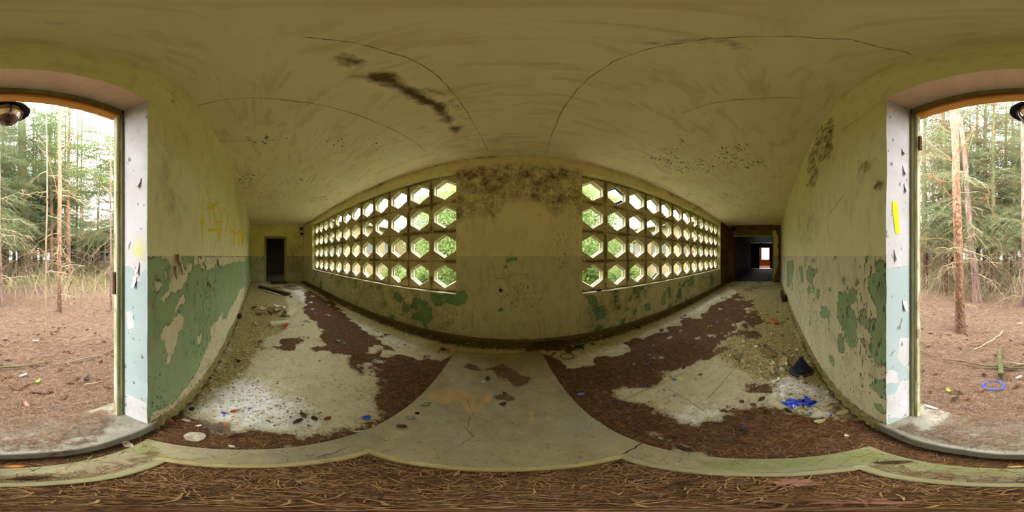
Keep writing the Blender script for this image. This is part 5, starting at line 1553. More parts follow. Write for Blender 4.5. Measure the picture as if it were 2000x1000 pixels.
house('courtyard_wing', 'pale ochre wing of the building seen through the west hexagon screen', -9.75, 3.1, 24, 3.75, 1,
      [(y, y + 1.5, 1.0, 2.75, 2) for y in (4.2, 6.8, 9.4, 12.4, 15.4, 18.4, 21.4)], mwall=M_house2, mframe=M_wing_frame, mpane=M_curtain)
house('courtyard_wing', 'pale ochre wing of the building seen through the east hexagon screen', 9.75, 3.1, 22, 3.75, -1,
      [(y, y + 1.5, 1.0, 2.75, 2) for y in (4.4, 7.4, 10.4, 13.4, 16.4, 19.4)], mwall=M_house2, mframe=M_wing_frame, mpane=M_curtain)

# ------------------------------------------------------------------ courtyard plants
def shrub(seed, w, h, n_leaf, lsz, stems=9):
    r = np.random.default_rng(seed)
    br = []; tips = []
    for _ in range(stems):
        a = r.uniform(0, 6.28); d = r.uniform(.1, .5) * w
        tip = np.array([math.cos(a) * d, math.sin(a) * d, h * r.uniform(.6, 1.0)])
        pts = [np.array([math.cos(a) * .05, math.sin(a) * .05, -.05]), tip * np.array([.35, .35, .45]) + r.normal(0, .04, 3), tip]
        br.append(tube_np(pts, .014, .004))
        for _ in range(5):
            f = r.uniform(.25, 1); p = pts[1] * (1 - f) + pts[2] * f
            e = p + r.normal(0, 1, 3) * np.array([.3, .3, .25]) * w * .6
            br.append(tube_np([p, (p + e) / 2 + [0, 0, .05], e], .005, .002)); tips += [p, e, (p + e) / 2]
    tips = np.array(tips)
    c = tips[r.integers(0, len(tips), n_leaf)] + r.normal(0, .13 * w, (n_leaf, 3)) * np.array([1, 1, .8])
    c[:, 2] = np.abs(c[:, 2])
    d = r.normal(0, 1, (n_leaf, 3)); d[:, 2] *= .6; d /= np.linalg.norm(d, axis=1)[:, None]
    s = np.cross(d, r.normal(0, 1, (n_leaf, 3))); s /= np.linalg.norm(s, axis=1)[:, None]
    l = lsz * r.uniform(.6, 1.3, n_leaf)[:, None]
    V = np.stack([c, c + d * l * .5 + s * l * .32, c + d * l, c + d * l * .5 - s * l * .32], 1).reshape(-1, 3)
    F = np.arange(len(V)).reshape(-1, 4)
    return cat_np(br), (V, F, np.repeat(r.random(n_leaf), 4))
shrubs = [shrub(s, w_, h_, n_, l_) for s, w_, h_, n_, l_ in ((1, 1.3, 1.9, 2600, .10), (2, 1.7, 2.9, 3600, .11), (3, 1.1, 1.0, 1800, .09))]
sm = []
for b_, f_ in shrubs:
    sm.append([('stems', mesh_np('stems', *b_), M_twig_r), ('foliage', mesh_np('foliage', f_[0], f_[1], dict(tone=f_[2])), M_leaf)])
def shrub_at(k, x, y, sc, label, group):
    root = link(['leafy_shrub', 'tall_leafy_shrub', 'low_leafy_shrub'][k], None, None, loc=(x, y, CZ), rot=(0, 0, rt.uniform(0, 6)), label=label, cat='shrub', group=group)
    root.scale = (sc,) * 3
    for nm, me, m in sm[k]:
        link(nm, me, m, parent=root, kind='stuff')
for x, y, k, sc in [(-1.3, 4.4, 0, 1), (-2.2, 5.8, 1, .9), (-3.0, 4.7, 2, 1), (-3.6, 7.5, 1, 1), (-1.8, 7.6, 1, 1.1), (-5.2, 9.5, 1, 1), (-4.4, 5.6, 2, .9), (1.7, 4.3, 0, 1.05), (2.3, 5.0, 0, 1), (1.5, 6.0, 1, 1), (3.2, 6.6, 1, .9), (3.0, 4.6, 2, 1), (4.4, 8.5, 1, 1), (2.4, 8.2, 1, 1.1), (5.4, 6.4, 2, 1), (-6.6, 7.2, 2, 1), (6.8, 8.6, 2, 1.1), (0, 7.2, 1, 1.1)]:
    nm = ['knee-high green shrub', 'tall green shrub', 'low spreading green shrub'][k] if k != 0 else 'bushy green shrub'
    shrub_at(k, x, y, sc, '%s in the courtyard seen through the %s hexagon screen' % (nm, 'west' if x < 0 else 'east'), '%ss behind the %s screen' % (nm, 'west' if x < 0 else 'east'))
# broad-leaved trees at the far side of the courtyard
def leafy_tree(seed):
    r = np.random.default_rng(seed)
    pts = [np.array([0, 0, -.1]), np.array([.1, .05, 2.2]), np.array([.0, .2, 4.5]), np.array([.2, .1, 7])]
    br = []; tips = []
    for _ in range(34):
        z = r.uniform(2.0, 6.8); a = r.uniform(0, 6.28); L = r.uniform(1.2, 2.6) * (1 - (z - 2) / 9)
        p = np.array([.1, .1, z]); e = p + np.array([math.cos(a) * L, math.sin(a) * L, L * r.uniform(.1, .7)])
        br.append(tube_np([p, (p + e) / 2 + [0, 0, .1], e], .03, .006)); tips += [e, (p + e) / 2, p * .3 + e * .7]
    tips = np.array(tips); n = 5200
    c = tips[r.integers(0, len(tips), n)] + r.normal(0, .42, (n, 3))
    d = r.normal(0, 1, (n, 3)); d /= np.linalg.norm(d, axis=1)[:, None]
    s = np.cross(d, r.normal(0, 1, (n, 3))); s /= np.linalg.norm(s, axis=1)[:, None]
    l = .14 * r.uniform(.6, 1.3, n)[:, None]
    V = np.stack([c, c + d * l * .5 + s * l * .35, c + d * l, c + d * l * .5 - s * l * .35], 1).reshape(-1, 3)
    return tube_np(pts, .12, .03, 8), cat_np(br), (V, np.arange(len(V)).reshape(-1, 4), np.repeat(r.random(n), 4))
tr_, br_, fo_ = leafy_tree(5)
lt = [('trunk', mesh_np('trunk', *tr_, smooth=True), M_bark_spruce), ('branches', mesh_np('branches', *br_), M_twig_r), ('foliage', mesh_np('foliage', fo_[0], fo_[1], dict(tone=fo_[2])), M_leaf)]
for x, y, sc in [(-3.2, 11, .9), (-1.6, 8.6, .75), (-1.5, 5.6, .6), (1.9, 5.4, .6), (-3.6, 9.6, .85), (3.1, 7.9, .75), (-2.6, 6.6, .62), (1.9, 7.2, .65), (3.4, 9.4, .8), (4.6, 7.4, .7), (-4.6, 8.4, .75), (-6.4, 10.5, .85), (6.6, 10.6, .9), (-11, 28, 1.5), (11, 27, 1.5), (-4.5, 12, 1.2), (4.4, 12.4, 1.2), (-6, 14, 1.1), (-1, 14, 1), (2.6, 11.5, .9), (5.5, 14, 1.1), (7, 20, 1.1), (-7, 19, 1.1), (1.5, 19, 1.2), (-3.5, 19, 1.2), (5, 25, 1.3), (-6, 26, 1.3), (0, 26, 1.3)]:
    root = link('broadleaf_tree', None, None, loc=(x, y, CZ), rot=(0, 0, rt.uniform(0, 6)), label='light green broad-leaved tree in the courtyard behind the %s hexagon screen' % ('west' if x < 0 else 'east'), cat='tree', group='courtyard trees behind the %s screen' % ('west' if x < 0 else 'east'))
    root.scale = (sc,) * 3
    for nm, me, m in lt:
        link(nm, me, m, parent=root, kind='stuff' if nm != 'trunk' else None)
r = np.random.default_rng(77)
P = np.stack([r.uniform(-9, 9, 12000), YNO + .6 + r.uniform(0, 1, 12000) ** 1.3 * 11, np.full(12000, CZ)], -1)
blades('courtyard_grass', P, .12, .55, .018, M_grass_g, 8, .7, label='tall fresh green grass in the courtyard behind the screens', cat='grass')

# ------------------------------------------------------------------ pine cones
M_cone = simple('brown_cone_scales', (156, 104, 74), (90, 58, 40), 30, bump=.2)
M_cone_d = simple('dark_cone_scales', (120, 86, 62), (62, 46, 34), 30, bump=.2)
M_cone_g = simple('grey_weathered_cone', (140, 124, 108), (86, 72, 60), 30, bump=.2)
def cone_mesh(L, W, opening, seed):
    mb = MB(); rr = random.Random(seed)
    mb.lathe([(W * .10, -L / 2)] + [(W * .32 * math.sin(math.pi * (.12 + .84 * i / 8)), -L / 2 + L * i / 8) for i in range(1, 8)] + [(.0, L / 2)], 8)
    nr = 12
    for i in range(nr):
        f = (i + .5) / nr; z = -L / 2 + L * f
        R0 = W * .30 * math.sin(math.pi * (.12 + .84 * f)); R1 = W * .5 * math.sin(math.pi * (.14 + .80 * f)) * (1 + .1 * opening)
        for k in range(8):
            a = 2 * math.pi * (k + (i % 2) * .5) / 8 + rr.uniform(-.08, .08); h = .34
            dz = L / nr * (1.0 + .5 * opening)
            P = lambda ang, rad, zz: (rad * math.cos(ang), rad * math.sin(ang), zz)
            vs = [P(a - h * .6, R0, z - dz * .4), P(a + h * .6, R0, z - dz * .4), P(a + h, R1, z + dz * .35), P(a, R1 * 1.06, z + dz * .6), P(a - h, R1, z + dz * .35), P(a, R1 * .9, z + dz * .75)]
            mb.add(vs, [(0, 1, 2, 3, 4), (4, 3, 5), (3, 2, 5)])
    me = mb.mesh('pine_cone')
    R_ = Matrix.Rotation(math.pi / 2, 4, 'Y')
    me.transform(R_)
    return me
cones = [cone_mesh(.085, .036, .3, 1), cone_mesh(.06, .036, .8, 2), cone_mesh(.11, .034, .1, 3), cone_mesh(.045, .034, .6, 4)]
for m_, mm in zip(cones, (M_cone_d, M_cone, M_cone_d, M_cone)):
    m_.materials.append(mm)
cone_gm = cone_mesh(.06, .036, .5, 9); cone_gm.materials.append(M_cone_g)
def cone_at(x, y, z, k, label, group=None, rz=None, sc=1.0, me=None):
    o = link('pine_cone', me or cones[k], None, loc=(x, y, z + .0125 * sc), rot=(random.uniform(0, 6.28), random.uniform(-.1, .1), random.uniform(0, 6.28) if rz is None else rz), label=label, cat='pine cone', group=group)
    o.scale = (sc,) * 3
    return o
def cone_out(px, py):
    side = 'left' if px < 0 else 'right'
    far = 'near the threshold' if math.hypot(px, py) < 2.2 else 'far among the trunks'
    return 'brown pine cone on the litter outside, %s, %s end of picture' % (far, side), 'pine cones outside, %s, %s' % (far, side)
outpx = [(8, 738), (21, 735), (26, 757), (40, 760), (52, 753), (62, 768), (82, 768), (98, 766), (127, 775), (118, 722), (69, 719), (152, 740), (137, 748), (193, 743), (210, 756), (151, 693), (197, 706), (126, 686), (135, 687), (143, 689), (146, 658), (75, 652), (82, 660), (35, 651), (10, 663), (104, 637), (110, 645), (126, 638),
         (170, 643), (186, 651), (205, 667), (172, 666), (222, 697), (63, 700), (2, 673), (18, 665), (28, 668), (1, 692), (15, 703),
         (1816, 766), (1922, 732), (1918, 763), (1871, 766), (1891, 781), (1864, 780), (1972, 740), (1985, 755), (1921, 703), (1814, 677), (1852, 652), (1887, 652), (1909, 660), (1912, 674), (1920, 675), (1838, 651), (1801, 642), (1817, 650), (1945, 692), (1962, 684), (1985, 672), (1800, 725), (1826, 731)]
for i, (x, y) in enumerate(outpx):
    p = on_z(x, y, GZ + .01)
    cone_at(p.x, p.y, gz(p.x, p.y) - .002, i % 4, *cone_out(p.x, p.y))
n = 0
while n < 190:
    a = R(180) + R(rt.uniform(-44, 44)); rr = math.sqrt(rt.uniform(1.5 ** 2, 7.5 ** 2))
    px, py = rr * math.sin(a), rr * math.cos(a)
    if py > YO - .2: continue
    cone_at(px, py, gz(px, py) - .002, rt.choice([1, 1, 3, 3, 0]), *cone_out(px, py)); n += 1
inpx = [(582, 823, 0), (592, 811, 0), (614, 818, 1), (1245, 838, 2), (1310, 854, 0), (1334, 876, 2), (1425, 818, 1), (1452, 843, 0), (1436, 864, 2), (1449, 785, 3), (1472, 791, 3), (1500, 807, 0), (1540, 803, 0), (460, 853, 0), (1488, 780, 0), (1464, 808, 1), (640, 818, 1)]
for x, y, k in inpx:
    p = on_z(x, y, .02)
    cone_at(p.x, p.y, .016, k, 'dark brown pine cone lying among the needles on the corridor floor', 'pine cones on the corridor floor')
p = on_z(785, 833, ZL); cone_at(p.x, p.y, ZL, 0, 'weathered grey pine cone lying alone on the concrete landing', me=cone_gm, rz=.4)
p = on_z(1746, 903, ZL + .01); cone_at(p.x, p.y, ZL + .002, 2, 'long brown pine cone on the mossy corner of the mat well edging', rz=.9)
p = on_z(1330, 948, 0); cone_at(p.x, p.y, .012, 0, 'blackish pine cone in the sunken needles, below the concrete landing edge', rz=.3)
p = on_z(57, 934, .03); cone_at(p.x, p.y, ZL, 0, 'blackish pine cone on the mossy curb facing the doorway', rz=.2)

# ------------------------------------------------------------------ blue plastic, glass and other finds on the floor
M_bl = T('bright_blue_plastic', .45, .4).col((44, 66, 178)).mat
M_bl2 = T('dusty_blue_plastic', .6, .3).col((92, 112, 186)).mat
M_navy = simple('navy_plastic', (34, 38, 70), (22, 24, 44), 9, rough=.5)
def irregular(n, rx, ry, seed, jit=.25):
    rr = random.Random(seed)
    return [(rx * math.cos(2 * math.pi * i / n) * rr.uniform(1 - jit, 1 + jit), ry * math.sin(2 * math.pi * i / n) * rr.uniform(1 - jit, 1 + jit)) for i in range(n)]
def flake(name, x, y, m, rx, ry, th, label, cat, group=None, seed=0, z=None, tilt=None, n=7, rz=None, jit=.25, lift=.004):
    z0 = .012 if z is None else z
    p = on_z(x, y, z0)
    rr = random.Random(seed * 31 + int(x))
    mb = MB(); out = irregular(n, rx, ry, seed + int(x) * 7 + int(y), jit)
    k = len(out)
    # a little dished so that it reads as a broken sheet
    vs = [(a, b, th * .5 + (a * a / (rx * rx)) * th * 1.4) for a, b in out] + [(a * .55, b * .55, th * .2) for a, b in out]
    vs += [(a, b, z_ + th) for a, b, z_ in vs]
    f = [(i, (i + 1) % k, 2 * k + (i + 1) % k, 2 * k + i) for i in range(k)]
    f += [(2 * k + i, 2 * k + (i + 1) % k, 3 * k + (i + 1) % k, 3 * k + i) for i in range(k)] + [tuple(3 * k + i for i in range(k))]
    f += [(k + i, k + (i + 1) % k, (i + 1) % k, i) for i in range(k)] + [tuple(k + i for i in range(k - 1, -1, -1))]
    mb.add(vs, f)
    ti = tilt or (rr.uniform(-.12, .12), rr.uniform(-.12, .12))
    return link(name, mb.mesh(name), m, loc=(p.x, p.y, z0 + lift), rot=(ti[0], ti[1], rr.uniform(0, 6.28) if rz is None else rz), label=label, cat=cat, group=group)
S = 'blue plastic shard'
BL = [(1134, 771, .032, .026, M_bl2, 'large pale blue plastic shard close to the right edge of the landing'),
      (1262, 713, .030, .018, M_bl, 'bright blue plastic shard on the needle drift halfway to the east screen'),
      (1303, 649, .050, .030, M_bl2, 'pale blue triangular shard on the pale strip below the east screen'),
      (1317, 743, .022, .017, M_bl, 'blue shard in the clean patch of floor next to a white chip'),
      (1259, 755, .020, .012, M_bl, 'blue shard on the orange stain of the clean floor patch'),
      (1208, 783, .016, .013, M_bl, 'small blue shard at the tip of the clean floor patch'),
      (1369, 664, .022, .020, M_bl2, 'round light blue chip alone on the needles in the east arm'),
      (1208, 816, .014, .010, M_bl, 'tiny blue shard on the needles near the landing crack'),
      (716, 817, .028, .030, M_bl, 'crumpled blue plastic shard by the left edge of the landing'),
      (437, 808, .026, .016, M_bl, 'blue plastic shard beside an orange brick chip near the door wall'),
      (488, 799, .014, .010, M_bl2, 'small blue shard on the white dust of the west arm'),
      (374, 800, .024, .020, M_navy, 'dark navy shard in the corner at the foot of the green wall'),
      (1458, 632, .05, .028, M_bl2, 'greyish blue shard lying before the pale round stone'),
      (1400, 630, .045, .022, M_bl2, 'pale blue flat shard on needles far along the east arm'),
      (1335, 720, .026, .018, M_navy, 'slate blue shard at the upper border of the clean floor patch'),
      (1452, 834, .020, .013, M_bl, 'violet blue shard among cones near the foot of the clean patch'),
      (1457, 818, .010, .009, M_bl, 'tiny violet blue chip just above the bluish shard by the cones'),
      (1623, 812, .011, .009, M_bl, 'tiny blue chip on needles before the torn blue sheets'),
      (1476, 751, .016, .010, M_bl, 'small blue shard on the dust near the dark cone cap'),
      (1246, 640, .09, .03, M_navy, 'long navy strip in the dirt at the foot of the window wall'),
      (1158, 673, .05, .03, M_navy, 'dark navy scrap on dirt under the east screen corner')]
for i, (x, y, a, b, m, lab) in enumerate(BL):
    flake('plastic_shard', x, y, m, a, b, .0035, lab, 'shard', seed=i, n=6 + i % 3, tilt=(random.uniform(-.25, .25), random.uniform(-.25, .25)), lift=.008)
for i in range(14):
    x, y = [(1250, 685), (1298, 686), (1254, 702), (1385, 626), (1388, 618), (1421, 640), (1297, 763), (1317, 774), (1090, 702), (1180, 668), (1530, 690), (1545, 695), (1570, 640), (1355, 632)][i]
    flake('plastic_chip', x, y, M_bl2 if i % 2 else M_bl, .016, .011, .003, 'small bluish plastic chip scattered over the east arm of the corridor', 'shard', 'bluish chips in the east arm', seed=50 + i, n=5)
def sheet_piece(name, x, y, w, d, m, label, rz, seed, cat='plastic sheet', z=.02, amp=.012, nx=7, ny=6, hole=None):
    """crumpled piece of sheet with a thickness"""
    p = on_z(x, y, z); rr = np.random.default_rng(seed)
    us = np.linspace(-w / 2, w / 2, nx + 1); vs = np.linspace(-d / 2, d / 2, ny + 1)
    g = rr.uniform(0, amp, (nx + 1, ny + 1)); e = rr.uniform(-.12, .12, (nx + 1, ny + 1, 2))
    top = [(us[i] + e[i, j, 0] * w * .5, vs[j] + e[i, j, 1] * d * .5, g[i, j] + .003) for i in range(nx + 1) for j in range(ny + 1)]
    k = ny + 1; N = len(top)
    mb = MB(); mb.v = top + [(a, b, c - .003) for a, b, c in top]
    q = lambda i, j: i * k + j
    for i in range(nx):
        for j in range(ny):
            mb.f.append((q(i, j), q(i + 1, j), q(i + 1, j + 1), q(i, j + 1))); mb.f.append((N + q(i, j), N + q(i, j + 1), N + q(i + 1, j + 1), N + q(i + 1, j)))
    bd = [q(i, 0) for i in range(nx + 1)] + [q(nx, j) for j in range(1, ny + 1)] + [q(i, ny) for i in range(nx - 1, -1, -1)] + [q(0, j) for j in range(ny - 1, 0, -1)]
    for a, b in zip(bd, bd[1:] + bd[:1]):
        mb.f.append((a, N + a, N + b, b))
    mb.m = [0] * len(mb.f)
    return link(name, mb.mesh(name), m, loc=(p.x, p.y, z), rot=(0, 0, rz), label=label, cat=cat)
sheet_piece('plastic_sheet', 1547, 789, .125, .11, M_bl, 'rounded torn blue plastic sheet on the needles by the door wall', .7, 3, amp=.022)
o = sheet_piece('plastic_sheet', 1578, 786, .12, .10, M_bl, 'square torn blue plastic sheet with a slot and a round hole', .55, 4, z=.024, amp=.014)
mb = MB(); mb.box((-.045, -.04, .017), (-.03, .03, .021)); link('slot', mb.mesh('slot'), M_gap_shade, parent=o)
mb = MB(); mb.lathe([(0, .0205), (.012, .0205), (.014, .019), (.013, .0)], 12, Matrix.Translation((.03, .02, 0))); link('round_hole', mb.mesh('round_hole'), M_gap_shade, parent=o)
# navy cone with ribs
p = on_z(1565, 726, .0)
cone_cap = link('ribbed_cone_cap', None, None, loc=(p.x, p.y, .012), label='dark navy ribbed plastic cone with a wide brim at the foot of the door wall', cat='plastic cap')
mb = MB(); mb.lathe([(.0, .165), (.022, .165), (.030, .158), (.034, .135), (.044, .132), (.05, .125), (.085, .06), (.088, .052), (.096, .046)], 26, wob=lambda i, t: 1 + .03 * math.sin(5 * t) * (i < 5))
link('crown', mb.mesh('crown', True), M_navy, parent=cone_cap).scale.z = 1.35
mb = MB(); mb.lathe([(.094, .050), (.112, .036), (.122, .018), (.132, .010), (.134, .002), (.126, .0), (.09, .02)], 30, wob=lambda i, t: 1 + .015 * math.sin(9 * t + i))
link('brim', mb.mesh('brim', True), M_navy, parent=cone_cap)
mb = MB(); mb.tube([(.121 * math.cos(a), .121 * math.sin(a), .022) for a in np.linspace(0, 2 * math.pi, 31)], .004, 5, cap=False)
link('dusty_ring', mb.mesh('dusty_ring'), simple('dusty_ring_rubber', (150, 128, 92), (60, 54, 50), 12), parent=cone_cap)
mb = MB()
for k in range(6):
    a = k * math.pi / 3; mb.tube([(.024 * math.cos(a), .024 * math.sin(a), .15), (.021 * math.cos(a), .021 * math.sin(a), .178)], .006, 5)
link('prong', mb.mesh('prong'), M_navy, parent=cone_cap).scale.z = 1.35
# navy clip and hoop by the landing corner
p = on_z(1133, 680, .0)
mb = MB()
for k, (a, b) in enumerate(((.3, .10), (1.4, .06), (2.6, .09), (3.7, .05), (5.1, .08))):
    mb.tube([(0, 0, .02), (b * .6 * math.cos(a), b * .6 * math.sin(a), .035), (b * math.cos(a), b * math.sin(a), .012)], [.014, .018, .006], 6)
link('plastic_clip', mb.mesh('plastic_clip'), M_navy, loc=(p.x, p.y, .006), label='twisted navy plastic clip lying behind the wire hoop', cat='plastic clip')
p = on_z(1108, 697, .0)
hoop = link('wire_hoop', None, None, loc=(p.x, p.y, .01), label='round wire hoop with a straight handle near the far corner of the landing', cat='hoop')
mb = MB(); mb.tube([(.085 * math.cos(a), .085 * math.sin(a), .006 + .004 * math.sin(3 * a)) for a in np.linspace(0, 2 * math.pi, 25)], .006, 6, cap=False)
link('ring', mb.mesh('ring'), M_rust, parent=hoop)
q = on_z(1127, 683, 0) - p
mb = MB(); mb.tube([(.07, .05, .008), (q.x, q.y, .02)], .004, 6); link('handle', mb.mesh('handle'), M_win, parent=hoop)
# stone-coloured tile chips on the landing
M_tilec = simple('grey_green_tile', (132, 138, 122), (108, 114, 100), 20)
flake('tile_chip', 833, 790, M_tilec, .040, .024, .006, 'grey green tile chip on the landing, the one above the bolt hole', 'tile', seed=2, z=ZL, n=4, rz=.9, lift=.002, jit=.05)
flake('tile_chip', 803, 817, M_tilec, .036, .020, .006, 'grey green tile chip on the landing, between bolt hole and grey cone', 'tile', seed=3, z=ZL, n=4, rz=.2, lift=.002, jit=.05)
M_wh = simple('white_plaster', (226, 222, 212), (196, 188, 170), 20)
M_cream = simple('cream_plaster', (198, 184, 134), (168, 152, 104), 14)
M_olive = simple('olive_stone', (138, 128, 84), (104, 96, 62), 12)
M_terra = simple('orange_brick', (196, 118, 66), (160, 88, 48), 18)
M_wood = simple('grey_weathered_wood', (128, 112, 92), (84, 70, 56), 8, stretch=(1, 8, 8))
M_wood_d = simple('dark_rotten_wood', (84, 68, 46), (52, 42, 28), 8, stretch=(1, 8, 8))
M_wood_l = simple('pale_board_paint', (214, 206, 172), (182, 172, 132), 8, stretch=(1, 8, 8))
flake('plaster_chip', 944, 746, M_wh, .022, .014, .005, 'white chip beside a dark bark scrap on the landing', 'chip', z=ZL, lift=.001)
flake('bark_scrap', 953, 741, M_wood_d, .030, .024, .012, 'dark bark scrap beside a white chip on the landing', 'bark', z=ZL, lift=.001)
flake('bark_scrap', 982, 790, M_wood_d, .030, .018, .010, 'dark bark scrap amid fallen needles at the middle of the landing', 'bark', z=ZL, lift=.001)
flake('bark_scrap', 986, 769, M_wood_d, .024, .012, .008, 'small dark bark scrap behind the one at the middle of the landing', 'bark', z=ZL, lift=.001)
flake('brick_chip', 875, 688, M_terra, .035, .025, .018, 'small orange brick chip left of the far end of the landing', 'brick chip')
flake('brick_chip', 455, 806, M_terra, .030, .018, .016, 'orange brick chip next to a blue shard near the door wall', 'brick chip', n=4, jit=.08)
flake('brick_chip', 335, 825, M_terra, .020, .016, .012, 'orange chip at the foot of the green wall by the doorway', 'brick chip')
flake('concrete_chip', 833, 699, simple('grey_concrete', (160, 156, 140), (132, 128, 112), 14), .05, .035, .012, 'pale grey concrete chip left of the landing on the needle edge', 'stone')
flake('plaster_chip', 1331, 741, M_wh, .018, .012, .005, 'white chip beside the blue shard on the clean floor patch', 'chip')
# white oval disc and wooden block near the door
p = on_z(381, 853, .02)
disc = link('crumpled_disc', None, None, loc=(p.x, p.y, .022), rot=(.12, .08, .3), label='crumpled dirty white plastic disc lying by the mossy corner of the landing', cat='disc')
mb = MB(); mb.lathe([(.048, .0), (.052, .004), (.050, .009), (.042, .006), (.030, .003), (.022, .007), (.0, .005)], 24, wob=lambda i, t: 1 + .05 * math.sin(3 * t + i) + .02 * math.sin(7 * t))
link('disc_body', mb.mesh('disc_body', True), simple('dirty_white_plastic', (206, 198, 172), (140, 128, 98), 26), parent=disc)
mb = MB()
for k in range(5):
    a = k * 1.26; mb.tube([(.02 * math.cos(a), .02 * math.sin(a), .009), (.042 * math.cos(a + .3), .042 * math.sin(a + .3), .010)], .004, 5)
link('rib', mb.mesh('rib'), simple('scuffed_white_rib', (214, 206, 184), (160, 150, 120), 26), parent=disc)
p = on_z(421, 836, .02)
blk = link('parquet_block', None, None, loc=(p.x, p.y, .030), rot=(.05, -.06, -.95), label='broken grooved wooden parquet block with an orange split edge near the door wall', cat='wood block')
for k in range(2):
    mb = MB(); y0 = -.038 + k * .038
    mb.slab([(-.055 - .012 * k, y0 + .002), (.058 - .02 * k, y0), (.066 - .02 * k, y0 + .034), (-.045, y0 + .036)], 0, .012)
    link('board', mb.mesh('board'), M_wood, parent=blk)
mb = MB(); mb.slab([(-.074, -.040), (-.056, -.042), (-.046, .040), (-.066, .036)], -.001, .0095); link('split_edge', mb.mesh('split_edge'), M_terra, parent=blk)
flake('wood_chip', 398, 829, M_wood, .035, .022, .010, 'small grey wooden chip lying left of the parquet block', 'wood chip', n=4)
flake('plaster_chip', 388, 832, M_wh, .018, .009, .004, 'white chip on the small grey wooden chip', 'chip', z=.026)
sheet_piece('paper_scrap', 246, 867, .085, .035, simple('crumpled_cream_paper', (222, 208, 180), (186, 168, 138), 12), 'crumpled cream paper scrap between the threshold and the mossy curb', 1.2, 7, cat='paper', amp=.03)
flake('plaster_chip', 365, 822, M_wh, .030, .012, .004, 'long white chip in the needles at the foot of the green wall', 'chip')
flake('plaster_chip', 453, 872, M_wh, .018, .010, .004, 'white chip close to the west curb of the mat well', 'chip')
flake('plaster_chip', 700, 843, M_wh, .030, .007, .004, 'slender white chip against the west edge of the landing', 'chip')
flake('pebble', 730, 834, M_cream, .016, .012, .012, 'cream pebble against the west edge of the landing', 'pebble', n=8, jit=.1)
# leaves
M_oak = simple('pinkish_oak_leaf', (178, 130, 112), (150, 100, 82), 9)
M_orleaf = simple('orange_leaf', (206, 140, 66), (170, 100, 44), 9)
M_tan = simple('tan_leaf', (196, 164, 96), (164, 128, 66), 9)
def leaf(name, x, y, z, L, W, m, label, lobes=0, rz=0, group=None):
    p = on_z(x, y, z); mb = MB(); k = 14; vs = []
    for i in range(k + 1):
        f = i / k; ww = W / 2 * math.sin(math.pi * (.04 + .93 * f)) * (1 + (.38 * math.sin(lobes * 2 * math.pi * f) if lobes else 0))
        zc = .008 * math.sin(3 * f + x)
        vs += [(L * (f - .5), ww, zc + .008), (L * (f - .5), 0, zc), (L * (f - .5), -ww, zc + .006)]
    N = len(vs); vs += [(a, b, c - .0012) for a, b, c in vs]
    fs = []
    for i in range(k):
        a = 3 * i
        for j in (0, 1):
            fs += [(a + j, a + j + 1, a + j + 4, a + j + 3), (N + a + j, N + a + j + 3, N + a + j + 4, N + a + j + 1)]
        fs += [(a, a + 3, N + a + 3, N + a), (a + 5, a + 2, N + a + 2, N + a + 5)]
    mb.add(vs, fs); mb.tube([(-L * .5, 0, .002), (-L * .68, .01, .004)], .0012, 5)
    return link(name, mb.mesh(name), m, loc=(p.x, p.y, z), rot=(random.uniform(-.1, .1), random.uniform(-.1, .1), rz), label=label, cat='leaf', group=group)
leaf('oak_leaf', 1546, 942, .012, .115, .062, M_oak, 'large pinkish lobed oak leaf on the needles in the mat well', 4, 1.1)
leaf('fallen_leaf', 1660, 978, .012, .09, .05, M_oak, 'dull pink leaf half sunk in the needles near the bottom of the view', 3, .3)
leaf('fallen_leaf', 30, 911, .03, .06, .026, M_orleaf, 'orange brown leaf on the needles facing the doorway', 0, .2)
leaf('fallen_leaf', 1985, 912, .04, .05, .02, M_tan, 'tan leaf at the end of the mossy curb facing the doorway', 0, .4)
leaf('fallen_leaf', 193, 806, GZ + .02, .06, .03, M_orleaf, 'orange leaf on needles outside, at the foot of the left door jamb', 2, .9)
leaf('fallen_leaf', 224, 800, GZ + .02, .05, .03, M_terra, 'reddish orange leaf touching the left door frame', 0, .2)
leaf('fallen_leaf', 52, 790, GZ + .02, .06, .03, M_oak, 'pale pink leaf on the dark patch of litter outside', 2, 2)
leaf('fallen_leaf', 1270, 786, .012, .045, .018, M_tan, 'pale yellow leaf on the lower border of the clean floor patch', 0, .1)
leaf('fallen_leaf', 1310, 735, .012, .045, .025, M_tan, 'yellow brown leaf behind the blue shard of the clean floor patch', 0, 1.2)
leaf('fallen_leaf', 1359, 741, .012, .06, .03, M_tan, 'double yellow brown leaf in the middle of the clean floor patch', 3, .3)
leaf('green_leaf', 661, 666, .015, .09, .05, leafmat('green_leaf', (120, 176, 100), (130, 186, 110), .1), 'fresh green leaf on the needle drift in the west arm', 0, .8)
leaf('green_leaf', 672, 671, .015, .06, .035, bpy.data.materials['green_leaf'], 'smaller fresh green leaf right behind the larger green one', 0, .1)
leaf('fallen_leaf', 680, 600, .02, .22, .09, M_tan, 'large yellow brown leaf in the dirt at the foot of the west screen', 0, .1)
flake('moss_tuft', 74, 747, leafmat('moss', (126, 136, 48), (140, 150, 58), 0), .035, .02, .012, 'yellow green moss tuft on the litter outside', 'moss', z=GZ + .01)
flake('moss_tuft', 1853, 764, bpy.data.materials['moss'], .035, .02, .010, 'green moss tuft on the litter left of the blue ring', 'moss', z=GZ + .01)
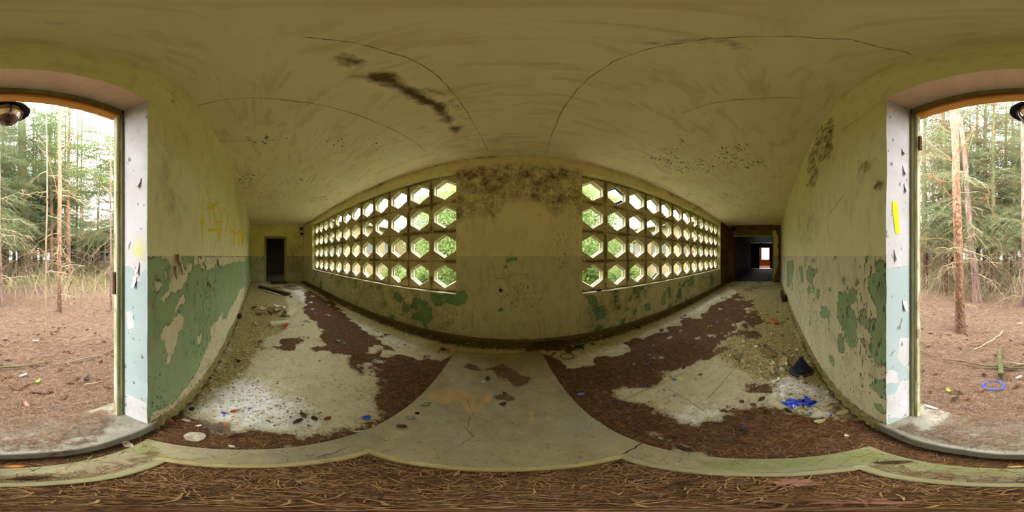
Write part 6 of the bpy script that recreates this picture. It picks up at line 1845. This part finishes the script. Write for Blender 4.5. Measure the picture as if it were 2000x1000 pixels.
# twigs
def twig(x0, y0, x1, y1, z, rad, label, m=M_wood_d, name='twig', side=2, cat='twig', seedv=1, zb=None):
    a = on_z(x0, y0, z); b = on_z(x1, y1, z if zb is None else zb)
    rr = random.Random(seedv + int(x0)); n = 6
    L = (b - a).length
    pts = [a.lerp(b, i / n) + Vector((rr.uniform(-.03, .03) * L, rr.uniform(-.03, .03) * L, rad + rr.uniform(0, .01) * L)) for i in range(n + 1)]
    c0 = pts[0].copy(); mb = MB()
    mb.tube([p - c0 for p in pts], [rad * (1.1 - .5 * i / n) for i in range(n + 1)], 6)
    for k in range(side):
        i = rr.randint(1, n - 1); d = Vector((rr.uniform(-1, 1), rr.uniform(-1, 1), .15)) * L * .18
        mb.tube([pts[i] - c0, pts[i] - c0 + d], [rad * .6, rad * .3], 5)
    return link(name, mb.mesh(name), m, loc=c0, label=label, cat=cat)
twig(917, 815, 915, 834, ZL, .0018, 'thin curved twig upright in the middle of the landing', side=0)
twig(911, 838, 925, 853, ZL, .0022, 'forked twig lying left of centre on the landing')
twig(927, 850, 895, 872, ZL, .0018, 'reddish brown twig running towards the mat well on the landing', M_twig_r)
twig(993, 822, 1018, 835, ZL, .0018, 'crooked twig right of centre on the landing', M_twig_r)
twig(913, 782, 919, 797, ZL, .002, 'short twig on the ochre stain of the landing', side=0)
twig(622, 893, 680, 873, ZL, .0018, 'dark thin twig on the west curb of the mat well')
twig(168, 902, 180, 890, .03, .004, 'bent pale twig standing out of needles on the curb facing the doorway', M_twig, side=0)
mossm = simple('mossy_bark', (84, 88, 46), (64, 58, 36), 14)
twig(-70, 717, 91, 711, GZ + .03, .013, 'moss covered stick lying outside across the left half of the doorway', mossm, 'mossy_branch', 1, 'branch', zb=GZ + .02)
twig(2005, 717, 1842, 702, GZ + .03, .010, 'dark long stick tapering leftwards outside, behind the blue ring', M_wood_d, 'fallen_branch', 3, 'branch')
twig(2000, 712, 1958, 706, GZ + .03, .007, 'pale yellowish stick crossing the mossy peg', M_twig, 'fallen_branch', 0, 'branch')
twig(1960, 648, 1905, 684, GZ + .03, .009, 'long thin pale branch slanting on the litter behind the blue ring', M_twig, 'fallen_branch', 1, 'branch')
twig(228, 681, 110, 715, GZ + .03, .010, 'long grey branch slanting over the litter towards the left jamb', M_wood, 'fallen_branch', 4, 'branch')
twig(1790, 683, 1830, 700, GZ + .03, .006, 'thin dark branch on the litter beside the right door frame', M_wood_d, 'fallen_branch', 2, 'branch')
twig(165, 752, 200, 745, GZ + .03, .006, 'short pale stick among the larger cones outside', M_twig, 'fallen_branch', 0, 'branch')
p0 = on_z(1955, 737, GZ + .02); p1 = on_z(1952, 690, GZ + .02)
mb = MB(); mb.tube([(0, 0, .0), (0, .0, .05), ((p1.x - p0.x), (p1.y - p0.y), .05)], [.024, .028, .022], 8)
link('mossy_peg', mb.mesh('mossy_peg'), mossm, loc=p0, label='thick mossy branch stub pointing towards the viewer behind the blue ring', cat='branch')
# leaning thin pole
a = at_r(192, 452, 6.5); b = on_z(131, 566, GZ)
mb = MB(); mb.tube([Vector((0, 0, -.05)), (a - b) * .5 + Vector((.03, 0, 0)), a - b, (a - b) * 1.5], [.022, .02, .016, .01], 6)
link('leaning_pole', mb.mesh('leaning_pole'), mossm, loc=b, label='thin olive pole leaning in front of the ruined house', cat='pole')
# blue ring outside
p = on_z(1941, 752, GZ + .02)
mb = MB(); vs = []; kk = 34
for i in range(kk):
    t_ = 2 * math.pi * i / kk; w_ = .016 + .006 * math.sin(2 * t_ + 1)
    for q in range(6):
        b_ = 2 * math.pi * q / 6; rr = .086 + w_ * .5 * math.cos(b_)
        vs.append((rr * math.cos(t_), rr * math.sin(t_), .006 + .007 * math.sin(b_) + .008 * math.sin(t_)))
mb.add(vs, [(i * 6 + q, ((i + 1) % kk) * 6 + q, ((i + 1) % kk) * 6 + (q + 1) % 6, i * 6 + (q + 1) % 6) for i in range(kk) for q in range(6)])
link('plastic_ring', mb.mesh('plastic_ring', True), M_bl, loc=(p.x, p.y, gz(p.x, p.y) + .012), rot=(.06, .04, 0), label='broken blue plastic ring on the needle litter outside the doorway', cat='ring')
for x, y, lab in [(46, 733, 'white plaster strip on the litter near the mossy stick'), (70, 666, 'white paper strip far out on the litter near the bare sapling'), (1990, 737, 'white strip right of the blue ring'), (1818, 796, 'white strip at the foot of the right door frame'), (1992, 632, 'white scrap farthest out on the litter on the right')]:
    flake('white_scrap', x, y, M_wh, .05, .010, .004, lab, 'scrap', z=GZ + .02, n=6)
flake('dark_stone', 169, 744, simple('dark_stone', (72, 66, 62), (52, 48, 46), 9), .035, .022, .022, 'smooth dark stone among the cones outside', 'stone', z=GZ + .02, n=9, jit=.08)

# ------------------------------------------------------------------ boards and rubble in the west arm
def board(x0, y0, x1, y1, w_, th, m, label, name='board', z=.015, zb=None, ends=True, cat='board', roll=0.0):
    a = on_z(x0, y0, z); b = on_z(x1, y1, z if zb is None else zb)
    d = (b - a); L = d.length
    mb = MB(); k = 5
    rr = random.Random(int(x0 * 3 + y0))
    vs = []
    for i in range(k + 1):
        f = i / k; j = rr.uniform(-.02, .02) * w_
        vs += [(L * f, -w_ / 2 + j, 0), (L * f, w_ / 2 + j, 0), (L * f, w_ / 2 + j - .004, th), (L * f, -w_ / 2 + j + .004, th)]
    fs = [(0, 1, 2, 3), (4 * k + 3, 4 * k + 2, 4 * k + 1, 4 * k)]
    for i in range(k):
        p = 4 * i
        fs += [(p, p + 4, p + 5, p + 1), (p + 1, p + 5, p + 6, p + 2), (p + 2, p + 6, p + 7, p + 3), (p + 3, p + 7, p + 4, p)]
    mb.add(vs, fs)
    return link(name, mb.mesh(name), m, loc=a, rot=(roll, -math.asin(max(-1, min(1, d.z / L))), math.atan2(d.y, d.x)), label=label, cat=cat)
board(507, 562, 565, 577, .16, .10, M_wood_d, 'long dark rotten beam lying slantwise in the west arm', 'fallen_timber', cat='timber')
board(512, 566, 545, 577, .08, .03, M_wood_l, 'pale lath lying along the near side of the dark beam')
board(528, 634, 564, 631, .17, .05, M_wood_l, 'broad pale cream board lying closest in the west arm')
board(562, 618, 578, 607, .13, .06, M_wood_l, 'short pale half-round board leaning behind the broad cream board')
board(530, 554, 560, 553, .30, .10, M_wood_d, 'dark low block lying before the far west doorway', 'block', cat='block')
board(588, 556, 640, 589, .07, .05, M_cream, 'long pale strip lying parallel to the foot of the west screen', 'strip', cat='strip')
for i, (x, y, a, b, m) in enumerate([(516, 605, .12, .09, M_cream), (530, 608, .13, .08, M_olive), (545, 609, .11, .10, M_cream), (540, 600, .10, .05, M_wh), (552, 603, .10, .05, M_wh), (510, 614, .14, .08, M_cream), (533, 613, .14, .04, M_terra), (556, 616, .10, .07, M_wood), (497, 603, .08, .06, M_olive), (521, 600, .07, .05, M_cream), (558, 639, .06, .05, M_terra), (500, 635, .06, .05, M_cream), (570, 582, .05, .04, M_wood_d)]):
    flake('rubble_piece', x, y, m, a, b, .025, ['large pale', 'olive', 'cream', 'white', 'white', 'flat cream', 'orange', 'grey', 'olive', 'pale', 'orange', 'pale', 'dark'][i] + ' broken piece in the rubble behind the pale boards of the west arm' if i < 10 else ['orange scrap beside the broad cream board', 'pale chip left of the broad cream board', 'small dark lump at the end of the dark beam'][i - 10], 'rubble', 'rubble pieces of the west arm' if i < 10 else None, seed=70 + i, lift=.02, tilt=(random.uniform(-.5, .5), random.uniform(-.5, .5)))
flake('dark_lump', 468, 622, M_wood_d, .06, .05, .04, 'dark lump at the foot of the green wall in the west arm', 'lump')
flake('bark_scrap', 466, 707, M_wood_d, .035, .025, .012, 'dark bark scrap on the greenish dirt near the green wall', 'bark')
# ------------------------------------------------------------------ east arm
def curved_shard(x, y, L, W, m, label, rz, name='curved_tile'):
    p = on_z(x, y, .01); mb = MB(); nx, ny = 9, 6; vs = []
    for lay in (0, 1):
        for i in range(nx + 1):
            for j in range(ny + 1):
                u = i / nx - .5; v = j / ny - .5
                wv = W * (1 - .5 * abs(u) - .15 * math.sin(7 * u))
                vs.append((L * u, wv * v, .055 * math.cos(v * 2.4) - .018 - lay * .009 + .01 * u))
    k = ny + 1; N = (nx + 1) * k; fs = []
    for i in range(nx):
        for j in range(ny):
            a = i * k + j; fs += [(a, a + k, a + k + 1, a + 1), (N + a, N + a + 1, N + a + k + 1, N + a + k)]
    bd = [i * k for i in range(nx + 1)] + [nx * k + j for j in range(1, k)] + [i * k + ny for i in range(nx - 1, -1, -1)] + [j for j in range(ny - 1, 0, -1)]
    fs += [(a, N + a, N + b, b) for a, b in zip(bd, bd[1:] + bd[:1])]
    mb.add(vs, fs)
    return link(name, mb.mesh(name, True), m, loc=(p.x, p.y, .012), rot=(0, 0, rz), label=label, cat='tile')
curved_shard(1502, 690, .26, .20, M_olive, 'large curved olive tile fragment on the crumbs of the east arm', .4)
flake('rubble_piece', 1440, 702, M_olive, .06, .045, .035, 'olive stone lump at the border of the clean patch and crumbs', 'stone', n=9)
flake('pebble', 1467, 647, M_cream, .055, .05, .035, 'pale round stone on the crumbs of the east arm', 'stone', n=10, jit=.06)
board(1508, 625, 1517, 634, .10, .05, M_terra, 'short split orange-brown wood block in the east arm', 'wood_block', cat='wood block')
board(1527, 578, 1531, 590, .10, .22, M_wood_d, 'dark crumbling scrap leaning on the far door wall of the east arm', 'crumbled_scrap', cat='scrap')
flake('paper_scrap', 1530, 707, M_cream, .11, .05, .006, 'thin cream sheet lying before the curved olive tile', 'paper', n=8)
board(1497, 719, 1535, 719, .012, .008, M_twig, 'thin pale stick lying left of the navy cone', 'stick', cat='stick')
flake('rubble_piece', 1578, 810, M_tilec, .035, .028, .014, 'grey glassy chip in front of the blue sheets', 'stone')
flake('pebble', 1565, 806, M_cream, .025, .02, .016, 'cream pebble in front of the rounded blue sheet', 'pebble', n=8, jit=.1)
flake('plaster_chip', 1554, 798, M_wh, .022, .016, .012, 'bright white lump touching the rounded blue sheet', 'chip')
flake('plaster_chip', 1600, 825, M_cream, .032, .022, .014, 'cream stone alone on the needles before the blue sheets', 'stone')
flake('plaster_chip', 1645, 808, M_cream, .045, .026, .012, 'pale plaster lump on needles at the foot of the door wall', 'stone')
flake('plaster_chip', 1654, 852, M_wh, .016, .010, .006, 'white chip on a dark spot of needles near the door wall', 'chip')
flake('plaster_chip', 1386, 821, M_cream, .032, .018, .012, 'tan stone at the lower border of the clean floor patch', 'stone')
# plaster flakes and crumbs
rr = random.Random(44); nf = 0
while nf < 150:
    x, y = rr.uniform(1420, 1690), rr.uniform(575, 850)
    p = on_z(x, y, 0)
    f = fields(np.array([p.x]), np.array([p.y]), toF([CRUMB[1], WHITE[3]]), .05)[0]
    if f < .5 or p.y < YS + .06 or p.x > 7: continue
    k = p.length; s_ = rr.uniform(.010, .030) * (1 + .25 * max(0, p.x - 1))
    flake('plaster_flake', x, y, rr.choice([M_wh, M_cream, M_cream, M_olive]), s_, s_ * rr.uniform(.5, .9), .004 + s_ * .15, 'pale plaster flake in the crumbs along the door wall of the east arm', 'plaster flake', 'plaster flakes of the east arm', seed=nf, n=6, tilt=(rr.uniform(-.4, .4), rr.uniform(-.4, .4)))
    nf += 1
nf = 0
while nf < 110:
    x, y = rr.uniform(330, 680), rr.uniform(600, 855)
    p = on_z(x, y, 0)
    if p.y < YS + .06 or p.x < -6: continue
    f = fields(np.array([p.x]), np.array([p.y]), toF([CRUMB[0], WHITE[0]]), .05)[0]
    if f < .5: continue
    s_ = rr.uniform(.004, .013) * (1 + .55 * max(0, -p.x - .8))
    flake('plaster_flake', x, y, rr.choice([M_wh, M_wh, M_wh, M_cream] if p.x > -2 else [M_wh, M_cream, M_olive]), s_, s_ * rr.uniform(.5, .9), .004 + s_ * .12, 'pale plaster flake in the dust along the door wall of the west arm', 'plaster flake', 'plaster flakes of the west arm', seed=500 + nf, n=6, tilt=(rr.uniform(-.4, .4), rr.uniform(-.4, .4)))
    nf += 1
# crumbs, too many to count
r = np.random.default_rng(8)
def crumbs(name, n, xr, thr, polys, m, label, s0=.002, s1=.010):
    X = r.uniform(*xr, n * 6); Y = r.uniform(YS + .06, YN - .07, n * 6)
    f = fields(*warp(X, Y), toF(polys), .16) if polys else np.clip(1 - (YN - Y) / .3, 0, 1)
    k = f + r.normal(0, .12, len(f)) > thr
    X, Y = X[k][:n], Y[k][:n]; n_ = len(X)
    s = r.uniform(s0, s1, n_)[:, None] * (1 + .12 * np.abs(X))[:, None]
    base = np.array([[-1, -.8, 0], [1, -.7, 0], [.8, .9, 0], [-.9, .8, 0], [.1, .05, .38]])
    th = r.uniform(0, 6.28, n_); c_, s_ = np.cos(th), np.sin(th)
    b = base[None] * r.uniform(.5, 1.3, (n_, 5, 3)) * s[..., None]
    V = np.stack([b[..., 0] * c_[:, None] - b[..., 1] * s_[:, None], b[..., 0] * s_[:, None] + b[..., 1] * c_[:, None], b[..., 2] + .004 + b[..., 2] * 0], -1) + np.stack([X, Y, np.full(n_, .006)], -1)[:, None]
    F = (np.array([[0, 1, 4], [1, 2, 4], [2, 3, 4], [3, 0, 4]])[None] + (np.arange(n_) * 5)[:, None, None]).reshape(-1, 3)
    return link(name, mesh_np(name, V.reshape(-1, 3), F, dict(tone=np.repeat(r.random(n_), 5))), m, kind='stuff', label=label, cat='crumbs')
t = T('plaster_crumb_mix', .95, .1)
a = t.attr('tone')
c = t.mix(t.rng(a, 0, .5), (136, 122, 80), (180, 166, 118)); c = t.mix(t.rng(a, .75, .85), c, (214, 206, 180)); c = t.mix(t.rng(a, .86, .9), c, (92, 74, 48))
t.col(c); M_crumb = t.mat
t = T('dirt_crumb_mix', .95, .1)
a = t.attr('tone')
c = t.mix(t.rng(a, 0, .6), (72, 58, 36), (120, 100, 62)); c = t.mix(t.rng(a, .9, .93), c, (186, 170, 124))
t.col(c); M_dcrumb = t.mat
crumbs('plaster_crumbs', 9000, (.9, 9), .45, [CRUMB[1], WHITE[3]], M_crumb, 'fine yellowish plaster crumbs covering the east arm along the door wall')
crumbs('plaster_crumbs', 6000, (-8.5, -.6), .45, [CRUMB[0], WHITE[0]], M_crumb, 'fine yellowish plaster crumbs covering the west arm along the door wall')
crumbs('dirt_crumbs', 6500, (-9, 8.5), .35, None, M_dcrumb, 'dark dirt and crumbs at the foot of the window wall', .005, .024)

# ------------------------------------------------------------------ graffiti, cracks, torn plaster
M_graf = simple('yellow_spray_paint', (236, 214, 24), (222, 198, 18), 12, bump=0, obj=False)
q = [on_X(x, y, DX1) for x, y in ((1747, 394), (1748, 410), (1750, 430), (1752, 448), (1753, 457))]
ribbon(q, [.034, .040, .034, .036, .024], (-1, 0, 0), 'graffiti_stroke', M_graf, wall_south, lift=.002)
M_crk = T('dark_crack', 1, 0).col((148, 124, 74)).mat
for px in ([(550, 196), (610, 202), (685, 220), (760, 250), (805, 274), (835, 298)], [(586, 73), (670, 80), (745, 97), (835, 133), (880, 175), (916, 226), (952, 292)],
           [(1066, 300), (1092, 228), (1124, 180), (1172, 136), (1240, 104), (1328, 84), (1440, 72), (1600, 75), (1656, 76), (1700, 88), (1780, 106)], [(380, 208), (440, 194), (506, 191), (595, 200)], [(430, 274), (480, 275), (540, 273)],
           [(1330, 220), (1400, 200), (1480, 192), (1560, 192)]):
    q = [on_z(x, y, ZC - .004) for x, y in px]
    q2 = []
    for a, b in zip(q[:-1], q[1:]):
        for f in np.linspace(0, 1, 6)[:-1]:
            q2.append(a.lerp(b, f) + Vector((random.uniform(-.006, .006), random.uniform(-.006, .006), 0)))
    q2.append(q[-1])
    ribbon(q2, [random.uniform(.002, .008) for _ in q2], (0, 0, -1), 'crack', M_crk, ceiling, lift=.004)
M_joint = T('dirt_filled_joint', 1, 0).col((112, 104, 76)).mat
for px in ([(1212, 783), (1250, 766), (1293, 748), (1335, 728)], [(1301, 757), (1346, 783), (1380, 806)], [(1377, 783), (1422, 734), (1446, 706)]):
    q = [on_z(x, y, .002) for x, y in px]
    ribbon(q, .005, (0, 0, 1), 'joint', M_joint, floor, lift=.003, thick=.0008)
for px, Yp, par in (([(960, 508), (964, 524), (968, 544)], YN, wall_north), ([(1022, 512), (1020, 530)], YN, wall_north), ([(962, 542), (985, 545), (1005, 536), (1028, 535), (1040, 552), (1056, 553)], YN, wall_north), ([(924, 612), (922, 630), (925, 650)], YN, wall_north),
                    ([(978, 620), (976, 655)], YN, wall_north), ([(1052, 628), (1056, 640), (1053, 655)], YN, wall_north), ([(1120, 526), (1130, 532), (1138, 530)], YN, wall_north), ([(1134, 524), (1124, 545)], YN, wall_north), ([(1134, 575), (1134, 642)], YN, wall_north),
                    ([(1645, 257), (1690, 225), (1726, 200)], YS, wall_south), ([(1620, 420), (1650, 382)], YS, wall_south), ([(322, 172), (340, 190), (355, 205)], YS, wall_south)):
    q0 = [on_Y(x, y, Yp) for x, y in px]
    q = []
    for a, b in zip(q0[:-1], q0[1:]):
        for f in np.linspace(0, 1, 6)[:-1]:
            q.append(a.lerp(b, f) + Vector((random.uniform(-.009, .009), 0, random.uniform(-.009, .009))))
    q.append(q0[-1])
    ribbon(q, [random.uniform(.002, .0065) if Yp > 0 else random.uniform(.0012, .004) for _ in q], (0, -1 if Yp > 0 else 1, 0), 'crack', M_crk, par, lift=.009)
for x, y in ((978, 567), (1146, 578)):
    p = on_Y(x, y, YN); mb = MB(); mb.lathe([(.0, .012), (.02, .012), (.028, .006), (.026, .0)], 9, Matrix.Translation((p.x, YN - .004, p.z)) @ Matrix.Rotation(math.pi / 2, 4, 'X'), wob=lambda i, t: 1 + .2 * math.sin(3 * t))
    if x == 978: link('plug_hole', mb.mesh('plug_hole'), M_gap_shade, parent=wall_north)
p = on_Y(1168, 570, YN + .06)
lk = MB(); lk.box((p.x - .045, YN + .01, WZ0 + .001), (p.x + .045, YN + .10, WZ0 + .045)); link('sill_lump', lk.mesh('sill_lump'), M_wood_d, label='dark square lump on the ledge of the east screen', cat='lump')
# curled flakes of plaster standing off the wall
def wall_flap(x, y, w_, h_, m, curl, rot=0.0, Y=YS, name='plaster_flake', label=None, out=.01):
    p = on_Y(x, y, Y); sg = 1 if Y < 0 else -1
    mb = MB(); k = 5; vs = []
    for i in range(k + 1):
        f = i / k; z = -h_ * f; d = out + curl * f * f; ww = w_ * (1 - .35 * f) * random.uniform(.8, 1.1)
        xo = random.uniform(-.1, .1) * w_
        vs += [(-ww / 2 + xo, d * sg, z), (ww / 2 + xo, (d + .15 * curl) * sg, z), (ww / 2 + xo, (d + .15 * curl + .004) * sg, z), (-ww / 2 + xo, (d + .004) * sg, z)]
    fs = [(0, 1, 2, 3), (4 * k + 3, 4 * k + 2, 4 * k + 1, 4 * k)]
    for i in range(k):
        q = 4 * i
        fs += [(q + j, q + 4 + j, q + 4 + (j + 1) % 4, q + (j + 1) % 4) for j in range(4)]
    mb.add(vs, fs)
    M_ = Matrix.Translation((p.x, Y, p.z)) @ Matrix.Rotation(rot, 4, 'Y')
    me = mb.mesh(name); me.transform(M_)
    return link(name, me, m, parent=wall_south if Y < 0 else wall_north, label=label)
M_flk = simple('curled_plaster_grey_side', (170, 160, 122), (120, 108, 76), 20, obj=False)
M_flk_y = simple('curled_yellow_plaster', (192, 180, 104), (160, 146, 80), 12, obj=False)
M_flk_b = simple('brown_torn_plaster', (150, 122, 76), (108, 84, 50), 14, obj=False)
for x, y in zp(1560, 220, 5.556, [(355, 70), (335, 110), (375, 150), (305, 170), (270, 150), (225, 200), (345, 190), (310, 250), (365, 235), (300, 300), (240, 310), (210, 270), (330, 340), (350, 370), (270, 380), (220, 330), (190, 420), (150, 450), (250, 470), (300, 460), (330, 440), (170, 500), (120, 500), (110, 600), (150, 600), (190, 560), (205, 640), (160, 690), (140, 750)]):
    wall_flap(x, y, random.uniform(.03, .075), random.uniform(.03, .09), random.choice([M_flk, M_flk_y, M_flk_y, M_flk_b]), random.uniform(.012, .045), random.uniform(-.6, .6))
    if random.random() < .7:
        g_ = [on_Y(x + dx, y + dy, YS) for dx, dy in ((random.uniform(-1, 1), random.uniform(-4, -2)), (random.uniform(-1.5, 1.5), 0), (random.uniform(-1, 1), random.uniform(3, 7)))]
        ribbon(g_, [.003, random.uniform(.006, .016), .003], (0, 1, 0), 'flap_shade', M_gap_shade, wall_south, lift=.008)  # dark sliver beneath the flap, its shade painted as a strip
wall_flap(1584, 352, .075, .11, M_flk_y, .05, .2); wall_flap(1694, 318, .03, .10, M_flk_y, .02, .25); wall_flap(1722, 355, .04, .05, M_flk, .012, -.6)
wall_flap(343, 497, .045, .065, M_flk_b, .016, .05, label='brown curl of torn plaster hanging from the painted line'); wall_flap(338, 520, .03, .08, M_flk_b, .02, -.1); wall_flap(350, 512, .025, .085, M_flk, .012, .05)
wall_flap(424, 508, .06, .10, M_flk_b, .03, -.15); wall_flap(395, 512, .05, .05, M_flk, .02, .3); wall_flap(364, 556, .02, .05, M_flk, .012, -.5); wall_flap(405, 552, .03, .06, M_flk_b, .012, .6)
wall_flap(1634, 500, .04, .035, M_flk, .015, .2); wall_flap(1678, 548, .03, .03, M_flk, .012, 0); wall_flap(337, 200, .012, .07, M_flk, .01, -.9)
# curled paint on the white reveals
for x, y, X_ in ((1764, 292, DX1), (1766, 325, DX1), (1768, 360, DX1), (1749, 488, DX1), (1766, 585, DX1), (270, 512, DX0), (264, 540, DX0), (272, 350, DX0)):
    p = on_X(x, y, X_); sg = 1 if X_ < 0 else -1
    mb = MB(); k = 4; h_ = random.uniform(.03, .07); w_ = random.uniform(.02, .035); vs = []
    for i in range(k + 1):
        f = i / k; d = (.002 + .016 * f * f) * sg
        vs += [(d, -w_ / 2 * (1 - .3 * f), -h_ * f), (d, w_ / 2 * (1 - .5 * f), -h_ * f), (d + .003 * sg, w_ / 2 * (1 - .5 * f), -h_ * f), (d + .003 * sg, -w_ / 2 * (1 - .3 * f), -h_ * f)]
    fs = [(0, 1, 2, 3), (4 * k + 3, 4 * k + 2, 4 * k + 1, 4 * k)] + [(4 * i + j, 4 * i + 4 + j, 4 * i + 4 + (j + 1) % 4, 4 * i + (j + 1) % 4) for i in range(k) for j in range(4)]
    mb.add([(a + X_, b + p.y, c_ + p.z) for a, b, c_ in vs], fs)
    link('paint_curl', mb.mesh('paint_curl'), M_reveal, parent=wall_south)
# fittings on the end walls
for x, y in ((588, 447), (589, 457)):
    p = on_X(x, y, XW); mb = MB(); mb.box((0, -.09, -.06), (.06, .09, .06)); mb.lathe([(.0, .09), (.03, .09), (.034, .05), (.034, .0)], 10, Matrix.Rotation(math.pi / 2, 4, 'Y'))
    link('junction_box', mb.mesh('junction_box'), M_enamel, loc=(XW, p.y, p.z), label='black junction box on the far west wall, %s one' % ('upper' if y == 447 else 'lower'), cat='box')
p = on_Y(1353, 407, YN); q = on_Y(1367, 406, YN)
mb = MB(); mb.tube([(0, 0, 0), (q.x - p.x, -.05, q.z - p.z)], .02, 8); link('lath_stub', mb.mesh('lath_stub'), M_wood_l, loc=(p.x, YN - .02, p.z), label='short pale lath stub nailed to the lintel above the east screen', cat='lath')
p = on_Y(1399, 483, 2.60); q = on_Y(1404, 519, 2.575)
mb = MB(); mb.tube([(0, 0, 0), q - p], .025, 6); link('leaning_lath', mb.mesh('leaning_lath'), M_wood_l, loc=p, label='white lath leaning in the east reveal of the east screen', cat='lath')
